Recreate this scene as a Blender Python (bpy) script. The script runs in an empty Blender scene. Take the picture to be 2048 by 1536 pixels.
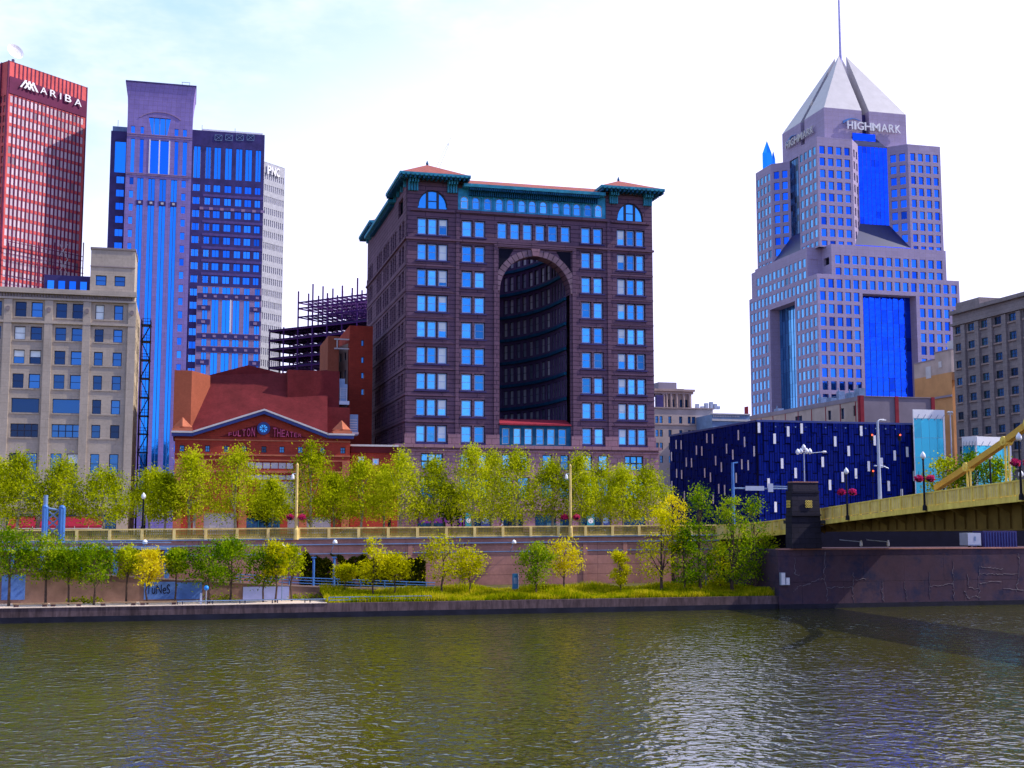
import bpy, math, random
import numpy as np
from mathutils import Vector, Matrix
R = math.radians
rnd = random.Random(7)
SC = bpy.context.scene
COL = SC.collection

# ------------------------------------------------------------------ camera
FOC = 2530.0                       # focal length in pixels of the 2048 px wide photograph
HC = 11.5                          # eye height above the river
PITCH = math.atan(272.0 / FOC)
cam = bpy.data.cameras.new("camera")
cam.sensor_width = 36.0
cam.lens = 36.0 * FOC / 2048.0
cam.clip_start = 0.5
cam.clip_end = 20000
camo = bpy.data.objects.new("camera", cam)
COL.objects.link(camo)
camo.location = (0, 0, HC)
camo.rotation_euler = (R(90) + PITCH, 0, 0)
SC.camera = camo

# ------------------------------------------------------------------ sky and sun
SUN_EL, SUN_AZ = 43.0, 86.0        # azimuth clockwise from +Y (the view direction)
w = bpy.data.worlds.new("World")
SC.world = w
w.use_nodes = True
nt = w.node_tree
nt.nodes.clear()
N = nt.nodes.new
Lk = nt.links.new
out = N("ShaderNodeOutputWorld")
sky = N("ShaderNodeTexSky")
sky.sky_type = 'NISHITA'
sky.sun_disc = False
sky.sun_elevation = R(SUN_EL)
sky.sun_rotation = R(SUN_AZ)
sky.air_density = 1.2
sky.dust_density = 0.6
sky.ozone_density = 3.0
bg1 = N("ShaderNodeBackground"); bg1.inputs[1].default_value = 0.14
hsv = N("ShaderNodeHueSaturation"); hsv.inputs['Saturation'].default_value = 1.25
Lk(sky.outputs[0], hsv.inputs['Color']); tnt = N('ShaderNodeMix'); tnt.data_type = 'RGBA'; tnt.blend_type = 'MULTIPLY'; tnt.inputs[0].default_value = 1.0; tnt.inputs[7].default_value = (1.35, 1.05, 1.5, 1); Lk(hsv.outputs[0], tnt.inputs[6]); Lk(tnt.outputs[2], bg1.inputs[0])
bg2 = N("ShaderNodeBackground"); bg2.inputs[1].default_value = 1.5
tc = N("ShaderNodeTexCoord")
sep = N("ShaderNodeSeparateXYZ"); Lk(tc.outputs['Generated'], sep.inputs[0])
def wm(op, a, b=None, c=None):
    n = N("ShaderNodeMath"); n.operation = op
    for i, v in enumerate((a, b, c)):
        if v is None: continue
        if isinstance(v, (int, float)): n.inputs[i].default_value = v
        else: Lk(v, n.inputs[i])
    return n.outputs[0]
def wmap(v, a, b, c=0.0, d=1.0):
    n = N("ShaderNodeMapRange"); n.interpolation_type = 'SMOOTHSTEP'
    Lk(v, n.inputs[0])
    for i, x in zip((1, 2, 3, 4), (a, b, c, d)): n.inputs[i].default_value = x
    return n.outputs[0]
mp = N("ShaderNodeMapping"); mp.inputs['Scale'].default_value = (2.2, 2.2, 5.5)
Lk(tc.outputs['Generated'], mp.inputs[0])
nz = N("ShaderNodeTexNoise"); nz.inputs['Scale'].default_value = 1.6; nz.inputs['Detail'].default_value = 6; nz.inputs['Roughness'].default_value = 0.62
Lk(mp.outputs[0], nz.inputs['Vector'])
a = wm('SUBTRACT', sep.outputs[2], wm('MULTIPLY', sep.outputs[0], 0.42))
patch = wmap(a, 0.25, 0.50, 0.0, 0.9)
patch = wm('MULTIPLY', patch, wmap(nz.outputs['Fac'], 0.3, 0.62, 0.25, 1.0))
back = wmap(wm('MULTIPLY', sep.outputs[1], -1.0), -0.15, 0.5, 0.0, 0.75)
cmx = N('ShaderNodeMix'); cmx.data_type = 'RGBA'; cmx.inputs[6].default_value = (0.70, 0.70, 1.0, 1); cmx.inputs[7].default_value = (0.27, 0.435, 0.53, 1); Lk(patch, cmx.inputs[0]); Lk(cmx.outputs[2], bg2.inputs[0])
blue = back
mix = N("ShaderNodeMixShader")
Lk(blue, mix.inputs[0]); Lk(bg2.outputs[0], mix.inputs[1]); Lk(bg1.outputs[0], mix.inputs[2])
Lk(mix.outputs[0], out.inputs[0])

sl = bpy.data.lights.new("sun", 'SUN')
sl.energy = 4.2
sl.angle = R(0.5)
sl.color = (1.0, 0.93, 0.82)
so = bpy.data.objects.new("sun", sl)
COL.objects.link(so)
sd = Vector((math.sin(R(SUN_AZ)) * math.cos(R(SUN_EL)), math.cos(R(SUN_AZ)) * math.cos(R(SUN_EL)), math.sin(R(SUN_EL))))
so.rotation_euler = sd.to_track_quat('Z', 'Y').to_euler()
so.location = (0, 0, 300)

SC.view_settings.view_transform = 'Standard'
SC.view_settings.look = 'None'
SC.view_settings.gamma = 1.0
SC.view_settings.exposure = 0.3
SC.render.engine = 'CYCLES'
SC.cycles.max_bounces = 6
SC.cycles.caustics_reflective = False
SC.cycles.caustics_refractive = False

# ------------------------------------------------------------------ frames: the two street grids
class Frame:
    def __init__(s, deg):
        s.rot = R(deg); s.c = math.cos(s.rot); s.s = math.sin(s.rot)
    def loc(s, x, y): return (x * s.c + y * s.s, -x * s.s + y * s.c)
    def wor(s, a, b): return (a * s.c - b * s.s, a * s.s + b * s.c)
G1 = Frame(14.5)                   # the grid along the river
G2 = Frame(57.0)                   # the grid downtown
def ray(px, py):
    u = (px - 1024.0) / FOC; v = (768.0 - py) / FOC
    return (u, math.cos(PITCH) - v * math.sin(PITCH), math.sin(PITCH) + v * math.cos(PITCH))
def at_t(px, py, t, fr=G1):        # the sight line met with a plane of constant depth t
    d = ray(px, py); a, b = fr.loc(d[0], d[1]); k = t / b
    return a * k, HC + d[2] * k
def at_s(px, py, s, fr=G1):
    d = ray(px, py); a, b = fr.loc(d[0], d[1]); k = s / a
    return b * k, HC + d[2] * k
def at_z(px, py, z, fr=G1):
    d = ray(px, py); k = (z - HC) / d[2]; return fr.loc(d[0] * k, d[1] * k)
def Sx(px, py, t, fr=G1): return at_t(px, py, t, fr)[0]
def Zx(px, py, t, fr=G1): return at_t(px, py, t, fr)[1]
def project(x, y, z):
    z -= HC
    f = y * math.cos(PITCH) + z * math.sin(PITCH); u = -y * math.sin(PITCH) + z * math.cos(PITCH)
    return 1024 + FOC * x / f, 768 - FOC * u / f

# ------------------------------------------------------------------ materials
MATS = {}
def nodes(name):
    m = bpy.data.materials.new(name); m.use_nodes = True
    n = m.node_tree; n.nodes.clear()
    o = n.nodes.new("ShaderNodeOutputMaterial"); p = n.nodes.new("ShaderNodeBsdfPrincipled")
    n.links.new(p.outputs[0], o.inputs[0])
    MATS[name] = m
    return m, n, p, o
def c4(c): return (c[0], c[1], c[2], 1)
def coords(n, fr=G1, flat=True):
    """Surface coordinates of the street grid: (along the wall, height)."""
    g = n.nodes.new("ShaderNodeNewGeometry")
    m = n.nodes.new("ShaderNodeMapping"); m.inputs['Rotation'].default_value = (0, 0, -fr.rot)
    n.links.new(g.outputs['Position'], m.inputs[0])
    if not flat: return m.outputs[0]
    s = n.nodes.new("ShaderNodeSeparateXYZ"); n.links.new(m.outputs[0], s.inputs[0])
    ad = n.nodes.new("ShaderNodeMath"); ad.operation = 'ADD'
    n.links.new(s.outputs[0], ad.inputs[0]); n.links.new(s.outputs[1], ad.inputs[1])
    c = n.nodes.new("ShaderNodeCombineXYZ")
    n.links.new(ad.outputs[0], c.inputs[0]); n.links.new(s.outputs[2], c.inputs[1])
    return c.outputs[0]
def noise(n, vec, scale, detail=4, rough=0.6):
    t = n.nodes.new("ShaderNodeTexNoise"); t.inputs['Scale'].default_value = scale
    t.inputs['Detail'].default_value = detail; t.inputs['Roughness'].default_value = rough
    if vec is not None: n.links.new(vec, t.inputs['Vector'])
    return t.outputs['Fac']
def ramp(n, fac, a, b, p0=0.3, p1=0.7):
    r = n.nodes.new("ShaderNodeValToRGB")
    r.color_ramp.elements[0].color = c4(a); r.color_ramp.elements[1].color = c4(b)
    r.color_ramp.elements[0].position = p0; r.color_ramp.elements[1].position = p1
    n.links.new(fac, r.inputs[0]); return r.outputs[0]
def mixc(n, f, a, b, mode='MIX'):
    x = n.nodes.new("ShaderNodeMix"); x.data_type = 'RGBA'; x.blend_type = mode
    for sock, v in ((x.inputs[0], f), (x.inputs[6], a), (x.inputs[7], b)):
        if isinstance(v, (int, float)): sock.default_value = v
        elif isinstance(v, tuple): sock.default_value = c4(v)
        else: n.links.new(v, sock)
    return x.outputs[2]
def bump(n, p, h, dist, strength=0.6):
    b = n.nodes.new("ShaderNodeBump"); b.inputs['Strength'].default_value = strength; b.inputs['Distance'].default_value = dist
    n.links.new(h, b.inputs['Height']); n.links.new(b.outputs[0], p.inputs['Normal'])
def plain(name, c, rough=0.7, metal=0.0, var=0.18, scale=0.8, bmp=0.02, grime=0.0):
    if name in MATS: return MATS[name]
    m, n, p, o = nodes(name)
    v = coords(n, flat=False)
    f = noise(n, v, scale, 6)
    lo = tuple(x * (1 - var) for x in c); hi = tuple(min(1, x * (1 + var)) for x in c)
    base = ramp(n, f, lo, hi)
    if grime:
        mg = n.nodes.new('ShaderNodeMapping'); mg.inputs['Scale'].default_value = (1.1, 1.1, .18); n.links.new(v, mg.inputs[0])
        base = mixc(n, grime, base, ramp(n, noise(n, mg.outputs[0], 1.6, 7, .7), tuple(x * .35 for x in c), (1, 1, 1), .38, .6), 'MULTIPLY')
    n.links.new(base, p.inputs['Base Color'])
    p.inputs['Roughness'].default_value = rough; p.inputs['Metallic'].default_value = metal
    p.inputs['Specular IOR Level'].default_value = .12 if rough > .5 else .4
    if bmp: bump(n, p, noise(n, v, scale * 7, 4), bmp)
    return m
def masonry(name, c1, c2, mortar, bw, bh, fr=G1, ms=0.03, stain=0.35, rough=0.85, offset=0.5, vert=False, bd=0.05, spec=0.12, mottle=None):
    """Stone or brick courses that run round a building, with soot and weather stains."""
    m, n, p, o = nodes(name)
    v = coords(n, fr)
    b = n.nodes.new("ShaderNodeTexBrick")
    if vert:
        mm = n.nodes.new("ShaderNodeMapping"); mm.inputs['Rotation'].default_value = (0, 0, R(90)); n.links.new(v, mm.inputs[0])
        n.links.new(mm.outputs[0], b.inputs['Vector'])
    else: n.links.new(v, b.inputs['Vector'])
    b.inputs['Color1'].default_value = c4(c1); b.inputs['Color2'].default_value = c4(c2); b.inputs['Mortar'].default_value = c4(mortar)
    b.inputs['Scale'].default_value = 1.0; b.inputs['Mortar Size'].default_value = ms
    b.inputs['Brick Width'].default_value = bw; b.inputs['Row Height'].default_value = bh; b.offset = offset
    b.inputs['Bias'].default_value = 0.0
    f = noise(n, coords(n, fr, False), 0.22, 7, 0.7)
    col = mixc(n, stain, b.outputs['Color'], ramp(n, f, tuple(x * 0.4 for x in c1), tuple(min(1, x * 1.5) for x in c2), 0.35, 0.65), 'MIX')
    if mottle:
        col = mixc(n, ramp(n, noise(n, coords(n, fr, False), .5, 6, .7), (0, 0, 0), (.8, .8, .8), .45, .62), col, mottle[0]); col = mixc(n, ramp(n, noise(n, coords(n, fr, False), .33, 6, .75), (.8, .8, .8), (0, 0, 0), .36, .5), col, mottle[1])
    f2 = noise(n, coords(n, fr, False), 3.0, 5)
    col = mixc(n, 0.5, col, ramp(n, f2, (0.7, 0.7, 0.7), (1, 1, 1)), 'MULTIPLY')
    n.links.new(col, p.inputs['Base Color'])
    p.inputs['Roughness'].default_value = rough
    p.inputs['Specular IOR Level'].default_value = spec
    inv = n.nodes.new("ShaderNodeMath"); inv.operation = 'SUBTRACT'; inv.inputs[0].default_value = 1.0
    n.links.new(b.outputs['Fac'], inv.inputs[1])
    bump(n, p, inv.outputs[0], bd, 0.8)
    return m
def glass(name, c, dark=0.45, light=1.0, rough=0.06, metal=0.85, wob=0.02, tint2=None):
    """Mirror-like window glass; every pane differs a little in tint and tilt."""
    m, n, p, o = nodes(name)
    oi = n.nodes.new("ShaderNodeObjectInfo"); g = n.nodes.new("ShaderNodeNewGeometry")
    ad = n.nodes.new("ShaderNodeMath"); ad.operation = 'ADD'; n.links.new(oi.outputs['Random'], ad.inputs[0]); n.links.new(g.outputs['Random Per Island'], ad.inputs[1])
    fr_ = n.nodes.new("ShaderNodeMath"); fr_.operation = 'FRACT'; n.links.new(ad.outputs[0], fr_.inputs[0])
    lo = tuple(x * dark for x in c); hi = tuple(min(1, x * light) for x in (tint2 or c))
    rr_ = n.nodes.new('ShaderNodeValToRGB'); e_ = rr_.color_ramp.elements; e_[0].position = 0.0; e_[0].color = c4(tuple(x * dark * .45 for x in c)); e_[1].position = 1.0; e_[1].color = c4(hi); k_ = e_.new(.10); k_.color = c4(lo); n.links.new(fr_.outputs[0], rr_.inputs[0]); col = rr_.outputs[0]
    n.links.new(col, p.inputs['Base Color'])
    p.inputs['Metallic'].default_value = metal; p.inputs['Roughness'].default_value = rough
    bump(n, p, noise(n, coords(n, flat=False), 0.5, 2), wob, 0.5)
    return m

M = {}
M['brownstone'] = masonry('brownstone', (0.175, 0.102, 0.155), (0.145, 0.082, 0.13), (0.03, 0.018, 0.045), 6.0, 0.74, ms=0.065, stain=0.3)
M['pinkstone'] = masonry('pink_granite', (0.36, 0.205, 0.25), (0.30, 0.17, 0.21), (0.12, 0.07, 0.08), 1.7, 1.0, ms=0.04, stain=0.25)
M['voussoir'] = plain('arch_stone', (0.185, 0.12, 0.16), 0.85, var=0.3, scale=0.6)
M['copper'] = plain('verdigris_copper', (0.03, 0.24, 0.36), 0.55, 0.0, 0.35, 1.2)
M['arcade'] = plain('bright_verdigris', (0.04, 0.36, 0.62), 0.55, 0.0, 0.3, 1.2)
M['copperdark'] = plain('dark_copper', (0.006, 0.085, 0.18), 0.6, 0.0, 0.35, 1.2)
M['tile'] = masonry('clay_roof_tile', (0.42, 0.13, 0.11), (0.34, 0.10, 0.09), (0.2, 0.06, 0.05), 0.6, 0.5, stain=0.2)
M['brick'] = masonry('red_brick', (0.42, 0.058, 0.034), (0.34, 0.045, 0.030), (0.2, 0.05, 0.035), 0.9, 0.3, ms=0.025, stain=0.42, bd=0.01)
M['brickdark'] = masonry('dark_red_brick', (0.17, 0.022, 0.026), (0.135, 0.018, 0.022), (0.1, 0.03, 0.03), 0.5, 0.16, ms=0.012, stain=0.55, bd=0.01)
M['bricklit'] = masonry('sunlit_brick', (0.36, 0.10, 0.055), (0.32, 0.09, 0.05), (0.25, 0.08, 0.05), 0.5, 0.16, ms=0.012, stain=0.2, bd=0.01)  # lighter copy of the red brick, sunlight put into its colour
M['terracotta'] = plain('terracotta', (0.42, 0.13, 0.07), 0.7)
M['rosetile'] = plain('rose_tile', (0.55, 0.09, 0.20), 0.6)
M['beige'] = masonry('beige_limestone', (0.48, 0.405, 0.335), (0.445, 0.375, 0.31), (0.34, 0.285, 0.24), 2.6, 1.2, ms=0.02, stain=0.22, bd=0.01)
M['buff'] = masonry('buff_brick', (0.50, 0.40, 0.27), (0.46, 0.36, 0.25), (0.38, 0.3, 0.2), 0.6, 0.25, ms=0.015, stain=0.35, bd=0.01)
M['granite'] = masonry('mauve_granite', (0.29, 0.22, 0.52), (0.255, 0.19, 0.47), (0.2, 0.14, 0.19), 1.6, 1.6, offset=0.0, ms=0.04, stain=0.15, bd=0.01)
M['granitepink'] = masonry('rose_granite', (0.36, 0.25, 0.42), (0.33, 0.22, 0.38), (0.24, 0.16, 0.2), 1.6, 1.6, offset=0.0, ms=0.04, stain=0.15, bd=0.01)
M['granitedark'] = plain('dark_granite', (0.050, 0.040, 0.15), 0.6, var=0.25, scale=0.4)
M['lilac'] = masonry('pale_granite', (0.415, 0.345, 0.51), (0.385, 0.315, 0.47), (0.33, 0.26, 0.28), 1.9, 1.3, offset=0.0, ms=0.03, stain=0.13, bd=0.01)
M['palemetal'] = plain('pale_metal_roof', (0.46, 0.43, 0.46), 0.45, 0.0, 0.08, 0.4)
M['redsteel'] = plain('red_steel', (0.60, 0.10, 0.10), 0.55, 0.0, 0.2, 0.3)
M['redfin'] = plain('dark_red_fin', (0.12, 0.015, 0.06), 0.55, 0.0, 0.2, 0.3)
M['greygrid'] = plain('grey_cladding', (0.36, 0.36, 0.40), 0.5)
M['steel'] = plain('primed_steel', (0.06, 0.018, 0.12), 0.6)
M['deck'] = plain('floor_deck', (0.03, 0.035, 0.09), 0.8)
M['greystone'] = masonry('grey_limestone', (0.30, 0.25, 0.25), (0.265, 0.22, 0.225), (0.19, 0.15, 0.16), 1.8, 0.8, ms=0.03, stain=0.28, bd=0.02)
M['tan'] = plain('tan_stucco', (0.46, 0.36, 0.32), 0.85, var=0.2, scale=0.25)
M['orange'] = plain('ochre_stucco', (0.55, 0.28, 0.12), 0.85, var=0.15, scale=0.25)
M['greywall'] = plain('grey_render', (0.27, 0.23, 0.28), 0.85, var=0.15, scale=0.2)
M['redpier'] = plain('red_pier', (0.30, 0.03, 0.05), 0.7)
M['navy'] = masonry('navy_panels', (0.002, 0.014, 0.22), (0.002, 0.010, 0.15), (0.002, 0.003, 0.02), 3.1, 0.52, vert=True, ms=0.05, stain=0.12, spec=0.05, rough=0.8, bd=0.04)
M['white'] = plain('white_paint', (0.78, 0.77, 0.8), 0.5, var=0.05)
M['offwhite'] = plain('off_white_paint', (0.55, 0.52, 0.52), 0.6, var=0.1)
M['black'] = plain('black_metal', (0.012, 0.012, 0.02), 0.55)
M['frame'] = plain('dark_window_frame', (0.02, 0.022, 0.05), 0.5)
M['bluegrey'] = plain('blue_grey_metal', (0.16, 0.25, 0.42), 0.45)
M['bluesteel'] = plain('blue_painted_steel', (0.05, 0.17, 0.48), 0.4)
M['darkblue'] = plain('deep_blue_paint', (0.02, 0.04, 0.2), 0.5)
M['yellow'] = plain('yellow_bridge_paint', (0.96, 0.68, 0.15), 0.6, var=0.15, scale=0.7, grime=0.3)
M['yellowshade'] = plain('shaded_yellow_paint', (0.15, 0.09, 0.02), 0.6, var=0.3, scale=0.5)  # under-deck shade put into the yellow of girders and brackets
M['straw'] = plain('straw_yellow_paint', (0.86, 0.63, 0.23), 0.6, var=0.2, scale=0.7, grime=0.3)
M['strawdull'] = plain('dull_straw_iron', (0.36, 0.26, 0.05), 0.6, var=0.3, scale=0.9)
M['concrete'] = plain('concrete', (0.34, 0.25, 0.23), 0.9, var=0.25, scale=0.3)
M['paving'] = plain('pale_paving', (0.66, 0.52, 0.42), 0.9, var=0.15, scale=0.6)
M['asphalt'] = plain('asphalt', (0.055, 0.055, 0.06), 0.9, var=0.2, scale=0.5)
M['ground'] = plain('city_ground', (0.16, 0.15, 0.14), 0.95, var=0.2, scale=0.1)
M['earth'] = plain('earth', (0.10, 0.085, 0.03), 0.95, var=0.4, scale=0.5)
M['timber'] = plain('weathered_timber', (0.30, 0.20, 0.12), 0.8, var=0.2, scale=1.5)
M['bark'] = plain('bark', (0.09, 0.06, 0.045), 0.9, var=0.4, scale=3)
M['barkpale'] = plain('pale_bark', (0.28, 0.24, 0.17), 0.9, var=0.4, scale=3)
M['silver'] = plain('galvanised_steel', (0.40, 0.44, 0.55), 0.4, 0.2, var=0.08)
M['globe'] = plain('opal_globe', (0.85, 0.85, 0.88), 0.3, var=0.02, bmp=0)
M['redlamp'] = plain('red_signal_lens', (0.9, 0.05, 0.02), 0.3, var=0.02, bmp=0)
M['magenta'] = plain('magenta_petals', (0.55, 0.03, 0.16), 0.8, var=0.4, scale=4)
M['maroon'] = plain('maroon_canvas', (0.30, 0.015, 0.04), 0.7, var=0.15)
M['skin'] = plain('skin', (0.45, 0.25, 0.17), 0.6, var=0.05)
M['shirt'] = plain('white_cotton', (0.8, 0.78, 0.8), 0.8, var=0.05)
M['denim'] = plain('dark_cloth', (0.03, 0.03, 0.07), 0.8)
M['rubber'] = plain('rubber', (0.015, 0.015, 0.015), 0.8)
M['teal'] = plain('teal_paint', (0.02, 0.25, 0.33), 0.5)
M['purple'] = plain('purple_cloth', (0.16, 0.03, 0.22), 0.7)
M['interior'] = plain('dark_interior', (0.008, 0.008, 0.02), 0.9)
M['g_fulton'] = glass('sky_window_glass', (0.03, 0.36, 0.92), 0.75, 1.0, 0.12, 0.75, wob=0.12, tint2=(0.10, 0.52, 1.0))
M['sash'] = plain('pale_window_sash', (0.36, 0.50, 0.80), 0.6, var=0.06)
M['g_blind'] = plain('window_blind', (0.85, 0.95, 1.0), 0.6, var=0.06)
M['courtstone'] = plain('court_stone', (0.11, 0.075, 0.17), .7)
M['slopeglass'] = plain('navy_sloped_glass', (0.006, 0.012, 0.10), .35, bmp=0)
M['g_court'] = glass('court_glass', (0.40, 0.52, 0.72), 0.5, 1.0, 0.35, 0.0, tint2=(0.75, 0.78, 0.8))
M['g_blue'] = glass('blue_tower_glass', (0.015, 0.22, 1.0), 0.8, 1.0, 0.05, 0.9, tint2=(0.04, 0.34, 1.0))
M['g_strip'] = glass('bright_blue_strip_glass', (0.02, 0.30, 1.0), 0.85, 1.0, 0.06, 0.9)
M['g_hm'] = glass('cobalt_glass', (0.01, 0.14, 0.95), 0.75, 1.0, 0.05, 0.9, tint2=(0.03, 0.22, 1.0))
M['g_hmside'] = glass('pale_side_glass', (0.07, 0.34, 0.75), 0.8, 1.0, 0.12, 0.8, tint2=(0.13, 0.46, 0.9))  # side face's brighter sky reflection put into the glass colour
M['g_curtain'] = glass('cobalt_curtain_glass', (0.005, 0.09, 1.0), 0.9, 1.0, 0.04, 0.92, wob=0.3)
M['spandrel'] = plain('mauve_spandrel', (0.10, 0.07, 0.24), 0.6)
M['g_dark'] = glass('dark_window_glass', (0.018, 0.07, 0.20), 0.5, 1.2, 0.08, 0.7, tint2=(0.03, 0.15, 0.40))
M['g_teal'] = glass('teal_window_glass', (0.06, 0.14, 0.2), 0.55, 1.2, 0.1, 0.7, tint2=(0.07, 0.2, 0.27))
M['g_warm'] = glass('sunlit_window_glass', (0.55, 0.42, 0.48), 0.85, 1.0, 0.3, 0.15, tint2=(0.70, 0.55, 0.58))
M['g_cyan'] = glass('cyan_screen_glass', (0.02, 0.42, 0.62), 0.9, 1.0, 0.25, 0.4, tint2=(0.03, 0.5, 0.7))
M['g_pale'] = glass('pale_storefront_glass', (0.5, 0.5, 0.6), 0.8, 1.0, 0.2, 0.4)

# ------------------------------------------------------------------ mesh builder
class MB:
    def __init__(s): s.v = []; s.f = []; s.m = []; s.mi = 0
    def add(s, vs, fs):
        k = len(s.v); s.v += [tuple(p) for p in vs]
        s.f += [tuple(i + k for i in f) for f in fs]; s.m += [s.mi] * len(fs)
    def quad(s, a, b, c, d): s.add((a, b, c, d), ((0, 1, 2, 3),))
    def tri(s, a, b, c): s.add((a, b, c), ((0, 1, 2),))
    def box(s, x0, x1, y0, y1, z0, z1):
        s.add([(x, y, z) for z in (z0, z1) for x, y in ((x0, y0), (x1, y0), (x1, y1), (x0, y1))],
              ((0, 3, 2, 1), (4, 5, 6, 7), (0, 1, 5, 4), (1, 2, 6, 5), (2, 3, 7, 6), (3, 0, 4, 7)))
    def prism(s, poly, z0, z1, cap=True):
        n = len(poly)
        s.add([(x, y, z0) for x, y in poly] + [(x, y, z1) for x, y in poly],
              [(i, (i + 1) % n, n + (i + 1) % n, n + i) for i in range(n)] + ([tuple(range(n))[::-1], tuple(range(n, 2 * n))] if cap else []))
    def slab(s, poly, mp, d0, d1):
        """polygon in wall coordinates (u, v), given thickness along the wall's depth."""
        n = len(poly)
        s.add([mp(u, v, d0) for u, v in poly] + [mp(u, v, d1) for u, v in poly],
              [(i, (i + 1) % n, n + (i + 1) % n, n + i) for i in range(n)] + [tuple(range(n)), tuple(range(n, 2 * n))[::-1]])
    def ubox(s, mp, u0, u1, v0, v1, d0, d1): s.slab([(u0, v0), (u1, v0), (u1, v1), (u0, v1)], mp, d0, d1)
    def tube(s, p, q, r0, r1=None, n=6):
        r1 = r0 if r1 is None else r1
        p = Vector(p); q = Vector(q); d = (q - p)
        if d.length < 1e-6: return
        d.normalize(); x = d.orthogonal().normalized(); y = d.cross(x)
        vs = [p + (x * math.cos(a) + y * math.sin(a)) * r0 for a in [2 * math.pi * i / n for i in range(n)]]
        vs += [q + (x * math.cos(a) + y * math.sin(a)) * r1 for a in [2 * math.pi * i / n for i in range(n)]]
        s.add(vs, [(i, (i + 1) % n, n + (i + 1) % n, n + i) for i in range(n)] + [tuple(range(n))[::-1], tuple(range(n, 2 * n))])
    def path(s, pts, r, n=6):
        for i in range(len(pts) - 1):
            ra = r[i] if isinstance(r, (list, tuple)) else r; rb = r[i + 1] if isinstance(r, (list, tuple)) else r
            s.tube(pts[i], pts[i + 1], ra, rb, n)
    def lathe(s, c, prof, n=12):
        k = len(prof); vs = []
        for r, z in prof:
            vs += [(c[0] + r * math.cos(2 * math.pi * i / n), c[1] + r * math.sin(2 * math.pi * i / n), c[2] + z) for i in range(n)]
        fs = [(j * n + i, j * n + (i + 1) % n, (j + 1) * n + (i + 1) % n, (j + 1) * n + i) for j in range(k - 1) for i in range(n)]
        fs += [tuple(range(n))[::-1], tuple(range((k - 1) * n, k * n))]
        s.add(vs, fs)
    def ball(s, c, r, rz=None, n=10, m=6):
        rz = rz or r
        s.lathe(c, [(max(0.02 * r, r * math.sin(math.pi * j / m)), -rz * math.cos(math.pi * j / m)) for j in range(m + 1)], n)
    def mesh(s, name, mats, base=(0, 0, 0), smooth=False):
        me = bpy.data.meshes.new(name)
        me.from_pydata([(a - base[0], b - base[1], c - base[2]) for a, b, c in s.v], [], s.f)
        for m in (mats if isinstance(mats, (list, tuple)) else [mats]): me.materials.append(m)
        if any(s.m): me.polygons.foreach_set('material_index', s.m)
        if smooth: me.polygons.foreach_set('use_smooth', [True] * len(s.f))
        me.update()
        return me

def setp(o, label=None, cat=None, group=None, kind=None):
    if label: o['label'] = label
    if cat: o['category'] = cat
    if group: o['group'] = group
    if kind: o['kind'] = kind
SPLIT = {'window_sill', 'plinth', 'corner_bracket', 'pilaster', 'red_pier', 'colonnette', 'buttress', 'white_mullion', 'pink_block', 'spandrel_block', 'spandrel_emblem', 'pale_block', 'dark_band', 'drainpipe', 'roof_plant', 'medallion', 'band_course', 'string_course', 'awning', 'cornice', 'eave', 'bracket', 'column', 'wall_panel', 'roof_house', 'soffit_light', 'court_band', 'base_cornice', 'spandrel_band', 'crossed_grille', 'antenna', 'standard', 'ledger', 'floodlight', 'hoop', 'coping', 'name_panel', 'lantern_glazing', 'post', 'awning_trim', 'attic', 'arch_ring'}
def pieces(mb):
    par = list(range(len(mb.v)))
    def find(i):
        while par[i] != i: par[i] = par[par[i]]; i = par[i]
        return i
    for f in mb.f:
        r = find(f[0])
        for i in f[1:]: par[find(i)] = r
    gr = {}
    for k, f in enumerate(mb.f): gr.setdefault(find(f[0]), []).append(k)
    out = []
    for fs in gr.values():
        q = MB(); idx = {}
        for k in fs:
            q.f.append(tuple(idx.setdefault(i, len(idx)) for i in mb.f[k])); q.m.append(mb.m[k])
        q.v = [mb.v[i] for i in idx]; out.append(q)
    return out
class Thing:
    """An Empty at the thing's base; parts are given in street-grid coordinates."""
    def __init__(s, name, label, cat, base, fr=G1, group=None):
        s.fr = fr; s.base = base
        s.o = bpy.data.objects.new(name, None); s.o.empty_display_size = 0.5; COL.objects.link(s.o)
        x, y = fr.wor(base[0], base[1]); s.o.location = (x, y, base[2]); s.o.rotation_euler = (0, 0, fr.rot)
        setp(s.o, label, cat, group)
        s.wins = []
    def part(s, name, mb, mats, parent=None, smooth=False, kind=None, label=None):
        if name in SPLIT and kind is None:
            pc = pieces(mb)
            if 1 < len(pc) <= 64:
                return [s.part1(name, q, mats, parent, smooth, kind, label) for q in pc][0]
        return s.part1(name, mb, mats, parent, smooth, kind, label)
    def part1(s, name, mb, mats, parent=None, smooth=False, kind=None, label=None):
        me = mb.mesh(name, mats, s.base, smooth)
        o = bpy.data.objects.new(name, me); COL.objects.link(o); o.parent = parent or s.o
        setp(o, label, None, None, kind)
        return o
    def link(s, name, me, pos, rot=(0, 0, 0), parent=None, label=None):
        o = bpy.data.objects.new(name, me); COL.objects.link(o); o.parent = parent or s.o
        if parent is None: o.location = (pos[0] - s.base[0], pos[1] - s.base[1], pos[2] - s.base[2])
        o.rotation_euler = rot
        setp(o, label)
        return o
def solo(name, mb, mats, label=None, cat=None, base=(0, 0, 0), fr=G1, group=None, kind=None, smooth=False):
    me = mb.mesh(name, mats, base, smooth)
    o = bpy.data.objects.new(name, me); COL.objects.link(o)
    x, y = fr.wor(base[0], base[1]); o.location = (x, y, base[2]); o.rotation_euler = (0, 0, fr.rot)
    setp(o, label, cat, group, kind)
    return o

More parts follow.
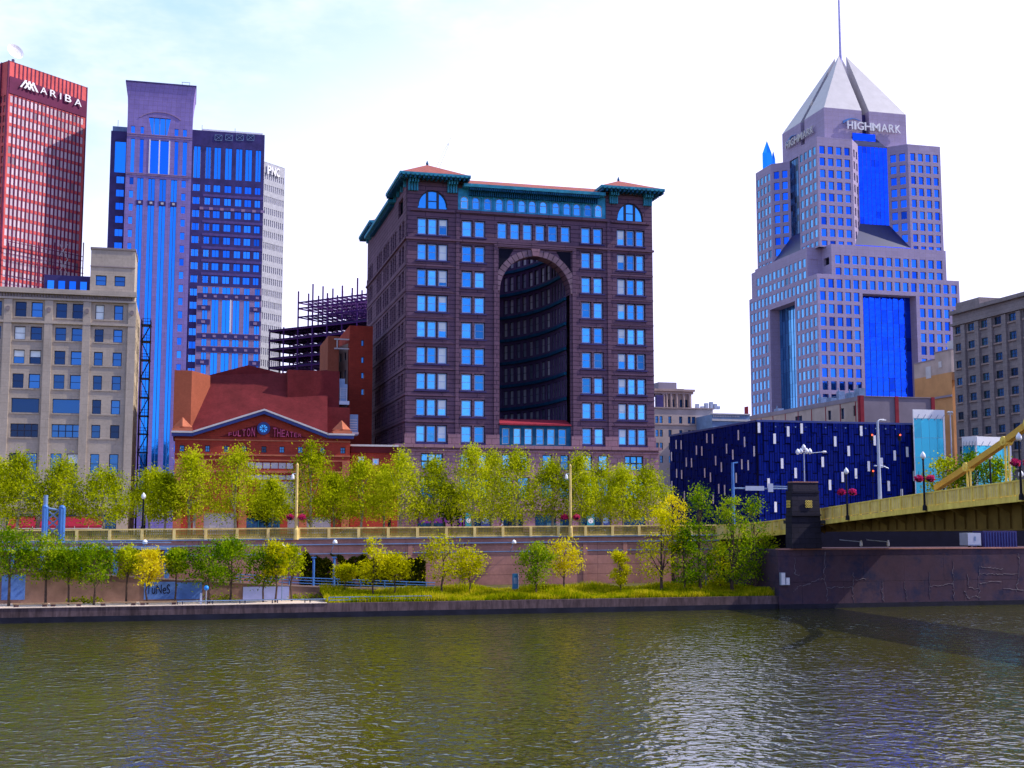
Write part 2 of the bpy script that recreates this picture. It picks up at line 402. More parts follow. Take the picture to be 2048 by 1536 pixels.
# ------------------------------------------------------------------ walls with openings, and windows
class Seg:
    """A vertical wall from p0 to p1 (left to right as seen from outside)."""
    def __init__(s, p0, p1, fr=G1):
        s.p = p0; s.fr = fr
        dx, dy = p1[0] - p0[0], p1[1] - p0[1]; s.L = math.hypot(dx, dy)
        s.d = (dx / s.L, dy / s.L); s.n = (-s.d[1], s.d[0])
        s.ang = math.atan2(s.d[1], s.d[0])
    def mp(s, u, v, d=0.0):
        return (s.p[0] + s.d[0] * u + s.n[0] * d, s.p[1] + s.d[1] * u + s.n[1] * d, v)
    def uz(s, px, py):
        r = ray(px, py); a, b = s.fr.loc(r[0], r[1])
        k = (s.p[0] * s.n[0] + s.p[1] * s.n[1]) / (a * s.n[0] + b * s.n[1])
        return (a * k - s.p[0]) * s.d[0] + (b * k - s.p[1]) * s.d[1], HC + r[2] * k
    def u(s, px, py): return s.uz(px, py)[0]
    def z(s, px, py): return s.uz(px, py)[1]
def wall(mb, sg, z0, z1, ops, d=0.35, u0=0.0, u1=None):
    u1 = sg.L if u1 is None else u1
    us = sorted({round(x, 3) for o in ops for x in o[:2]} | {round(u0, 3), round(u1, 3)})
    vs = sorted({round(x, 3) for o in ops for x in o[2:4]} | {round(z0, 3), round(z1, 3)})
    us = [x for x in us if u0 - 1e-3 <= x <= u1 + 1e-3]; vs = [x for x in vs if z0 - 1e-3 <= x <= z1 + 1e-3]
    hole = set()
    for o in ops:
        for i in range(len(us) - 1):
            if o[0] - 1e-3 <= us[i] and us[i + 1] <= o[1] + 1e-3:
                for j in range(len(vs) - 1):
                    if o[2] - 1e-3 <= vs[j] and vs[j + 1] <= o[3] + 1e-3: hole.add((i, j))
    mp = sg.mp
    for j in range(len(vs) - 1):
        i = 0
        while i < len(us) - 1:
            if (i, j) in hole: i += 1; continue
            k = i
            while k < len(us) - 1 and (k, j) not in hole: k += 1
            mb.quad(mp(us[i], vs[j]), mp(us[k], vs[j]), mp(us[k], vs[j + 1]), mp(us[i], vs[j + 1]))
            i = k
    for o in ops:
        a, b, c, e = o[:4]
        mb.quad(mp(a, c), mp(a, e), mp(a, e, d), mp(a, c, d)); mb.quad(mp(b, c), mp(b, c, d), mp(b, e, d), mp(b, e))
        mb.quad(mp(a, c), mp(a, c, d), mp(b, c, d), mp(b, c)); mb.quad(mp(a, e), mp(b, e), mp(b, e, d), mp(a, e, d))
STYLES = []
class Style:
    def __init__(s, frame, glass_, fw=0.12, nx=1, ny=1, sub=False, blind=0.0, sill=None, mw=0.07, outer=None):
        s.outer = outer
        s.frame = frame; s.glass = glass_; s.fw = fw; s.nx = nx; s.ny = ny; s.sub = sub; s.blind = blind; s.sill = sill; s.mw = mw; STYLES.append(s)
def win_frame(mb, mp, a, b, c, e, d, st):
    fw = st.fw
    mb.ubox(mp, a, a + fw, c, e, d - 0.10, d); mb.ubox(mp, b - fw, b, c, e, d - 0.10, d)
    mb.ubox(mp, a + fw, b - fw, c, c + fw, d - 0.10, d); mb.ubox(mp, a + fw, b - fw, e - fw, e, d - 0.10, d)
    w2 = st.mw / 2
    for i in range(1, st.nx):
        x = a + (b - a) * i / st.nx; mb.ubox(mp, x - w2, x + w2, c + fw, e - fw, d - 0.08, d)
    for i in range(1, st.ny):
        y = c + (e - c) * i / st.ny; mb.ubox(mp, a + fw, b - fw, y - w2, y + w2, d - 0.07, d)
def win_pane(mb, mp, a, b, c, e, d): mb.quad(mp(a, c, d - 0.02), mp(b, c, d - 0.02), mp(b, e, d - 0.02), mp(a, e, d - 0.02))
def windows(th, sg, ops, st, d=0.35):
    for o in ops: th.wins.append((sg, o, st, d))
WCACHE = {}
def finish_windows(th, name='window', cap=96):
    """The windows that show largest become parts of their own, the rest one part."""
    def area(wn):
        sg, o, st, d = wn
        P = []
        for u, v in ((o[0], o[2]), (o[1], o[2]), (o[1], o[3]), (o[0], o[3])):
            s_, t_, z_ = sg.mp(u, v); x, y = sg.fr.wor(s_, t_); P.append(project(x, y, z_))
        ins = all(-30 < p[0] < 2080 for p in P)
        return abs(sum(P[i][0] * P[(i + 1) % 4][1] - P[(i + 1) % 4][0] * P[i][1] for i in range(4))) * (1 if ins else 0.01)
    ws = sorted(th.wins, key=area, reverse=True)
    for wn in ws[:cap]:
        sg, o, st, d = wn
        a, b, c, e = o[:4]; cu, cv = (a + b) / 2, (c + e) / 2; w_, h_ = round(b - a, 1), round(e - c, 1)
        key = (id(st), round(d, 2), w_, h_)
        if key not in WCACHE:
            mp0 = lambda u, v, dd=0.0: (u, dd, v)
            A, B, C_, E = -w_ / 2, w_ / 2, -h_ / 2, h_ / 2
            m1 = MB()
            if st.outer:  # dark rim stands in for the shadow gap round the sash
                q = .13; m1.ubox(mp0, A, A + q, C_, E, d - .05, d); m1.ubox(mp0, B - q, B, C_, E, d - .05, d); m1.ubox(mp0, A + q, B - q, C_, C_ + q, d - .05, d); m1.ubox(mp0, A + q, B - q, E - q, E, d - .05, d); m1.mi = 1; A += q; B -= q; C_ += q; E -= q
            win_frame(m1, mp0, A, B, C_, E, d, st)
            m2 = MB(); win_pane(m2, mp0, A + 0.02, B - 0.02, C_ + 0.02, E - 0.02, d)
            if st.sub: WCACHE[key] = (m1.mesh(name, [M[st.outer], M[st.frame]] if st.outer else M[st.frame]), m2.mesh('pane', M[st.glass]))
            else:
                m1.mi = 1; win_pane(m1, mp0, A + 0.02, B - 0.02, C_ + 0.02, E - 0.02, d)
                WCACHE[key] = (m1.mesh(name, [M[st.frame], M[st.glass]]), None)
        f, p = WCACHE[key]
        pos = sg.mp(cu, cv)
        ob = th.link(name, f, pos, (0, 0, sg.ang))
        if p:
            th.link('pane', p, None, parent=ob)
            h = rnd.random() if len(o) < 5 else o[4]
            if h < st.blind:
                fr_ = rnd.choice((0.35, 0.5, 0.5, 1.0)) if len(o) < 6 else o[5]
                bk = (key, 'blind', fr_); fo_ = st.fw + (.13 if st.outer else 0)
                if bk not in WCACHE:
                    mb = MB(); mb.ubox(lambda u, v, dd=0.0: (u, dd, v), -w_ / 2 + fo_, w_ / 2 - fo_, h_ / 2 - fo_ - (h_ - 2 * fo_) * fr_, h_ / 2 - fo_, d - 0.055, d - 0.03)
                    WCACHE[bk] = mb.mesh('blind', M['g_blind'])
                th.link('blind', WCACHE[bk], None, parent=ob)
    rest = ws[cap:]
    if rest:
        mb = MB(); ml = []
        def idx(nm):
            if M[nm] not in ml: ml.append(M[nm])
            return ml.index(M[nm])
        for sg, o, st, d in rest:
            mb.mi = idx(st.frame); win_frame(mb, sg.mp, *o[:4], d, st)
            mb.mi = idx(st.glass); win_pane(mb, sg.mp, o[0] + .02, o[1] - .02, o[2] + .02, o[3] - .02, d)
        th.part(name, mb, ml, kind='stuff')
    th.wins = []
def span(a, b, n, frac=0.6):
    """n equal openings between a and b."""
    k = (b - a) / n
    return [(a + k * (i + 0.5 - frac / 2), a + k * (i + 0.5 + frac / 2)) for i in range(n)]
def arch_fill(mb, sg, a, b, vs, vt, d, n=14, ell=1.0):
    """masonry between a round arch (springing vs, half width (b-a)/2) and the flat top vt, with its soffit."""
    r = (b - a) / 2; c = (a + b) / 2
    P = [(c - r * math.cos(math.pi * i / n), vs + r * ell * math.sin(math.pi * i / n)) for i in range(n + 1)]
    for i in range(n):
        (x0, y0), (x1, y1) = P[i], P[i + 1]
        mb.quad(sg.mp(x0, y0), sg.mp(x1, y1), sg.mp(x1, vt), sg.mp(x0, vt))
        mb.quad(sg.mp(x0, y0), sg.mp(x0, y0, d), sg.mp(x1, y1, d), sg.mp(x1, y1))
    return P
def text_mesh(txt, ext=0.1, bold=0.0):
    cu = bpy.data.curves.new("lettering", 'FONT'); cu.body = txt; cu.size = 1.0; cu.extrude = ext; cu.offset = bold
    o = bpy.data.objects.new("lettering", cu); COL.objects.link(o)
    dg = bpy.context.evaluated_depsgraph_get(); dg.update()
    me = bpy.data.meshes.new_from_object(o.evaluated_get(dg))
    bpy.data.objects.remove(o); bpy.data.curves.remove(cu)
    xs = [v.co.x for v in me.vertices]; ys = [v.co.y for v in me.vertices]
    x0, x1, y0, y1 = min(xs), max(xs), min(ys), max(ys)
    for v in me.vertices:
        v.co.x = (v.co.x - x0) / (x1 - x0); v.co.y = (v.co.y - y0) / (y1 - y0)
    return me
def lettering(th, name, txt, sg, u0, u1, v0, v1, d, mt, thick=0.3, shear=0.0, parent=None, label=None, bold=0.0):
    me = text_mesh(txt, 0.5, bold); me.name = name; me.materials.clear(); me.materials.append(mt)
    for v in me.vertices:
        u = u0 + (u1 - u0) * v.co.x; z = v0 + (v1 - v0) * v.co.y + shear * v.co.x
        s_, t_, z_ = sg.mp(u, z, d - thick * (v.co.z + 0.5))
        v.co = (s_ - th.base[0], t_ - th.base[1], z_ - th.base[2])
    o = bpy.data.objects.new(name, me); COL.objects.link(o); o.parent = parent or th.o
    setp(o, label)
    return o
ZS = 8.7                           # street level above the river
# ================================================================== the brown arched building
def pyramid_roof(th, s0, s1, t0, t1, z, apex, thick=0.5, tint='tile', cop='copper'):
    """an eave slab of copper with dentils, and a low hipped tile roof on it"""
    m = MB(); m.box(s0, s1, t0, t1, z - thick, z)
    e = th.part('eave', m, M[cop])
    m = MB(); c = ((s0 + s1) / 2, (t0 + t1) / 2, apex); q = 0.25
    P = [(s0 + q, t0 + q, z + .02), (s1 - q, t0 + q, z + .02), (s1 - q, t1 - q, z + .02), (s0 + q, t1 - q, z + .02)]
    for i in range(4): m.tri(P[i], P[(i + 1) % 4], c)
    r = th.part('roof', m, M[tint])
    m = MB(); m.lathe((c[0], c[1], c[2] - .1), [(0.12, 0), (0.25, .2), (0.2, .45), (0.02, .9)], 8)
    th.part('finial', m, M['copperdark'], r)
    m = MB(); n = int((s1 - s0) / 0.75)
    for i in range(n):
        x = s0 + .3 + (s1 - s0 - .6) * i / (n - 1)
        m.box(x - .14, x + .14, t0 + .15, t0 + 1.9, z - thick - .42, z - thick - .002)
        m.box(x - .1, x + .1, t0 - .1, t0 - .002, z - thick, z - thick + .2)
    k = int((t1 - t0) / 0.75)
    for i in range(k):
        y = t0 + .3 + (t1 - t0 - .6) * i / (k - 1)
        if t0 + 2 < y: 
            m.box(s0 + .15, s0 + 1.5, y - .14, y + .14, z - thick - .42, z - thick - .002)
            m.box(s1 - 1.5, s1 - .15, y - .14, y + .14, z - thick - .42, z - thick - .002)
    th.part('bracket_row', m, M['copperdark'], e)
    return e
T0 = 205.0
F = Seg((Sx(811, 731, T0), T0), (Sx(1308, 755, T0), T0))
sL, sR = F.p[0], F.p[0] + F.L
TB = 252.0
fu = Thing('arched_building', 'dark brown stone block with a tall open archway, copper eaves and red tiled corner roofs', 'building', ((sL + sR) / 2, T0, ZS))
zt = F.z(864, 437); zb = F.z(864, 884); RP = (F.z(864, 437) - F.z(864, 851)) / 8; WH = 2.72
rows = [(zt - RP * i - WH - .1, zt - RP * i + .1) for i in range(9)]
zbase = F.z(864, 889)
ztop = F.z(865, 362)
uu = lambda a, b, y=600: (F.u(a, y) - .12, F.u(b, y) + .12)
c3l = [uu(834.5, 852), uu(855.5, 873), uu(877, 894.5)]
c2l = [uu(924, 943.5), uu(950, 969)]
c2r = [uu(1164, 1181.5), uu(1188, 1205.5)]
c3r = [uu(1236, 1251), uu(1255, 1270), uu(1274, 1289)]
stF = Style('sash', 'g_fulton', 0.15, 1, 2, True, 0.0, mw=0.07, outer='frame')  # the dark outer rim is a painted shadow gap
st_top = Style('copperdark', 'g_fulton', 0.12, 1, 2, True)
ops = []; wl = []
for j, (v0, v1) in enumerate(rows):
    for k, cs in enumerate((c3l, c2l, c2r, c3r)):
        for i, (a, b) in enumerate(cs):
            ops.append((a, b, v0, v1))
            if k == 0: bl = (0, .4 + .2 * ((j * 7) % 3) if j not in (1, 5, 6) else 1.0) if i == 2 else (9, 0)
            elif k == 3: bl = (0, (.6, .5, 1.0, .45, .6, .5, .55, .6, .5)[j]) if i == 0 else (9, 0)
            else: bl = (9, 0)
            wl.append((a, b, v0, v1, -1 if bl[0] == 0 else 9, bl[1]))
cen = [uu(x, x + 17.5, 460) for x in (996, 1021.3, 1046.6, 1071.9, 1097.2, 1122.5)]
for a, b in cen: ops.append((a, b, *rows[0])); wl.append((a, b, *rows[0], 9, 0))
stF.blind = 0.0
# arch
ja, jb = F.u(999, 700), F.u(1141, 700)
arv = F.z(1063, 513); ar = (jb - ja) / 2; aspr = arv - ar
az0 = F.z(1063, 892)
ops.append((ja, jb, az0, arv))
# lunettes and arcade
la, lb = F.u(836, 400), F.u(895, 400); lz0 = F.z(865, 418); lz1 = F.z(865, 380)
ra, rb = F.u(1234.5, 430), F.u(1286, 430)
for a, b in ((la, lb), (ra, rb)): ops.append((a, b, lz0, lz1))
ga, gb = F.u(916, 400), F.u(1212, 420); gz0 = F.z(930, 420); gz1 = F.z(930, 376)
ops.append((ga, gb, gz0, gz1))
m = MB(); wall(m, F, zbase, ztop, ops, 0.45)
m.quad(F.mp(0, zbase), F.mp(0, ztop), F.mp(0, ztop, 1), F.mp(0, zbase, 1))
body = m
arch_fill(m, F, ja, jb, aspr, arv, 2.5, 20)
for a, b in ((la, lb), (ra, rb)): arch_fill(m, F, a, b, lz1 - (lz1 - lz0) * .86, lz1, 0.45, 14, (lz1 - lz0) * .86 / ((b - a) / 2))
# other outer walls
cb = 234.0
S = Seg((sL, TB), (sL, T0))
su = lambda px, y=600: S.u(px, y)
sops = []
def tri(a, b, n):
    k = (b - a) / n
    return [(a + k * (i + .14), a + k * (i + .86)) for i in range(n)]
scol = tri(su(796), su(808), 2) + tri(su(780), su(792), 3) + tri(su(765.5), su(777), 3) + tri(su(752.5), su(763), 3) + tri(su(736), su(745), 3)
for v0, v1 in rows:
    for a, b in scol: sops.append((a, b, v0, v1))
pv = S.L - (at_s(771, 387, sL - 1.9)[0] - T0) + 1.5
lsu0, lsu1 = su(797, 400), su(806, 400)
sops.append((lsu0, lsu1, lz0, lz1 - .4))
wall(m, S, zbase, ztop, sops, 0.45)
m.quad((sR, T0, zbase), (sR, TB, zbase), (sR, TB, ztop), (sR, T0, ztop))
m.quad((sL, TB, zbase), (sR, TB, zbase), (sR, TB, ztop), (sL, TB, ztop))
q0_, q1_, q2_ = F.p[0] + ja, F.p[0] + jb, cb
for a_ in ((sL, q0_, T0, TB), (q1_, sR, T0, TB), (q0_, q1_, T0, T0 + 7), (q0_, q1_, q2_, TB)): m.quad((a_[0], a_[2], ztop), (a_[1], a_[2], ztop), (a_[1], a_[3], ztop), (a_[0], a_[3], ztop))
fu_body = fu.part('wall', m, M['brownstone'])
# corner pavilion pilasters and string courses stand proud of the wall
m = MB()
for u0_, u1_ in ((0.0, F.u(915, 500)), (F.u(1217, 500), F.L)):
    for k in range(1, 9):
        z = rows[k][1] + (RP - WH) * .28
        m.ubox(F.mp, u0_, u1_, z, z + .28, -0.14, -0.003)
z = rows[0][0] - .55
m.ubox(F.mp, -.2, F.L + .2, z - .35, z, -0.35, -0.003); m.ubox(S.mp, 0, S.L + .2, z - .35, z, -0.35, -0.003)
z = gz0 - .15
m.ubox(F.mp, ga - .3, gb + .3, z - .4, z, -0.4, -0.003)
z = lz0 - .1
for a, b in ((la, lb), (ra, rb)): m.ubox(F.mp, a - 1.2, b + 1.2, z - .35, z, -0.3, -0.003)
for u_ in (F.u(915, 500), F.u(1217, 500)): m.ubox(F.mp, u_ - .28, u_ + .28, zbase, gz0 - .6, -0.22, -0.003)
for u_ in (ja - 1.0, jb + .35): m.ubox(F.mp, u_, u_ + .65, zbase, arv + 1.3, -0.3, -0.004)
m.ubox(F.mp, ja - 1.0, jb + 1.0, arv + 1.3, arv + 1.75, -0.4, -0.003)
for v0, v1 in rows[1:]: m.ubox(S.mp, 0, S.L, v1 + .5, v1 + .75, -0.15, -0.003)
fu.part('string_course', m, M['brownstone'])
m = MB()
for v0, v1 in rows:
    for cs in (c3l, c2l, c2r, c3r): m.ubox(F.mp, cs[0][0] - .25, cs[-1][1] + .25, v0 - .22, v0 - .003, -0.2, 0.1)
fu.part('window_sill', m, M['granitedark'])
# voussoirs and keystone
m = MB(); nv = 23; c = (ja + jb) / 2; r0, r1 = ar + .02, ar + 1.15
for i in range(nv):
    a0 = math.pi * (i + .06) / nv; a1 = math.pi * (i + .94) / nv
    P = [(c - r0 * math.cos(a0), aspr + r0 * math.sin(a0)), (c - r1 * math.cos(a0), aspr + r1 * math.sin(a0)), (c - r1 * math.cos(a1), aspr + r1 * math.sin(a1)), (c - r0 * math.cos(a1), aspr + r0 * math.sin(a1))]
    if i != nv // 2: m.slab(P, F.mp, -0.28, 0.15)
fu.part('arch_ring', m, M['voussoir'])
m = MB(); m.slab([(c - .5, arv + .02), (c + .5, arv + .02), (c + .75, arv + 1.25), (c - .75, arv + 1.25)], F.mp, -0.5, 0.1)
fu.part('keystone', m, M['pinkstone'])
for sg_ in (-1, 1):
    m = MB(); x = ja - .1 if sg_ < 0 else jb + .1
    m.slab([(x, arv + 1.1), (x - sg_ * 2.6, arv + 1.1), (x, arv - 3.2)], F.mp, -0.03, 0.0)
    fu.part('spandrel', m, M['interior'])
# light court behind the arch
cb = 234.0
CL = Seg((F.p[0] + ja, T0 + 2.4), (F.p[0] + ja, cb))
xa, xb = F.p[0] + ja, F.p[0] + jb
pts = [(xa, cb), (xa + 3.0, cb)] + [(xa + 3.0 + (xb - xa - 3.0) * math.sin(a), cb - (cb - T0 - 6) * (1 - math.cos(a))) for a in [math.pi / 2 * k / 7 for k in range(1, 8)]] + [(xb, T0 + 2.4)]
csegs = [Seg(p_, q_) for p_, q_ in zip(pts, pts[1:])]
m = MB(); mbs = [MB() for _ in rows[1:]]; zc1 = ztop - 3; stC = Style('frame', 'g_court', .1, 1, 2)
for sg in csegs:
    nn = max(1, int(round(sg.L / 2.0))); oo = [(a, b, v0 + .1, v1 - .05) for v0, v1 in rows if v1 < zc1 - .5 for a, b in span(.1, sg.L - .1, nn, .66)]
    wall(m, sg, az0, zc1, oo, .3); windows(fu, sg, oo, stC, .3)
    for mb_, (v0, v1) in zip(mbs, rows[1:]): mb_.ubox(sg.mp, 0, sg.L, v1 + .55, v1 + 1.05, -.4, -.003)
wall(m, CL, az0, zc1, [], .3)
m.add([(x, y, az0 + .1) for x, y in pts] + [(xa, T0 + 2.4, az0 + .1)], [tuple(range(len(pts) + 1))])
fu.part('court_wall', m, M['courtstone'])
for mb_ in mbs: fu.part('court_gallery', mb_, M['copperdark'])
windows(fu, S, sops[:-1], Style('frame', 'g_court', .1, 1, 2), .45)
stF.blind = 0.5
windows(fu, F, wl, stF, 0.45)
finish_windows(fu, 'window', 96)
# lunette windows
for a, b in ((la, lb), (ra, rb)):
    m = MB(); n = 14; e_ = (lz1 - lz0) * .86 / ((b - a) / 2); sp = lz1 - (lz1 - lz0) * .86; r = (b - a) / 2; cc = (a + b) / 2
    P = [(cc - r * math.cos(math.pi * i / n), sp + r * e_ * math.sin(math.pi * i / n)) for i in range(n + 1)]
    Q = [(cc + (x - cc) * .93, sp + (y - sp) * .93) for x, y in P]
    for i in range(n): m.slab([P[i], P[i + 1], Q[i + 1], Q[i]], F.mp, .3, .45)
    for x in (cc - r * .36, cc + r * .36): m.ubox(F.mp, x - .2, x + .2, lz0, sp + r * e_ * .9, .26, .45)
    m.ubox(F.mp, a, b, lz0, lz0 + .15, .3, .45); m.ubox(F.mp, cc - r * .36, cc + r * .36, sp + .9, sp + 1.02, .3, .45)
    f = fu.part('arched_window', m, M['frame'])
    m = MB(); m.add([F.mp(x, y, .42) for x, y in [(a, lz0)] + P + [(b, lz0)]], [tuple(range(n + 3))])
    fu.part('pane', m, M['g_fulton'], f)
# copper arcade of thirteen arched lights under the main eave
AC = Seg(F.mp(ga, 0, .25)[:2], F.mp(gb, 0, .25)[:2])
px13 = [929, 952, 975.6, 999, 1021, 1044, 1065, 1087, 1112, 1134, 1154, 1176, 1197]
m = MB(); aops = []
aw = .64; az_0 = AC.z(929, 417); az_1 = AC.z(929, 392.5)
cs13 = [AC.u(p, 405) for p in px13]
for x in cs13: aops.append((x - aw, x + aw, az_0, az_1))
wall(m, AC, gz0, gz1 + .6, aops, .25)
for o in aops: arch_fill(m, AC, o[0], o[1], az_1 - aw, az_1, .25, 8)
ac = fu.part('arcade', m, M['arcade'])
m = MB()
for i in range(len(cs13) - 1):
    x = (cs13[i] + cs13[i + 1]) / 2
    p = AC.mp(x, gz0, -.1); m.tube(p, (p[0], p[1], az_1 - .2), .11, .1, 8)
    m.ubox(AC.mp, x - .18, x + .18, az_1 - .2, az_1, -.25, -.01)
fu.part('colonnette', m, M['arcade'], ac)
n = 8
for x in cs13:
    m = MB(); sp = az_1 - aw
    P = [(x - aw * math.cos(math.pi * i / n), sp + aw * math.sin(math.pi * i / n)) for i in range(n + 1)]
    Q = [(x + (a - x) * .8, sp + (b - sp) * .8) for a, b in P]
    for i in range(n): m.slab([P[i], P[i + 1], Q[i + 1], Q[i]], AC.mp, .14, .25)
    for a, b in ((x - aw, x - aw * .8), (x + aw * .8, x + aw)): m.ubox(AC.mp, a, b, az_0, sp, .14, .25)
    m.ubox(AC.mp, x - aw, x + aw, az_0, az_0 + .12, .14, .25); m.ubox(AC.mp, x - aw * .8, x + aw * .8, sp - .25, sp - .15, .15, .25)
    f = fu.part('arcade_window', m, M['white'] if px13.index(px13[cs13.index(x)]) in (0, 12) else M['sash'])
    m = MB(); m.add([AC.mp(a, b, .22) for a, b in [(x - aw, az_0)] + P + [(x + aw, az_0)]], [tuple(range(n + 3))])
    fu.part('pane', m, M['g_fulton'], f)
# roofs
oh = 2.2; tE = T0 - oh
zE = Zx(800, 341, tE); sE0 = Sx(800, 341, tE); sE1 = Sx(942, 352, tE)
dE = at_s(771, 387, sE0)[0]
pyramid_roof(fu, sE0, sE1, tE, dE, zE, Zx(856, 330, (tE + dE) / 2))
sE2, sE3 = Sx(1203, 374, tE), Sx(1330, 384, tE)
pyramid_roof(fu, sE2, sE3, tE, dE, zE, Zx(1238, 362, (tE + dE) / 2))
tF = TB + oh - (dE - tE) - 4
pyramid_roof(fu, sE0, sE1, TB + oh - (dE - tE), TB + oh, zE, zE + 3)
m = MB(); zm = Zx(935, 366.5, T0 - 1.4)
m.box(sE1 - 1, sE2 + 1, T0 - 1.5, T0 + 6, zm - .55, zm); m.box(sE0 + .3, sE0 + 5, dE - 1, TB - 4, zm - .55, zm)
e = fu.part('eave', m, M['copper'])
m = MB()
for i in range(62):
    x = sE1 + (sE2 - sE1) * (i + .5) / 62
    m.box(x - .13, x + .13, T0 - 1.35, T0 - .02, zm - 1.0, zm - .552); m.box(x - .1, x + .1, T0 - .55, T0 - .02, zm - 1.75, zm - 1.0)
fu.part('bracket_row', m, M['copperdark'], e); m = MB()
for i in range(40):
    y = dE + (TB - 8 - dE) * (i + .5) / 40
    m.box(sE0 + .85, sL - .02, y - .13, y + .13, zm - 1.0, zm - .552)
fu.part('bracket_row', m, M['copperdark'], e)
m = MB(); zr = Zx(940, 357.5, T0 + 5)
m.quad((sE1 - 2, T0 - 1.4, zm + .02), (sE2 + 2, T0 - 1.4, zm + .02), (sE2 + 2, T0 + 6, zr), (sE1 - 2, T0 + 6, zr))
m.quad((sE1 - 2, T0 + 6, zr), (sE2 + 2, T0 + 6, zr), (sE2 + 2, T0 + 8, zm), (sE1 - 2, T0 + 8, zm))
m.quad((sE0 + .35, dE - 1, zm + .02), (sE0 + .35, TB - 6, zm + .02), (sE0 + 6, TB - 6, zr - .8), (sE0 + 6, dE - 1, zr - .8))
fu.part('roof', m, M['tile'])
# copper corner brackets under the pavilion eaves
m = MB()
for a, b in ((.1, 1.9), (F.u(915, 500) - 1.9, F.u(915, 500) - .1), (F.u(1217, 500) + .1, F.u(1217, 500) + 1.7), (F.L - 1.7, F.L - .1)):
    for i in range(4):
        x = a + (b - a) * (i + .5) / 4; m.ubox(F.mp, x - .15, x + .15, ztop - 1.9, ztop + .6, -.5, -.002)
        m.ubox(F.mp, x - .12, x + .12, ztop - .6, ztop + .6, -1.3, -.5)
for i in range(14):
    y = 1 + (S.L - 2) * i / 13; m.ubox(S.mp, y - .15, y + .15, ztop - 1.1, ztop + .5, -.45, -.002)
fu.part('corner_bracket', m, M['copper'])
# pavilion attic between wall top and eave
m = MB()
for a, b in ((sL, F.mp(F.u(915, 500), 0)[0]), (F.mp(F.u(1217, 500), 0)[0], sR)): m.box(a, b, T0, dE - 2, ztop, zE - .5)
m.box(sL, sR, T0 + .4, T0 + 6.5, ztop, zm - .5); m.box(sL, q0_, T0 + 6.51, TB - .5, ztop, zm - .5); m.box(q1_, sR, T0 + 6.51, TB - .5, ztop, zm - .5)
fu.part('attic', m, M['brownstone'])
# glazed pavilion at the foot of the arch
PV = Seg(F.mp(ja, 0, .1)[:2], F.mp(jb, 0, .1)[:2])
pz0 = F.z(1063, 892); pz1 = PV.z(1063, 848); pw0, pw1 = PV.z(1063, 889), PV.z(1063, 857)
pops = [(PV.u(a, 870), PV.u(b, 870), pw0, pw1) for a, b in ((1004, 1019.5), (1027, 1042), (1049, 1065), (1072.5, 1088), (1094.5, 1110), (1117, 1132.5))]
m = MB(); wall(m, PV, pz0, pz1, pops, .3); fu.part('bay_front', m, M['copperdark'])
stB = Style('offwhite', 'g_fulton', .14, 1, 2, True)
windows(fu, PV, [(*o, 9, 0) for o in pops], stB, .3); finish_windows(fu, 'bay_window')
m = MB(); z2 = pz1 + .01
m.quad(PV.mp(0, z2, -.35), PV.mp(PV.L, z2, -.35), PV.mp(PV.L, z2 + 1.0, 3), PV.mp(0, z2 + 1.0, 3)); m.ubox(PV.mp, 0, PV.L, z2 - .25, z2 - .02, -.4, 0)
fu.part('bay_roof', m, M['redpier'])
# pink granite base
tb = T0 - .9; bs0, bs1 = sL - 1.5, sR + .35
B = Seg((bs0, tb), (bs1, tb)); bl = lambda x, y=915: B.u(x, y)
bz1 = zbase; bw0, bw1 = B.z(862, 938), B.z(862, 906.5)
bops = []
for a, b in ((842, 886), (921, 941), (955, 975), (1004, 1022), (1038, 1057), (1085, 1104.5), (1121, 1138), (1164, 1184.5), (1197, 1216.5), (1249, 1287)):
    bops.append((bl(a), bl(b), bw0, bw1))
m2ops = [(o[0] - .2, o[1] + .2, 15.0, 18.6) for o in bops]
g0 = [(bl(a), bl(b), ZS + .15, 12.4) for a, b in ((836, 892), (915, 984), (1001, 1046), (1070, 1112), (1120, 1144), (1160, 1222), (1245, 1290))]
m = MB(); wall(m, B, ZS - .5, bz1, bops + m2ops + g0, .4)
LB = Seg((bs0, TB), (bs0, tb)); wall(m, LB, ZS - .5, bz1, [(a + 1.5, b + 1.5, bw0, bw1) for a, b in scol], .4)
m.quad((bs1, tb, ZS - .5), (bs1, TB, ZS - .5), (bs1, TB, bz1), (bs1, tb, bz1))
m.quad((bs0, tb, bz1), (bs1, tb, bz1), (bs1, TB, bz1), (bs0, TB, bz1))
fu.part('base_wall', m, M['pinkstone'])
m = MB(); m.ubox(B.mp, -.4, B.L + .4, bz1 - .55, bz1 - .05, -.5, -.003); m.ubox(LB.mp, 0, LB.L + .4, bz1 - .55, bz1 - .05, -.5, -.003)
m.ubox(B.mp, -.2, B.L + .2, bw1 + .35, bw1 + .6, -.25, -.003); m.ubox(B.mp, -.2, B.L + .2, 13.0, 13.5, -.35, -.003)
fu.part('base_cornice', m, M['pinkstone'])
m = MB(); zb1 = F.z(864, 868)
for i, (a, b) in enumerate([(-.1, c3l[0][0] - .1), (c3l[2][1] + .1, c2l[0][0] - .1), (c2l[1][1] + .1, ja - .05), (jb + .05, c2r[0][0] - .1), (c2r[1][1] + .1, c3r[0][0] - .1), (c3r[2][1] + .1, F.L + .1)]):
    m.ubox(F.mp, a, b, zbase + .01, zb1, -.32, -.01)
fu.part('plinth', m, M['pinkstone'])
st3 = Style('frame', 'g_fulton', .2, 3, 2, True, mw=.25); st1 = Style('frame', 'g_fulton', .16, 1, 2, True)
for o in bops + m2ops: windows(fu, B, [(*o, 9, 0)], st3 if o[1] - o[0] > 2.5 else st1, .4)
finish_windows(fu, 'base_window')
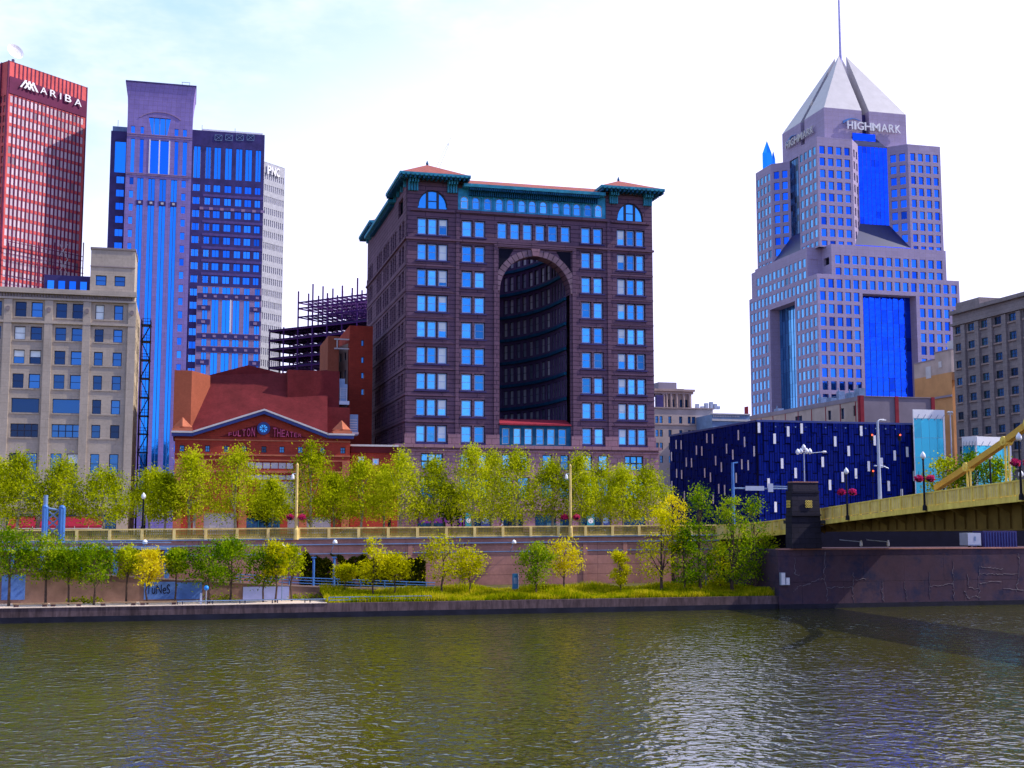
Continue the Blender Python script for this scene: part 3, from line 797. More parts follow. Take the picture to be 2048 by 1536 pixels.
for o in g0:
    m = MB(); win_frame(m, B.mp, *o, .4, Style('frame', 'g_dark', .15, max(2, int((o[1] - o[0]) / 1.3)), 1)); m.mi = 1; win_pane(m, B.mp, *o, .4)
    fu.part('shopfront', m, [M['frame'], M['g_dark']])
def banner(px0, px1, y0, y1, mt):
    a, b = bl(px0, 1040), bl(px1, 1040); z0, z1 = B.z(px0, y1), B.z(px0, y0)
    m = MB(); m.ubox(B.mp, a, b, z0, z1, -.30, -.24)
    p = fu.part('shop_banner', m, M[mt])
    m = MB(); cc = (a + b) / 2; zz = (z0 + z1) / 2; r = min(b - a, z1 - z0) * .36
    m.slab([(cc + r * math.cos(i * math.pi / 8), zz + r * math.sin(i * math.pi / 8)) for i in range(16)], B.mp, -.32, -.301)
    fu.part('disc', m, M['bluegrey' if mt != 'teal' else 'white'], p)
for a in ((917, 928, 1026, 1056, 'purple'), (930, 944, 1026, 1056, 'teal'), (961, 978, 1026, 1056, 'darkblue'), (1173, 1188, 1028, 1054, 'teal'), (1202, 1218, 1028, 1054, 'darkblue')): banner(*a)
m = MB(); a, b = bl(836, 1035), bl(892, 1035)
m.slab([(a, 11.0), (b, 11.0), (b, 12.6), (a, 12.6)], B.mp, -1.3, -.05); fu.part('awning', m, M['purple'])

# ================================================================== the red brick theatre
TT = 200.0
Y = Seg((Sx(350, 880, TT), TT), (Sx(700, 880, TT), TT))
th = Thing('brick_theatre', 'red brick theatre front with a wide gabled pediment and round window', 'theatre', (Y.p[0] + Y.L / 2, TT, ZS))
ze = Y.z(360, 866); zap = Y.z(528, 822)
g1_, g2_, gc = Y.u(384, 862), Y.u(656, 866), Y.u(528, 822)
wz0, wz1 = Y.z(360, 903), Y.z(360, 890)
tops = [(Y.u(x, 895), Y.u(x + 10, 895), wz0, wz1) for x in (359, 410, 448, 484, 523, 559, 596, 640, 681)]
big0, big1 = Y.u(494, 940), Y.u(588, 940)
gl = [(a, b, Y.z(540, 938), Y.z(540, 924)) for a, b in [(big0, big1)]] + [(big0, big1, Y.z(540, 960), Y.z(540, 949))]
door = [(Y.u(488, 1045), Y.u(560, 1045), ZS + .2, 11.9)]
lowg = [(Y.u(386, 1045), Y.u(470, 1045), 9.3, 12.6), (Y.u(575, 1045), Y.u(662, 1045), 9.3, 12.0)]
m = MB(); wall(m, Y, ZS - .5, ze, tops + gl + door + lowg, .4)
rc = 1.05; rz = Y.z(527, 857)
m.slab([(g1_, ze), (g2_, ze), (gc, zap)], Y.mp, 0, 8)
m.quad((Y.p[0], TT, ZS), (Y.p[0], TT + 45, ZS), (Y.p[0], TT + 45, ze), (Y.p[0], TT, ze)); m.quad(Y.mp(Y.L, ZS), Y.mp(Y.L, ze), Y.mp(Y.L, ze, 45), Y.mp(Y.L, ZS, 45))
m.quad(Y.mp(0, ze), Y.mp(Y.L, ze), Y.mp(Y.L, ze, 45), Y.mp(0, ze, 45))
th.part('front_wall', m, M['brick'])
# raking cornice
m = MB()
for (a, za), (b, zb_) in (((-.6, ze), (g1_ + .2, ze)), ((g1_, ze), (gc, zap)), ((gc, zap), (g2_, ze)), ((g2_ - .2, ze), (Y.L + .6, ze))):
    m.slab([(a, za), (b, zb_), (b, zb_ + .28), (a, za + .28)], Y.mp, -1.0, .2)
co = th.part('cornice', m, M['offwhite'])
m = MB()
for (a, za), (b, zb_) in (((-.5, ze), (g1_ + .2, ze)), ((g1_, ze), (gc, zap)), ((gc, zap), (g2_, ze)), ((g2_ - .2, ze), (Y.L + .5, ze))):
    m.slab([(a, za - .5), (b, zb_ - .5), (b, zb_ - .003), (a, za - .003)], Y.mp, -.85, -.003)
th.part('fascia', m, M['darkblue'], co)
for x in (Y.u(365, 850), Y.u(685, 850)):
    m = MB(); p = Y.mp(x, ze + .3, 1.2)
    m.box(p[0] - 1.5, p[0] + 1.5, p[1] - 1.5, p[1] + 1.5, ze + .28, ze + .75); m.box(p[0] - 1.2, p[0] + 1.2, p[1] - 1.2, p[1] + 1.2, ze + .75, ze + 1.0)
    m.lathe((p[0], p[1], ze + 1.0), [(1.5, 0), (.05, 1.5)], 4); th.part('corner_cap', m, M['terracotta'])
m = MB()
for z_, hh, pr in ((Y.z(360, 910), .25, .2), (Y.z(360, 880), .2, .15), (Y.z(360, 920), .2, .15), (Y.z(360, 944), .35, .18)): m.ubox(Y.mp, -.05, Y.L + .05, z_, z_ + hh, -pr, -.003)
for x in (0, Y.u(395, 900), Y.u(480, 900), Y.u(600, 900), Y.L - 1.2): m.ubox(Y.mp, x, x + 1.2, ZS, wz0 - 1.2, -.25, -.003)
th.part('band_course', m, M['terracotta'])
m = MB(); m.slab([(Y.u(440, 870), Y.z(440, 873)), (Y.u(514, 870), Y.z(440, 873)), (Y.u(514, 870), Y.z(440, 850)), (Y.u(508, 870), Y.z(440, 850))], Y.mp, -.12, -.003)
m.slab([(Y.u(540, 870), Y.z(440, 873)), (Y.u(615, 870), Y.z(440, 873)), (Y.u(546, 870), Y.z(440, 850)), (Y.u(540, 870), Y.z(440, 850))], Y.mp, -.12, -.003)
th.part('name_panel', m, M['brickdark'])
z_ = Y.z(440, 872)
for i, ch in enumerate('FULTON'): lettering(th, 'name_letter', ch, Y, Y.u(457 + i * 9.2, 870), Y.u(463.5 + i * 9.2, 870), z_, z_ + .55 + .17 * i, -.12, M['rosetile'], .2)
for i, ch in enumerate('THEATER'): lettering(th, 'name_letter', ch, Y, Y.u(546 + i * 8.4, 870), Y.u(552.5 + i * 8.4, 870), z_, z_ + 1.42 - .15 * i, -.12, M['rosetile'], .2)
m = MB(); cc = Y.u(527, 857); n = 20
for i in range(n):
    a0, a1 = 2 * math.pi * i / n, 2 * math.pi * (i + 1) / n
    m.slab([(cc + r * math.cos(a), rz + r * math.sin(a)) for r, a in ((.62, a0), (1.0, a0), (1.0, a1), (.62, a1))], Y.mp, -.35, -.003)
for i in range(4): 
    a = math.pi * i / 4; dx, dz = math.cos(a), math.sin(a)
    m.slab([(cc - .62 * dx - .04 * dz, rz - .62 * dz + .04 * dx), (cc + .62 * dx - .04 * dz, rz + .62 * dz + .04 * dx), (cc + .62 * dx + .04 * dz, rz + .62 * dz - .04 * dx), (cc - .62 * dx + .04 * dz, rz - .62 * dz - .04 * dx)], Y.mp, -.2, -.05)
rw = th.part('round_window', m, M['darkblue'])
m = MB(); m.slab([(cc + .62 * math.cos(2 * math.pi * i / n), rz + .62 * math.sin(2 * math.pi * i / n)) for i in range(n)], Y.mp, -.08, -.03); th.part('pane', m, M['g_fulton'], rw)
windows(th, Y, tops, Style('frame', 'g_dark', .1, 2, 2, True), .4); finish_windows(th, 'window')
windows(th, Y, gl, Style('brick', 'g_pale', .1, 6, 1, True, mw=.12), .4); windows(th, Y, lowg, Style('offwhite', 'g_pale', .12, 5, 3, True), .4); finish_windows(th, 'wide_window')
m = MB(); win_frame(m, Y.mp, *door[0], .4, Style('frame', 'g_dark', .2, 5, 1)); m.mi = 1; win_pane(m, Y.mp, *door[0], .4); th.part('entrance', m, [M['teal'], M['g_dark']])
m = MB(); m.ubox(Y.mp, Y.u(520, 990), Y.u(588, 990), 13.2, Y.z(540, 963), -.1, -.003); th.part('render_panel', m, M['greywall'])
m = MB(); a, b = Y.u(531, 985), Y.u(552, 985); z0, z1 = Y.z(540, 989), Y.z(540, 977)
win_frame(m, Y.mp, a, b, z0, z1, -.11, Style('frame', 'g_dark', .12, 2, 2)); m.mi = 1; win_pane(m, Y.mp, a, b, z0, z1, -.11); th.part('wide_window', m, [M['frame'], M['g_dark']])
# auditorium roof and fly tower behind the pediment
m = MB(); ta, tc_ = TT + 2.0, TT + 11.0
def PP(px, py, t): s_, z_ = at_t(px, py, t); return (s_, t, z_)
b0 = (Sx(366, 866, ta), ta, ze); b1 = (Sx(655, 866, ta), ta, ze)
A1, A2, A3, A4, A5 = PP(419, 750, tc_), PP(497, 730, tc_), PP(562, 746, tc_), PP(655, 740, tc_), PP(655, 866, ta)
m.add([b0, b1, A4, A3, A2, A1], [(0, 1, 2, 3, 4, 5)])
bk = [(p[0], p[1] + 25, p[2]) for p in (A1, A2, A3, A4)]
for i, (p, q) in enumerate(((A1, A2), (A2, A3), (A3, A4))): m.quad(p, q, bk[i + 1], bk[i])
m.quad(b0, A1, bk[0], (b0[0], ta + 34, ze)); m.quad(b1, A4, bk[3], (b1[0], ta + 34, ze))
th.part('auditorium_roof', m, M['brickdark'])
m = MB(); pa, pb, pc = PP(349, 740, TT + 2.6), PP(384, 742, TT + 2.6), PP(421, 743, TT + 9.2)
m.prism([pa[:2], pb[:2], pc[:2], (pc[0], pc[1] + 12), (pa[0], pc[1] + 12)], ze, pa[2])
th.part('stage_house', m, M['bricklit'])
m = MB(); q0 = PP(576, 752, TT + 7); q1 = PP(653, 741, TT + 7); m.box(q0[0], q1[0] + 2.2, TT + 7.5, TT + 30, ze, q1[2]); th.part('fly_block', m, M['brickdark'])
m = MB(); m.box(q1[0] - .2, Sx(700, 840, TT + 6), TT + 6.2, TT + 26, ze, Zx(690, 815, TT + 6)); th.part('side_block', m, M['brickdark'])

# annex between theatre and arched building
X = Seg((Sx(701, 930, TT + 2), TT + 2), (sL - 1.6, TT + 2))
an = Thing('brick_annex', 'low red brick annex with two small white framed windows and a pale parapet', 'building', (X.p[0] + X.L / 2, TT + 2, ZS))
zx = X.z(730, 893)
aop = [(X.u(716, 925), X.u(729, 925), X.z(720, 928), X.z(720, 913)), (X.u(745, 925), X.u(758, 925), X.z(750, 930), X.z(750, 917))]
dop = [(X.u(776, 1045), X.u(782, 1045), ZS + .1, 11.5)]
m = MB(); wall(m, X, ZS - .5, zx, aop + dop, .3); m.quad(X.mp(0, zx), X.mp(X.L, zx), X.mp(X.L, zx, 40), X.mp(0, zx, 40)); an.part('front_wall', m, M['brick'])
m = MB(); m.ubox(X.mp, -.1, X.L + .0, zx, zx + .3, -.5, .4); cp = an.part('coping', m, M['offwhite']); m = MB(); m.ubox(X.mp, 0, X.L, zx - 1.0, zx - .003, -.25, -.003); an.part('frieze', m, M['brickdark'], cp)
windows(an, X, aop, Style('white', 'g_fulton', .28, 1, 2, True), .2); finish_windows(an, 'window')
m = MB(); m.ubox(X.mp, *dop[0][:2], ZS + .1, 11.5, .15, .28); an.part('door', m, M['interior'])
# ================================================================== the beige office block on the left
TG = 200.0
g_r = Sx(268, 640, TG); g_l = -46.0
Gf = Seg((g_l, TG), (g_r, TG)); Gs = Seg((g_r, TG), (g_r, TG + 26))
bg = Thing('beige_office_block', 'beige stone office block with rows of dark sash windows and a penthouse', 'building', (-27, TG, ZS))
gz1 = Gf.z(100, 582)
R_ = [(603, 633), (652, 679), (699, 727), (747, 776), (796, 825), (847, 874), (906, 946)]
gz = [(Gf.z(40, b), Gf.z(40, a)) for a, b in R_]
cA = [Gf.u(x, 700) for x in (27, 49.5, 59.5, 82.5)]; cC = [Gf.u(x, 700) for x in (109, 131, 142, 164.5)]; cE = [Gf.u(x, 700) for x in (188, 206, 225.5, 244)]
dA = cC[0] - cA[0]; cZ = [x - dA for x in cA]
ops = []; one, wide, big = [], [], []
for j, (v0, v1) in enumerate(gz):
    for q, cs in enumerate((cZ, cA, cC)):
        if j in (4, 5): o = (cs[0], cs[3], v0, v1); ops.append(o); (wide if j == 5 else big).append(o)
        else:
            for k in (0, 2): o = (cs[k], cs[k + 1], v0, v1); ops.append(o); one.append(o)
    for k in (0, 2): o = (cE[k], cE[k + 1], v0, v1); ops.append(o); one.append(o)
low = [(a, b, 14.2, 17.4) for a, b in [(cs[k], cs[k + 1]) for cs in (cZ, cA, cC, cE) for k in (0, 2)]] + [(a[0], a[3], ZS + .3, 12.4) for a in (cZ, cA, cC, cE)]
m = MB(); wall(m, Gf, ZS - .5, gz1, ops + low, .4)
m.quad((g_l, TG, gz1), (g_r, TG, gz1), (g_r, TG + 26, gz1), (g_l, TG + 26, gz1))
bg.part('front_wall', m, M['beige'])
m = MB(); wall(m, Gs, ZS - .5, gz1, [(a, b, v0, v1) for v0, v1 in gz for a, b in span(2, Gs.L - 1, 5, .4)], .4); sw = bg.part('side_wall', m, M['buff'])
m = MB()
for x in (cZ[0] - 1.55, cA[0] - 1.55, cC[0] - 1.55, cE[0] - 1.75, cE[3] + .75): m.ubox(Gf.mp, x, x + 1.15, 13.4, gz[0][1] + .3, -.35, -.003)
bg.part('pilaster', m, M['beige'])
m = MB(); z = gz[0][1] + .35
m.ubox(Gf.mp, -1, Gf.L + .3, gz1 - .5, gz1 + .25, -.7, -.003); m.ubox(Gf.mp, -1, Gf.L + .2, z, z + .3, -.45, -.003)
z = gz[0][0] - .6; m.ubox(Gf.mp, -1, Gf.L + .2, z - .35, z, -.4, -.003); m.ubox(Gf.mp, -1, Gf.L + .2, 13.2, 13.7, -.5, -.003)
cn = bg.part('cornice', m, M['beige'])
m = MB(); z = gz1 - .75; n = 92
for i in range(n):
    x = Gf.L * (i + .5) / n; m.ubox(Gf.mp, x - .09, x + .09, z - .5, z + .23, -.3, -.003)
bg.part('dentil', m, M['greystone'], cn)
m = MB()
for x in (cA[0] - .98, cC[0] - .98, cE[0] - 1.18, cE[3] + 1.3):
    zz = (gz[0][0] + gz[0][1]) / 2; m.slab([(x + .3 * math.cos(i * math.pi / 4), zz + .42 * math.sin(i * math.pi / 4)) for i in range(8)], Gf.mp, -.45, -.351)
bg.part('medallion', m, M['greystone'])
windows(bg, Gf, [o + (rnd.random(),) for o in one], Style('frame', 'g_dark', .1, 1, 2, True, .14), .4)
windows(bg, Gf, [o + (9,) for o in wide], Style('frame', 'g_dark', .1, 4, 2, True, mw=.12), .4)
windows(bg, Gf, [o + (9,) for o in big], Style('frame', 'g_dark', .1, 1, 1, True), .4)
windows(bg, Gf, [o + (9,) for o in low], Style('frame', 'g_dark', .1, 2, 2, True), .4)
windows(bg, Gs, [(a, b, v0, v1, 9) for v0, v1 in gz for a, b in span(2, Gs.L - 1, 5, .4)], Style('frame', 'g_dark', .1, 1, 2, True), .4)
finish_windows(bg, 'window', 98)
m = MB(); zz = 0
for v0, v1 in gz:
    for cs in (cA, cC, cE):
        m.ubox(Gf.mp, cs[0] - .1, cs[3] + .1, v0 - .2, v0, -.12, .1)
bg.part('window_sill', m, M['beige'])
# penthouse
PH = Seg((Sx(181, 540, TG + 1.2), TG + 1.2), (g_r - .15, TG + 1.2))
pz = PH.z(225, 500)
pops = [(PH.u(a, 560), PH.u(b, 560), PH.z(200, 571), PH.z(200, 550.5)) for a, b in ((190.5, 213), (229, 250.5))]
m = MB(); wall(m, PH, gz1, pz, pops, .35); m.quad(PH.mp(0, pz), PH.mp(PH.L, pz), PH.mp(PH.L, pz, 9), PH.mp(0, pz, 9)); m.quad(PH.mp(0, pz), PH.mp(0, pz, 9), PH.mp(0, gz1, 9), PH.mp(0, gz1))
m.quad(PH.mp(PH.L, pz), PH.mp(PH.L, pz, 9), PH.mp(PH.L, gz1, 9), PH.mp(PH.L, gz1))
ph = bg.part('penthouse', m, M['beige'])
m = MB(); m.ubox(PH.mp, -.1, PH.L + .1, pz, pz + .3, -.15, 9.1); m.ubox(PH.mp, -.05, PH.L + .05, PH.z(225, 535), PH.z(225, 533), -.12, -.003); bg.part('penthouse_coping', m, M['greystone'], ph)
windows(bg, PH, pops, Style('frame', 'g_dark', .12, 1, 2), .35); finish_windows(bg, 'penthouse_window')
m = MB(); LK = Seg((Sx(88, 560, TG + 4), TG + 4), (Sx(181, 560, TG + 4), TG + 4))
lz1_ = LK.z(140, 551); m.ubox(LK.mp, 0, LK.L, gz1, lz1_, .1, 4); lk = bg.part('roof_lantern', m, M['granitedark'])
m = MB(); 
for a, b in span(.2, LK.L - .2, 4, .6): m.ubox(LK.mp, a, b, gz1 + .3, lz1_ - .9, .02, .097)
bg.part('lantern_glazing', m, M['g_blue'], lk)
m = MB(); a, b = Gf.u(40, 1045), Gf.u(206, 1045)
n = 6; P = [(0, 9.9), (-1.6, 9.9)] + [(-1.6 + 1.6 * math.sin(i * math.pi / 2 / n), 10.6 + 1.5 * math.sin(i * math.pi / 2 / n)) for i in range(n + 1)]
for a_, b_ in ((Gf.u(18, 1045), Gf.u(72, 1045)), (Gf.u(82, 1045), Gf.u(206, 1045))):
    k = len(P); vs = [Gf.mp(a_, z, d - .01) for d, z in P] + [Gf.mp(b_, z, d - .01) for d, z in P]
    m.add(vs, [(i, (i + 1) % k, k + (i + 1) % k, k + i) for i in range(k)] + [tuple(range(k)), tuple(range(k, 2 * k))[::-1]])
aw_ = bg.part('awning', m, M['maroon'])
m = MB(); m.ubox(Gf.mp, a, b, 10.2, 10.32, -1.66, -1.615)
for i in range(7): x = a + (b - a) * i / 6; m.ubox(Gf.mp, x - .04, x + .04, 9.95, 10.6, -1.65, -1.614)
bg.part('awning_trim', m, M['offwhite'], aw_)
# fire escape on the flank
m = MB(); fs = g_r + .35
fe = Thing('fire_escape', 'black iron fire escape climbing the flank of the beige block', 'fire escape', (fs, TG + 19, ZS))
fx0, fx1 = Sx(279, 800, TG + 19), Sx(297, 800, TG + 19)
for x in (fx0, fx1): 
    for y in (TG + 18.2, TG + 20.4): m.tube((x, y, ZS), (x, y, Zx(285, 640, TG + 19)), .1, n=5)
fe.part('post', m, M['black'])
zs = [Zx(285, y, TG + 19) for y in (942, 905, 868, 832, 795, 757, 720, 683, 650)]
for i, z in enumerate(zs):
    m = MB(); m.box(fx0 - .15, fx1 + .15, TG + 18.1, TG + 20.5, z - .1, z + .05)
    for h in (.5, 1.0): m.tube((fx0, TG + 18.1, z + h), (fx1, TG + 18.1, z + h), .045, n=4)
    for k in range(6): x = fx0 + (fx1 - fx0) * k / 5; m.tube((x, TG + 18.1, z), (x, TG + 18.1, z + 1.0), .03, n=4)
    fe.part('landing', m, M['black'])
    if i < len(zs) - 1:
        m = MB(); x0, x1 = (fx0, fx1) if i % 2 else (fx1, fx0)
        for dy in (18.4, 19.2): m.tube((x0, TG + dy, z), (x1, TG + dy, zs[i + 1]), .07, n=4)
        for k in range(8): f = (k + .5) / 8; m.box(x0 + (x1 - x0) * f - .12, x0 + (x1 - x0) * f + .12, TG + 18.4, TG + 19.2, z + (zs[i + 1] - z) * f - .02, z + (zs[i + 1] - z) * f + .02)
        fe.part('stair', m, M['black'])

# ================================================================== red steel tower
def on_depth(px, py, Yd):       # the point of a sight line at forward distance Yd
    r = ray(px, py); k = Yd / r[1]; return (r[0] * k, Yd, HC + r[2] * k)
p = on_depth(18.6, 121, 420); p0 = G2.loc(p[0], p[1])
rt0 = p0[1]; rs1 = at_t(174, 178, rt0, G2)[0]; rz1 = p[2]
RF = Seg((p0[0], rt0), (rs1, rt0), G2)
rl = Seg((p0[0], rt0 + 30), (p0[0], rt0), G2)
rt = Thing('red_tower', 'tall red steel tower with white rooftop lettering and sunlit window bands', 'tower', (p0[0], rt0, ZS), G2)
zs_ = RF.z(20, 190); fl = (RF.z(22, 500) - zs_) / -15.0
nf = 26; nc = 19
cols = span(.8, RF.L - .8, nc, .72)
rows_r = [(zs_ - fl * (i + .69), zs_ - fl * i) for i in range(nf) if zs_ - fl * (i + 1) > 12]
ops = [(a, b, v0, v1) for v0, v1 in rows_r for a, b in cols]
m = MB(); wall(m, RF, ZS, rz1, ops, .16)
opl = [(a, b, v0, v1) for v0, v1 in rows_r for a, b in span(12, rl.L - .8, 9, .6)]
wall(m, rl, ZS, rz1, opl, .5)
m.prism([RF.mp(0, 0)[:2], RF.mp(RF.L, 0)[:2], RF.mp(RF.L, 0, 30)[:2], RF.mp(0, 0, 30)[:2]], rz1 - .3, rz1)
m.quad(RF.mp(RF.L, ZS), RF.mp(RF.L, rz1), RF.mp(RF.L, rz1, 30), RF.mp(RF.L, ZS, 30))
rt.part('wall', m, M['redsteel'])
m = MB()
ks = [0.0] + [(cols[i][1] + cols[i + 1][0]) / 2 for i in range(nc - 1)] + [RF.L]
for x in ks: m.ubox(RF.mp, x - .24, x + .24, ZS, rz1, -.12, -.004)
for x in (.0, 14, 18, 22, 26, rl.L): m.ubox(rl.mp, x - .2, x + .2, ZS, rz1, -.4, -.004)
rt.part('fin', m, M['redfin'])
windows(rt, RF, ops, Style('redfin', 'g_warm', .03, 1, 1), .14); windows(rt, rl, opl, Style('redfin', 'g_warm', .06, 2, 1, mw=.35), .5)
finish_windows(rt, 'window', 96)
m = MB(); m.ubox(RF.mp, .3, RF.L - .3, zs_ + .6, zs_ + 6.6, -.26, -.23); sp_ = rt.part('sign_band', m, M['redfin'])
for ch, a, b, y0, y1 in (('A', 77.5, 91, 176, 189), ('R', 97, 109.5, 182, 195), ('I', 117, 119, 187, 200), ('B', 127, 139.5, 191, 205), ('A', 146, 160, 199, 213)):
    u0_, u1_ = RF.u(a, y0), RF.u(b, y0); z0, z1 = RF.z((a + b) / 2, y1), RF.z((a + b) / 2, y0)
    lettering(rt, 'sign_letter', ch, RF, u0_, u1_, z0, z1, -.65, M['white'], .4, parent=None)
m = MB()
for k in range(3):
    x0 = RF.u(36 + k * 8, 180); dx = RF.u(52, 180) - RF.u(36, 180); z0 = RF.z(50, 179); z1 = RF.z(50, 162)
    m.slab([(x0, z0), (x0 + dx * .22, z0), (x0 + dx * .85, z1), (x0 + dx * .62, z1)], RF.mp, -1.1, -.7)
    m.slab([(x0 + dx * .5, z1 - .2), (x0 + dx * .7, z1), (x0 + dx * 1.35, z0), (x0 + dx * 1.1, z0)], RF.mp, -1.12, -.72)
rt.part('sign_emblem', m, M['white'])
dz = RF.mp(RF.u(40, 130), rz1, 4)
m = MB(); m.tube(dz, (dz[0], dz[1], rz1 + 2.5), .6, .5, 8); d_ = solo('satellite_dish', m, M['bluegrey'], 'white satellite dish on the roof edge of the red tower', 'dish', dz, G2)
m = MB(); ct = Vector((dz[0] - .5, dz[1] - .6, rz1 + 4.2)); ax = Vector((-.1, -.9, .35)).normalized(); X_ = ax.orthogonal().normalized(); Y_ = ax.cross(X_)
rings = []
for r, h in ((.05, .3), (1.3, .5), (2.3, 1.05), (3.0, 1.7)):
    rings.append([ct + ax * h + (X_ * math.cos(a) + Y_ * math.sin(a)) * r for a in [2 * math.pi * i / 16 for i in range(16)]])
for k in range(3): m.add(rings[k] + rings[k + 1], [(i, (i + 1) % 16, 16 + (i + 1) % 16, 16 + i) for i in range(16)])
me = m.mesh('reflector', M['white'], dz); o = bpy.data.objects.new('reflector', me); COL.objects.link(o); o.parent = d_
# construction hoist scaffold at the foot of the tower
m = MB(); zz0 = RF.z(60, 575)
sc = Thing('scaffold', 'dark pipe scaffold across the lower storeys of the red tower', 'scaffold', RF.mp(0, zz0 - 10, -2), G2)
for px in (8, 22, 68, 100, 158): x = RF.u(px, 540); m.tube(RF.mp(x, zz0 - 10, -2), RF.mp(x, RF.z(px, 486), -2), .22, n=5)
sc.part('standard', m, M['redfin'])
m = MB()
for y in (488, 497, 512, 523, 540, 556): m.tube(RF.mp(RF.u(5, y), RF.z(30, y), -2), RF.mp(RF.u(160, y + 10), RF.z(30, y), -2), .13, n=5)
sc.part('ledger', m, M['redfin'])
m = MB()
for a, b in ((112, 128), (128, 112)):
    for y in (490, 520, 550): m.tube(RF.mp(RF.u(a, y), RF.z(a, y), -2.1), RF.mp(RF.u(b, y), RF.z(a, y + 26), -2.1), .1, n=4)
sc.part('brace', m, M['offwhite'])

# ================================================================== blue and mauve granite tower
TBL = 456.0
cs0, cs1 = Sx(253, 300, TBL), Sx(384, 300, TBL)
C = Seg((cs0, TBL), (cs1, TBL)); ctop = C.z(320, 170); cneck = C.z(320, 236)
bt = Thing('blue_granite_tower', 'mauve granite tower with a flared crown, tall blue window strips and dark blue wings', 'tower', ((cs0 + cs1) / 2, TBL, ZS))
cu = lambda a, b, y: (C.u(a, y), C.u(b, y))
ops, ws = [], {'sm': [], 'strip': [], 'tall': []}
def addw(k, o): ops.append(o); ws[k].append(o)
flr = C.z(320, 356) - C.z(320, 382)
strips = [cu(273.5, 286.5, 380), cu(296, 309.5, 380), cu(318.5, 332, 380), cu(341.5, 354, 380)]
zs1, zsb = C.z(320, 358), 14.0; zsq0, zsq1 = C.z(280, 409), C.z(280, 400)
for a, b in strips: addw('strip', (a, b, zsq1, zs1)); addw('strip', (a, b, zsb, zsq0))
sms = [cu(258, 266.5, 380), cu(362.5, 371.5, 380)]
for i in range(24):
    z1 = zs1 - flr * i
    if z1 - flr * .55 < 15: break
    for a, b in sms: addw('sm', (a, b, z1 - flr * .55, z1))
ta0, ta1 = C.z(300, 347), C.z(300, 279)
for a, b in (cu(261, 269, 310), cu(279, 287, 310), cu(348.5, 356.5, 310), cu(365, 374, 310)): addw('tall', (a, b, ta0, ta1))
addw('tall', (*cu(299, 338.5, 310), ta0, ta1 - .1))
for a, b in (cu(262, 270, 260), cu(281, 288, 260), cu(349, 357, 260), cu(366, 374, 260)): addw('sm', (a, b, C.z(300, 268), C.z(300, 254)))
fa, fb = C.u(297, 235), C.u(343, 235); fz0, fz1 = C.z(320, 270), C.z(320, 232)
ops.append((fa, fb, fz0, fz1))
m = MB(); wall(m, C, ZS, cneck, ops, .5)
# flared crown
fl0 = .9
dp = 18.0
prof = [(cneck, 0), (cneck + 4, .05), (C.z(320, 200), .15), (C.z(320, 185), .4), (ctop, .85)]
for (za, ea), (zb_, eb) in zip(prof, prof[1:]):
    A_ = [(cs0 - ea, TBL - ea, za), (cs1 + ea, TBL - ea, za), (cs1 + ea, TBL + dp + ea, za), (cs0 - ea, TBL + dp + ea, za)]
    B_ = [(cs0 - eb, TBL - eb, zb_), (cs1 + eb, TBL - eb, zb_), (cs1 + eb, TBL + dp + eb, zb_), (cs0 - eb, TBL + dp + eb, zb_)]
    for i in range(4): m.quad(A_[i], A_[(i + 1) % 4], B_[(i + 1) % 4], B_[i])
m.add(B_, [(0, 1, 2, 3)])
m.quad((cs1, TBL, ZS), (cs1, TBL + dp, ZS), (cs1, TBL + dp, cneck), (cs1, TBL, cneck)); m.quad((cs0, TBL, ZS), (cs0, TBL, cneck), (cs0, TBL + dp, cneck), (cs0, TBL + dp, ZS))
m.quad((cs0, TBL + dp, ZS), (cs1, TBL + dp, ZS), (cs1, TBL + dp, cneck), (cs0, TBL + dp, cneck))
# the spandrels that narrow the fan window to a trapezium
m.slab([(fa, fz0), (fa + (fb - fa) * .17, fz0), (fa, fz1)], C.mp, 0, .4); m.slab([(fb, fz0), (fb, fz1), (fb - (fb - fa) * .17, fz0)], C.mp, 0, .4)
bt.part('shaft', m, M['granite'])
m = MB()
for (y, hh, pr) in ((166.5, 1.0, 1.75),): m.box(cs0 - 1.0, cs1 + 1.0, TBL - 1.0, TBL + dp + 1.0, ctop, ctop + .5)
bt.part('crown_coping', m, M['granitedark'])
m = MB()
for y in (272, 276, 350, 353): m.ubox(C.mp, 0, C.L, C.z(320, y), C.z(320, y) + .25, -.2, -.004)
n = 18; 
for k, (rr, zz) in enumerate(((9.0, C.z(320, 262)),)):
    cc = C.L / 2
    for i in range(4, n - 4):
        a0, a1 = math.pi * i / n, math.pi * (i + 1) / n
        m.slab([(cc + (rr + q) * math.cos(a), zz + (rr + q) * math.sin(a) * .75) for q, a in ((0, a0), (.4, a0), (.4, a1), (0, a1))], C.mp, -.18, -.004)
bt.part('band_course', m, M['granitepink'])
m = MB(); win_frame(m, C.mp, fa, fb, fz0, fz1, .5, Style('granitedark', 'g_blue', .15, 4, 1, mw=.35)); m.mi = 1; win_pane(m, C.mp, fa, fb, fz0, fz1, .5); bt.part('fan_window', m, [M['bluegrey'], M['g_blue']])
windows(bt, C, ws['sm'], Style('granite', 'g_blue', .08), .4)
WINS_SM = bt.wins; bt.wins = []
windows(bt, C, ws['strip'], Style('bluesteel', 'g_strip', .12, 2, 1, mw=.3), .4); finish_windows(bt, 'window_strip')
windows(bt, C, ws['tall'], Style('bluegrey', 'g_blue', .12, 1, 1), .4); finish_windows(bt, 'tall_window')
m = MB()
for px in (299, 318.5, 338.5): x = C.u(px, 310); m.ubox(C.mp, x - .22, x + .22, ta0, ta1, -.15, .1)
bt.part('white_mullion', m, M['white'])
m = MB(); m2 = MB()
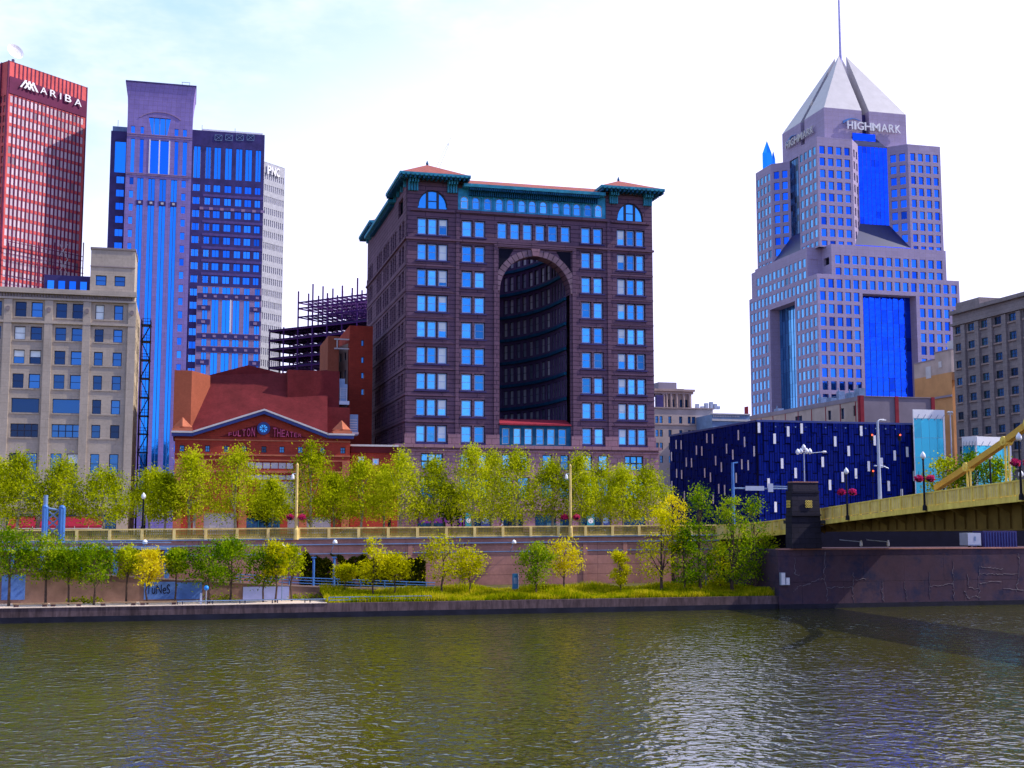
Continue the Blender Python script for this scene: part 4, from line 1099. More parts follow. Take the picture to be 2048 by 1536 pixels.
for a, b in strips:
    m.ubox(C.mp, a - .05, b + .05, zsq0, zsq1, -.12, -.004); cc = (a + b) / 2; zz = (zsq0 + zsq1) / 2
    m2.ubox(C.mp, cc - .45, cc + .45, zz - .4, zz + .4, -.2, -.121)
bt.part('spandrel_block', m, M['granitedark']); bt.part('spandrel_emblem', m2, M['offwhite'])
# wings
WL = Seg((Sx(221, 300, TBL + 3), TBL + 3), (cs0 + .2, TBL + 3)); WR = Seg((cs1 - .2, TBL + 3), (Sx(529, 300, TBL + 3), TBL + 3))
wz1 = WR.z(450, 264); wg0, wg1 = WR.z(385, 355), WR.z(385, 291)
wcol = [(WR.u(a, 400), WR.u(b, 400)) for a, b in ((385, 399), (409, 420), (426.5, 440), (448.5, 462), (470, 483), (489, 502.5), (509.5, 520.5))]
ops = [(a, b, wg0, wg1) for a, b in wcol]; tl = list(ops)
zr0 = WR.z(450, 371); lowz = WR.z(450, 572)
nr = 8; fr_ = (zr0 - WR.z(450, 553)) / 7
sq = []
for i in range(19):
    z1 = zr0 - fr_ * i
    if z1 - fr_ * .6 < 12: break
    for k, (a, b) in enumerate(wcol):
        if i >= nr and k > 0: continue
        sq.append((a, b, z1 - fr_ * .55, z1))
m = MB(); wall(m, WR, ZS, wz1, ops + sq, .4)
dw = 26
m.quad(WR.mp(0, wz1), WR.mp(WR.L, wz1), WR.mp(WR.L, wz1, dw), WR.mp(0, wz1, dw)); m.quad(WR.mp(WR.L, ZS), WR.mp(WR.L, wz1), WR.mp(WR.L, wz1, dw), WR.mp(WR.L, ZS, dw))
lz = WL.z(235, 262); lt = [(WL.u(229, 310), WL.u(252, 310), WL.z(235, 345), WL.z(235, 282))]
lsq = [(WL.u(231, 400), WL.u(247, 400), zr0 - fr_ * i - fr_ * .55 + 1, zr0 - fr_ * i + 1) for i in range(18) if zr0 - fr_ * (i + 1) > 14]
wall(m, WL, ZS, lz, lt + lsq, .4); m.quad(WL.mp(0, lz), WL.mp(WL.L, lz), WL.mp(WL.L, lz, dw), WL.mp(0, lz, dw)); m.quad(WL.mp(0, lz), WL.mp(0, lz, dw), WL.mp(0, ZS, dw), WL.mp(0, ZS))
bt.part('wing', m, M['granitedark'])
m = MB()
for i in range(1, nr): 
    z1 = zr0 - fr_ * i + .3; m.ubox(WR.mp, WR.u(404, 450), WR.L, z1, z1 + .9, -.08, -.004)
bt.part('spandrel_band', m, M['spandrel'])
bt.wins = WINS_SM
windows(bt, WR, sq, Style('granitedark', 'g_blue', .08, 2, 1, mw=.15), .4); windows(bt, WL, lsq, Style('granitedark', 'g_blue', .08, 2, 1), .4); finish_windows(bt, 'window', 96)
windows(bt, WR, tl, Style('bluesteel', 'g_strip', .15, 2, 1, mw=.3), .4); windows(bt, WL, lt, Style('bluesteel', 'g_strip', .15, 1, 1), .4); finish_windows(bt, 'tall_window')
m = MB(); z1 = zr0 - fr_ * 2 + .2
for px in (403, 422, 443.5, 465, 486.5, 508, 525): x = WR.u(px, 413); m.ubox(WR.mp, x - .65, x + .65, z1, z1 + .95, -.15, -.081)
bt.part('pink_block', m, M['granitepink'])
# paler podium block of the right wing
LP = Seg((Sx(392, 650, TBL + 2), TBL + 2), (WR.p[0] + WR.L + .05, TBL + 2)); pz1 = LP.z(450, 574)
st_c = [(LP.u(a, 650), LP.u(b, 650)) for a, b in ((403.5, 414), (422, 436), (443, 459), (465, 478), (486.5, 498), (508, 518.5))]
bands = [(588, 599), (668, 678), (694, 705)]
ops = []; zs0 = None
cuts = [(575, 588), (600, 667), (679, 693), (706, 800)]
for y0, y1 in cuts:
    for a, b in st_c: ops.append((a, b, LP.z(450, y1), LP.z(450, y0)))
m = MB(); wall(m, LP, ZS, pz1, ops, .35); m.quad(LP.mp(0, pz1), LP.mp(LP.L, pz1), LP.mp(LP.L, pz1, 1.2), LP.mp(0, pz1, 1.2)); m.quad(LP.mp(LP.L, ZS), LP.mp(LP.L, pz1), LP.mp(LP.L, pz1, 26), LP.mp(LP.L, ZS, 26))
bt.part('podium_block', m, M['granitepink'])
windows(bt, LP, ops, Style('bluesteel', 'g_strip', .1, 2, 1, mw=.25), .35); finish_windows(bt, 'window_strip')
m = MB(); m2 = MB()
for y0, y1 in bands:
    m.ubox(LP.mp, .3, LP.L, LP.z(450, y1), LP.z(450, y0), -.15, -.004)
    for a, b in st_c: c_ = (a + b) / 2; z_ = (LP.z(450, y0) + LP.z(450, y1)) / 2; m2.ubox(LP.mp, c_ - .55, c_ + .55, z_ - .42, z_ + .42, -.22, -.151)
for a_, b_ in ((.3, st_c[1][0] - .4), (st_c[4][1] + .3, LP.L)):
    for y0, y1 in ((612, 622), (640, 650), (720, 731)):
        m.ubox(LP.mp, a_, b_, LP.z(450, y1), LP.z(450, y0), -.15, -.004); c_ = (a_ + b_) / 2; z_ = (LP.z(450, y0) + LP.z(450, y1)) / 2
        m2.ubox(LP.mp, c_ - .8, c_ + .5, z_ - .42, z_ + .42, -.22, -.151)
bt.part('dark_band', m, M['granitedark']); bt.part('pale_block', m2, M['granitepink'])
m = MB(); x = LP.u(460.5, 640); m.ubox(LP.mp, x - .25, x + .25, LP.z(460, 665), LP.z(460, 600), -.3, .1); bt.part('white_mullion', m, M['white'])
# roof plant and screens
m = MB(); r0 = WR.mp(WR.u(404, 264), wz1, 3); r1 = WR.mp(WR.L - .6, wz1, 3)
m.box(r0[0], r1[0], r0[1], r0[1] + 14, wz1, WR.z(450, 256)); rp = bt.part('roof_screen', m, M['white'])
m = MB()
for px in (437, 458, 479.5, 501):
    x0, x1 = WR.u(px - 7, 275), WR.u(px + 7, 275); z0, z1 = WR.z(px, 281), WR.z(px, 270)
    for p_, q_ in (((x0, z0), (x1, z1)), ((x0, z1), (x1, z0)), ((x0, z0), (x1, z0)), ((x0, z1), (x1, z1)), ((x0, z0), (x0, z1)), ((x1, z0), (x1, z1))): m.tube(WR.mp(*p_, -.1), WR.mp(*q_, -.1), .1, n=4)
bt.part('crossed_grille', m, M['bluegrey'])
m = MB(); r0 = WL.mp(.3, lz, 3); m.box(r0[0], cs0 + 1, r0[1], r0[1] + 10, lz, lz + 2.6); bt.part('roof_screen', m, M['bluegrey'])
m = MB()
for px, y0, y1 in ((236, 240, 252), (404, 250, 262), (470, 257, 268)):
    a_ = at_t(px, y1, TBL + 5); m.tube((a_[0], TBL + 5, a_[1] - 2), (a_[0], TBL + 5, at_t(px, y0, TBL + 5)[1]), .1, n=4)
a_ = at_t(372, 165, TBL + 4); 
m.tube((a_[0] - 1.5, TBL + 4, a_[1]), (a_[0] + 1.5, TBL + 4, a_[1]), .1, n=4); m.tube((a_[0] + 1.3, TBL + 4, ctop), (a_[0] + 1.3, TBL + 4, a_[1]), .1, n=4); m.tube((a_[0] - 1.3, TBL + 4, ctop), (a_[0] - 1.3, TBL + 4, a_[1]), .1, n=4)
bt.part('antenna', m, M['bluegrey'])

# ================================================================== pale grid tower with white lettering behind
p = on_depth(531, 322, 510); q0 = G2.loc(p[0], p[1]); qs1 = at_t(570, 336, q0[1], G2)[0]
PN = Seg((q0[0] - 8, q0[1]), (qs1, q0[1]), G2); pz1 = PN.z(550, 330)
pn = Thing('pale_grid_tower', 'slim pale grey tower with a fine window grid and white letters at its top', 'tower', (q0[0], q0[1], ZS), G2)
cols = span(.3, PN.L - .3, 16, .55); nfl = 30; fh = (pz1 - 4 - ZS) / nfl
ops = [(a, b, ZS + fh * i + fh * .35, ZS + fh * i + fh * .9) for i in range(6, nfl) for a, b in cols]
m = MB(); wall(m, PN, ZS, pz1, ops, .3); m.prism([PN.mp(0, 0)[:2], PN.mp(PN.L, 0)[:2], PN.mp(PN.L, 0, 25)[:2], PN.mp(0, 0, 25)[:2]], pz1 - .2, pz1)
m.quad(PN.mp(PN.L, ZS), PN.mp(PN.L, pz1), PN.mp(PN.L, pz1, 25), PN.mp(PN.L, ZS, 25))
pn.part('wall', m, M['greygrid'])
MATS_pn = glass('pale_grey_glass', (0.50, 0.49, 0.58), 0.85, 1.0, .3, .0); M['g_pn'] = MATS_pn
windows(pn, PN, ops, Style('greygrid', 'g_pn', .06), .3); finish_windows(pn, 'window', 96)
for i, ch in enumerate('PNC'):
    a = (533, 541.5, 550.5)[i]; y0 = 331 + i * 2.5
    lettering(pn, 'sign_letter', ch, PN, PN.u(a, y0), PN.u(a + (7.5, 8, 7)[i], y0), PN.z(a, y0 + 17), PN.z(a, y0), -.3, M['white'], .4, bold=.02)

# ================================================================== steel frame going up
p = on_depth(745, 640, 455); q0 = G2.loc(p[0], p[1]); fs_ = q0[0]
ff = Thing('unfinished_building', 'bare purple-black steel building frame with floor decks and rising columns', 'building', (q0[0], q0[1], ZS), G2)
tN = q0[1]; tF_ = at_s(540, 640, fs_, G2)[0]
ns, ntt = 7, 8; W2 = 34.0
lev = [at_s(700, y, fs_, G2)[1] for y in (722, 703, 684, 665, 645, 622, 604, 592)]
xs = [fs_ + W2 * i / (ns - 1) for i in range(ns)]; ys = [tN + (tF_ - tN) * i / (ntt - 1) for i in range(ntt)]
cut = ys[-2]
m = MB()
for i, x in enumerate(xs):
    for j, y in enumerate(ys):
        top = lev[-1] + 2.2 + 3.5 * ((i * 3 + j * 5) % 3) * .6 if j < ntt - 2 else lev[4] + 1
        m.box(x - .22, x + .22, y - .22, y + .22, ZS, top)
ff.part('column', m, M['steel'])
for k, z in enumerate(lev):
    m = MB(); yy = ys if k < 5 else ys[:-2]
    for x in xs: m.box(x - .15, x + .15, yy[0], yy[-1], z - .35, z + .15)
    for y in yy: m.box(xs[0], xs[-1], y - .15, y + .15, z - .4, z + .1)
    for jj in range(len(yy) - 1):
        for f in (.33, .66): y = yy[jj] + (yy[jj + 1] - yy[jj]) * f; m.box(xs[0], xs[-1], y - .08, y + .08, z - .25, z + .05)
    ff.part('floor_beam', m, M['steel'])
    if k < 5:
        m = MB(); m.box(xs[0] - .3, xs[2] + .3, min(yy[0], yy[-1]) - .3, max(yy[0], yy[-1]) + .3, z + .16, z + .45); ff.part('floor_deck', m, M['deck'])
m = MB()
for j in range(0, ntt - 2, 2):
    for k in range(3, 7): m.tube((xs[3], ys[j], lev[k]), (xs[4], ys[j], lev[k + 1]), .1, n=4)
ff.part('brace', m, M['steel'])

# ================================================================== red brick block between theatre and arched building
tr = 226.0
rb_ = Thing('tall_red_brick_block', 'tall red brick block with a recessed pale bay behind the theatre roof', 'building', (Sx(690, 800, tr), tr, ZS))
a0, a1, a2, a3 = Sx(655, 760, tr), Sx(677, 760, tr), Sx(698, 760, tr - 1), Sx(728, 760, tr - 1)
m = MB(); m.box(a0, a1, tr, tr + 14, ZS, Zx(665, 672, tr)); rb_.part('wing', m, M['bricklit'])
s2 = Seg((a2, tr - 1), (a3 + 1.5, tr - 1)); zz = s2.z(705, 651)
wop = [(s2.u(722, y + 10), s2.u(728, y + 10), s2.z(725, y + 12), s2.z(725, y)) for y in (680, 714, 745, 778)]
m = MB(); wall(m, s2, ZS, zz, wop, .3); m.quad(s2.mp(0, zz), s2.mp(s2.L, zz), s2.mp(s2.L, zz, 16), s2.mp(0, zz, 16)); m.quad(s2.mp(0, zz), s2.mp(0, zz, 22), s2.mp(0, ZS, 22), s2.mp(0, ZS)); rb_.part('front_wall', m, M['brick'])
windows(rb_, s2, wop, Style('frame', 'g_dark', .1), .3); finish_windows(rb_, 'window')
rc_ = Seg((a1, tr + 9), (a2, tr + 1)); zz = rc_.z(688, 690)
wop = [(a, b, rc_.z(690, y + 16), rc_.z(690, y)) for y in (705, 740) for a, b in span(.4, rc_.L - .4, 3, .5)]
m = MB(); wall(m, rc_, ZS, zz, wop, .25); rb_.part('recessed_bay', m, M['tan'])
windows(rb_, rc_, wop, Style('frame', 'g_dark', .08), .25); finish_windows(rb_, 'bay_window')
m = MB(); za = Zx(672, 679, tr); 
for z_ in (za, za - 1.7): m.box(a1 - .9, a2 + .1, tr - .6, tr - .45, z_ - .12, z_ + .12)
m.box(a1 - .5, a1 - .3, tr - .6, tr - .45, za - 1.8, za + .1); rb_.part('roof_gantry', m, M['offwhite'])
# rooftop plant
tq = 208.0
ct_ = Thing('cooling_tower', 'grey blue cooling tower unit on the theatre roof', 'roof plant', (Sx(676, 800, tq), tq, Zx(676, 800, tq)))
zz0 = Zx(676, 802, tq); c0, c1 = Sx(657, 790, tq), Sx(697, 790, tq)
m = MB(); m.box(c0 + .9, c1 - .2, tq, tq + 2.6, zz0, Zx(676, 768, tq)); m.prism([(c0 + 1.2, tq + .2), (c1 - .6, tq + .2), (c1 - .6, tq + 2.4), (c0 + 1.2, tq + 2.4)], Zx(676, 768, tq), Zx(676, 757, tq)); ct_.part('casing', m, M['bluegrey'])
m = MB(); m.box(c0 - .1, c0 + .88, tq + .2, tq + 2.2, zz0, Zx(676, 775, tq)); ct_.part('fan_box', m, M['bluegrey'])
m = MB()
for i in range(6): z_ = zz0 + .5 + i * .32; m.box(c0 + 1.0, c1 - .3, tq - .06, tq - .003, z_, z_ + .08)
for x in (c0 + 1.9, c1 - .35): m.tube((x, tq - .15, zz0 - .2), (x, tq - .15, zz0 + 2.2), .06, n=5)
m.box(c0 - .3, c1 + .1, tq - .4, tq + 2.8, zz0 - .6, zz0 - .01)
ct_.part('louvre', m, M['silver'])
tv = 207.0; v0, v1 = Sx(696, 850, tv), Sx(716, 850, tv); zz0 = Zx(705, 866, tv)
av = Thing('air_handler', 'pale air handling unit with a slanting duct on the theatre roof corner', 'roof plant', ((v0 + v1) / 2, tv, zz0))
m = MB(); m.box(v0, v1, tv, tv + 2, zz0 - .4, Zx(705, 829, tv)); av.part('casing', m, M['bluegrey'])
m = MB(); m.box(v0 - .05, v1 + .1, tv - .12, tv - .003, zz0 - .2, zz0 + .15)
for i in range(5): m.box(v0 + .15, v1 - .15, tv - .05, tv - .003, zz0 + .5 + i * .4, zz0 + .6 + i * .4)
av.part('louvre', m, M['offwhite'])
m = MB(); m.slab([(0, 0), (2.6, 0), (2.6, 1.7), (1.2, 1.0), (0, .35)], lambda u, v, d: (v0 - 2.7 + u, tv + d, zz0 - .2 + v), .2, 1.8); av.part('duct', m, M['silver'])
# ================================================================== stepped granite tower with the split pyramid
TH = 330.0
h0, h1 = Sx(1636, 620, TH), Sx(1918, 560, TH); hb = TH + 46.0
FS = Seg((h0, TH), (h1, TH)); LS = Seg((h0, hb), (h0, TH))
hm = Thing('stepped_granite_tower', 'pale stepped granite tower with cobalt glass slots and a split pyramid roof', 'tower', ((h0 + h1) / 2, TH, ZS))
hz1 = FS.z(1637, 547); sp_ = (FS.z(1647, 556.8) - FS.z(1647, 556.8 + 25.6 * 8)) / 8; r0_ = FS.z(1647, 556.8); wh = 4.452 and (FS.z(1647, 556.8) - FS.z(1647, 574.6))
rows1 = [(r0_ - sp_ * i - wh, r0_ - sp_ * i) for i in range(13) if r0_ - sp_ * i - wh > 14]
cols = span(.4, FS.L - .4, 17, .68); gza = FS.z(1727, 587); ga_, gb_ = FS.u(1727, 650), FS.u(1834, 650)
fo = [(a, b, v0, v1) for i, (v0, v1) in enumerate(rows1) for k, (a, b) in enumerate(cols) if i == 0 or b < ga_ - .2 or a > gb_ + .2]
lcols = span(.4, LS.L - .4, 17, .68); la_, lb_ = LS.u(1540, 640), LS.u(1590, 620); lza = LS.z(1590, 602)
lo = [(a, b, v0, v1) for i, (v0, v1) in enumerate(rows1) for k, (a, b) in enumerate(lcols) if i == 0 or b < la_ - .2 or a > lb_ + .2]
m = MB(); wall(m, FS, ZS, hz1, fo + [(ga_, gb_, ZS + 1, gza)], .5); wall(m, LS, ZS, hz1, lo + [(la_, lb_, ZS + 1, lza)], .5)
for sg, a, b, z in ((FS, ga_, gb_, gza), (LS, la_, lb_, lza)):
    mp_ = sg.mp
    m.quad(mp_(a, ZS, .5), mp_(a, z, .5), mp_(a, z, 3.4), mp_(a, ZS, 3.4)); m.quad(mp_(b, ZS, .5), mp_(b, ZS, 3.4), mp_(b, z, 3.4), mp_(b, z, .5)); m.quad(mp_(a, z, .5), mp_(b, z, .5), mp_(b, z, 3.4), mp_(a, z, 3.4))
m.quad((h0, TH, hz1), (h1, TH, hz1), (h1, hb, hz1), (h0, hb, hz1)); m.quad((h1, TH, ZS), (h1, hb, ZS), (h1, hb, hz1), (h1, TH, hz1)); m.quad((h0, hb, ZS), (h1, hb, ZS), (h1, hb, hz1), (h0, hb, hz1))
hm.part('lower_wall', m, M['lilac'])
for sg, a, b, z in ((FS, ga_, gb_, gza), (LS, la_, lb_, lza)):
    m = MB(); n = 9
    for i in range(n):
        x0, x1 = a + (b - a) * i / n, a + (b - a) * (i + 1) / n
        nz_ = int((z - ZS) / 4)
        for j in range(nz_): z0 = ZS + (z - ZS) * j / nz_; z1 = ZS + (z - ZS) * (j + 1) / nz_; m.quad(sg.mp(x0 + .03, z0 + .03, 3.3), sg.mp(x1 - .03, z0 + .03, 3.3), sg.mp(x1 - .03, z1 - .03, 3.3), sg.mp(x0 + .03, z1 - .03, 3.3))
    cw = hm.part('curtain_wall', m, M['g_curtain'] if sg is FS else M['g_hmside'])
    m = MB(); m.ubox(sg.mp, a, b, ZS, z, 3.35, 3.4)
    for i in range(1, n): m.ubox(sg.mp, a + (b - a) * i / n - .06, a + (b - a) * i / n + .06, ZS, z, 3.2, 3.34)
    hm.part('mullion', m, M['darkblue'], cw)
stH = Style('lilac', 'g_hm', .06, 1, 1); stHL = Style('lilac', 'g_hmside', .06, 1, 1)
windows(hm, FS, fo, stH, .45); windows(hm, LS, lo, stHL, .18)
# second tier, a cross in plan
hz2 = Zx(1666, 488, TH); q = 4.8
A2_ = Seg((h0 + q, TH), (h1 - q + .6, TH)); B2_ = Seg((h0, hb - q), (h0, TH + q + 1))
r2 = [(A2_.z(1672, y + 17), A2_.z(1672, y)) for y in (509.5, 534.5)]
o1 = [(a, b, v0, v1) for v0, v1 in r2 for a, b in span(.8, A2_.L - .9, 13, .68)]; o2 = [(a, b, v0, v1) for v0, v1 in r2 for a, b in span(.5, B2_.L - .6, 12, .68)]
m = MB(); wall(m, A2_, hz1 + .005, hz2, o1, .5); wall(m, B2_, hz1 + .005, hz2, o2, .5)
NF = Seg((h0, TH + q + 1), (h0 + q, TH + q + 1)); NL = Seg((h0 + q, TH + q + 1), (h0 + q, TH))
no = [(.9, 3.7, A2_.z(1672, 527), A2_.z(1672, 512))]
wall(m, NF, hz1 + .005, hz2, no, .9); wall(m, NL, hz1 + .005, hz2, [(1.2, 4.4, no[0][2], no[0][3])], .9)
m.box(h1 - q + .6, h1 - 1.6, TH + 5, hb - 5, hz1 + .005, Zx(1894, 509, TH + 5)); m.box(h0 + 1, h1 - 2, TH + 6, hb, hz1 + .005, hz2 - .3)
m.quad((h0 + q, TH, hz2), (h1 - q + .6, TH, hz2), (h1 - q + .6, hb, hz2), (h0 + q, hb, hz2)); m.quad((h0, TH + q + 1, hz2), (h0 + q, TH + q + 1, hz2), (h0 + q, hb - q, hz2), (h0, hb - q, hz2))
m.quad((h1 - q + .6, TH, hz1), (h1 - q + .6, TH + 5.1, hz1), (h1 - q + .6, TH + 5.1, hz2), (h1 - q + .6, TH, hz2))
hm.part('middle_wall', m, M['lilac'])
m = MB(); m.ubox(NF.mp, .9, 3.7, no[0][2], no[0][3], .8, .85); m.ubox(NL.mp, 1.2, 4.4, no[0][2], no[0][3], .8, .85); hm.part('loggia', m, M['interior'])
windows(hm, A2_, o1, stH, .45); windows(hm, B2_, o2, stHL, .18)
# upper shafts: four corner towers round a glass core
t3 = 333.0; e0 = Sx(1633, 273, t3); e1 = Sx(1880, 293, t3); tb3 = t3 + (e1 - e0)
eA = Sx(1704, 278, t3); eB = Sx(1815, 288, t3); Rr = Sx(1716, 310, 1.0); dd = (Rr * t3 - eA) / (1 - Rr)
hz3 = Zx(1633, 273, t3); a_len = eA - e0; b_len = e1 - eB
rows3 = [(Zx(1645, 291.5 + 23.6 * i + 15.6, t3), Zx(1645, 291.5 + 23.6 * i, t3)) for i in range(11)]
rows3 = [r for r in rows3 if r[0] > hz2 - 1]
segs = {
 'f1': Seg((e0, t3), (eA, t3)), 'f1c': Seg((eA, t3), (eA + dd, t3 + dd)), 'f2c': Seg((eB - dd, t3 + dd), (eB, t3)), 'f2': Seg((eB, t3), (e1, t3)),
 'l1': Seg((e0, t3 + a_len), (e0, t3)), 'l1c': Seg((e0 + dd, t3 + a_len + dd), (e0, t3 + a_len)), 'l2c': Seg((e0, tb3 - b_len), (e0 + dd, tb3 - b_len - dd)), 'l2': Seg((e0, tb3), (e0, tb3 - b_len))}
fcore = Seg((eA + dd, t3 + dd), (eB - dd, t3 + dd)); lcore = Seg((e0 + dd, tb3 - b_len - dd), (e0 + dd, t3 + a_len + dd))
m = MB()
for k, sg in segs.items():
    n = 4 if k in ('f1', 'f2', 'l1', 'l2') else 2
    if k in ('f1c', 'l1c'): cc = span(.3, sg.L - .3, 2, .5)
    else: cc = span(.4, sg.L - .4, n, .66)
    rr = rows3 if k[-1] != 'c' else rows3[:8]
    oo = [(a, b, max(v0, hz2 + .2), v1) for v0, v1 in rr if v1 > hz2 + .6 for a, b in cc]
    wall(m, sg, hz2 - .3, hz3, oo, .45)
    windows(hm, sg, oo, stHL if k[0] == 'l' and k != 'l2c' else stH, .18 if k in ('l1', 'l2') else .4)
P3 = [(e0, t3), (eA, t3), (eA + dd, t3 + dd), (eB - dd, t3 + dd), (eB, t3), (e1, t3), (e1, tb3), (e0, tb3), (e0, tb3 - b_len), (e0 + dd, tb3 - b_len - dd), (e0 + dd, t3 + a_len + dd), (e0, t3 + a_len)]
m.add([(x, y, hz3) for x, y in P3], [tuple(range(12))]); m.quad((e1, t3, hz2 - .3), (e1, tb3, hz2 - .3), (e1, tb3, hz3), (e1, t3, hz3)); m.quad((e0, tb3, hz2), (e1, tb3, hz2), (e1, tb3, hz3), (e0, tb3, hz3))
hm.part('upper_wall', m, M['lilac'])
finish_windows(hm, 'window', 98)
zsl = Zx(1745, 449, t3 + dd); zlow = hz2 + .9
for sg, p_, q_ in ((fcore, (eA, t3), (eB, t3)), (lcore, (e0, tb3 - b_len), (e0, t3 + a_len))):
    m = MB(); n = 7; zt_ = hz3 - .4
    for i in range(n):
        x0, x1 = sg.L * i / n, sg.L * (i + 1) / n
        nn = 12
        for j in range(nn): za_ = zsl + (zt_ - zsl) * j / nn; zb_ = zsl + (zt_ - zsl) * (j + 1) / nn; m.quad(sg.mp(x0 + .03, za_ + .02, -.02), sg.mp(x1 - .03, za_ + .02, -.02), sg.mp(x1 - .03, zb_ - .02, -.02), sg.mp(x0 + .03, zb_ - .02, -.02))
    cw = hm.part('curtain_wall', m, M['g_curtain'] if sg is fcore else M['g_dark'])
    m = MB(); m.ubox(sg.mp, 0, sg.L, hz2, zt_, .001, .2)
    for i in range(1, n): m.ubox(sg.mp, sg.L * i / n - .05, sg.L * i / n + .05, zsl, zt_, -.08, -.021)
    hm.part('mullion', m, M['darkblue'], cw)
    m = MB(); m.quad((*p_, zlow), (*q_, zlow), sg.mp(sg.L, zsl, -.03), sg.mp(0, zsl, -.03)); m.tri((*p_, zlow), sg.mp(0, zsl, -.03), sg.mp(0, zlow, -.03)); m.tri((*q_, zlow), sg.mp(sg.L, zlow, -.03), sg.mp(sg.L, zsl, -.03))
    hm.part('sloped_glazing', m, M['slopeglass'])
    m = MB(); m.quad((*p_, hz2 + .01), (*q_, hz2 + .01), (*q_, zlow), (*p_, zlow)); hm.part('glazed_strip', m, M['g_curtain'])
# crown block and split pyramid
t4 = 338.0; k0 = Sx(1648, 214.5, t4); k1 = Sx(1811.5, 229, t4); Wb = k1 - k0; tb4 = t4 + Wb; hz4 = Zx(1648, 214.5, t4); gp = 2.5
hap = Zx(1679, 111, t4 + Wb / 2 - gp / 2)
hf = (Wb - gp) / 2
for qi, (x0, x1, y0, y1) in enumerate(((k0, k0 + hf, t4, t4 + hf), (k1 - hf, k1, t4, t4 + hf), (k0, k0 + hf, tb4 - hf, tb4), (k1 - hf, k1, tb4 - hf, tb4))):
    m = MB(); m.box(x0, x1, y0, y1, hz3 - .5, hz4 - .003); hm.part('crown_block', m, M['granitepink'] if False else M['lilac'])
    ix = x1 if x0 == k0 else x0; iy = y1 if y0 == t4 else y0
    m = MB(); m.add([(x0, y0, hz4), (x1, y0, hz4), (x1, y1, hz4), (x0, y1, hz4), (ix, iy, hap)], [(0, 1, 4), (1, 2, 4), (2, 3, 4), (3, 0, 4), (3, 2, 1, 0)]); hm.part('pyramid_quarter', m, M['palemetal'])
m = MB(); m.box(k0 + 2.2, k1 - 2.2, t4 + 2.2, tb4 - 2.2, hz3 - .4, hz4 - .6); hm.part('crown_core', m, M['granitedark'])
kx, ky = (k0 + k1) / 2, (t4 + tb4) / 2
m = MB(); m.tube((kx, ky, hz4 - 2), (kx, ky, hap + .5), .55, .5, 10); m.tube((kx, ky, hap + .3), (kx, ky, hap + 45), .42, .12, 10); hm.part('mast', m, plain('lavender_mast', (.42, .40, .75), .5))
KF = Seg((k0, t4), (k1, t4)); KL = Seg((k0, tb4), (k0, t4))
m = MB(); a, b = KF.u(1705, 285), KF.u(1750, 285); m.ubox(KF.mp, a, b, hz3 - .4, KF.z(1727, 268), -.25, -.02); hm.part('curtain_wall', m, M['g_curtain'])
m = MB(); m.quad(fcore.mp(0, hz3 - .35, -.05), fcore.mp(fcore.L, hz3 - .35, -.05), KF.mp(KF.u(1752, 300), hz3 + 2.6, -.02), KF.mp(KF.u(1703, 300), hz3 + 2.6, -.02)); hm.part('sloped_glazing', m, M['slopeglass'])
ya, yb = 243.5, 259.5; z0, z1 = KF.z(1695, yb), KF.z(1695, ya); u0_, u1_ = KF.u(1692, 250), KF.u(1800, 262)
ks = [0, .13, .20, .34, .49, .66, .80, .91, 1.0]
for i, ch in enumerate('HIGHMARK'):
    wd = (.10, .035, .12, .12, .15, .12, .10, .10)[i]; x = (0.0, .125, .18, .32, .455, .625, .765, .885)[i]
    lettering(hm, 'sign_letter', ch, KF, u0_ + (u1_ - u0_) * x, u0_ + (u1_ - u0_) * (x + wd), z0, z1, -.55, M['white'], .4, bold=.012)
    a, b = KL.u(1576, 278), KL.u(1632, 254); z0l, z1l = KL.z(1632, 265), KL.z(1632, 250)
    lettering(hm, 'sign_letter', ch, KL, a + (b - a) * x, a + (b - a) * (x + wd), z0l, z1l, -.55, M['offwhite'], .4, bold=.012)
for sg, u_, zc in ((KF, u0_, z1), (KL, KL.u(1580, 268), z1l)):
    m = MB(); n = 14
    for i in range(n):
        f0, f1 = i / n, (i + 1) / n
        ff_ = lambda f: (u_ - 1.2 + 6.0 * f, zc + .1 + 1.0 * math.sin(math.pi * min(1, f * 1.15) * .8))
        th_ = lambda f: .85 * (1 - f) ** 2 + .1
        (x0, y0), (x1, y1) = ff_(f0), ff_(f1)
        m.slab([(x0, y0 - th_(f0)), (x1, y1 - th_(f1)), (x1, y1), (x0, y0)], sg.mp, -.6, -.2)
    hm.part('sign_emblem', m, M['bluesteel'])

# glass turret behind its left shoulder
tt = 470.0; px0, px1 = Sx(1525, 320, tt), Sx(1544, 320, tt); cx, rr = (px0 + px1) / 2, (px1 - px0) / 2
gt = Thing('glass_turret', 'blue glass turret with pointed tips behind the stepped granite tower', 'tower', (cx, tt, ZS))
m = MB(); m.lathe((cx, tt, 0), [(rr, ZS), (rr, Zx(1535, 308, tt)), (.05, Zx(1537, 282, tt))], 6); gt.part('spire', m, M['g_strip'])
m = MB(); c2_ = Sx(1549, 320, tt); m.lathe((c2_, tt + 1, 0), [(rr * .45, ZS), (rr * .45, Zx(1549, 317, tt)), (.05, Zx(1550, 301, tt))], 5); gt.part('pinnacle', m, M['g_strip'])

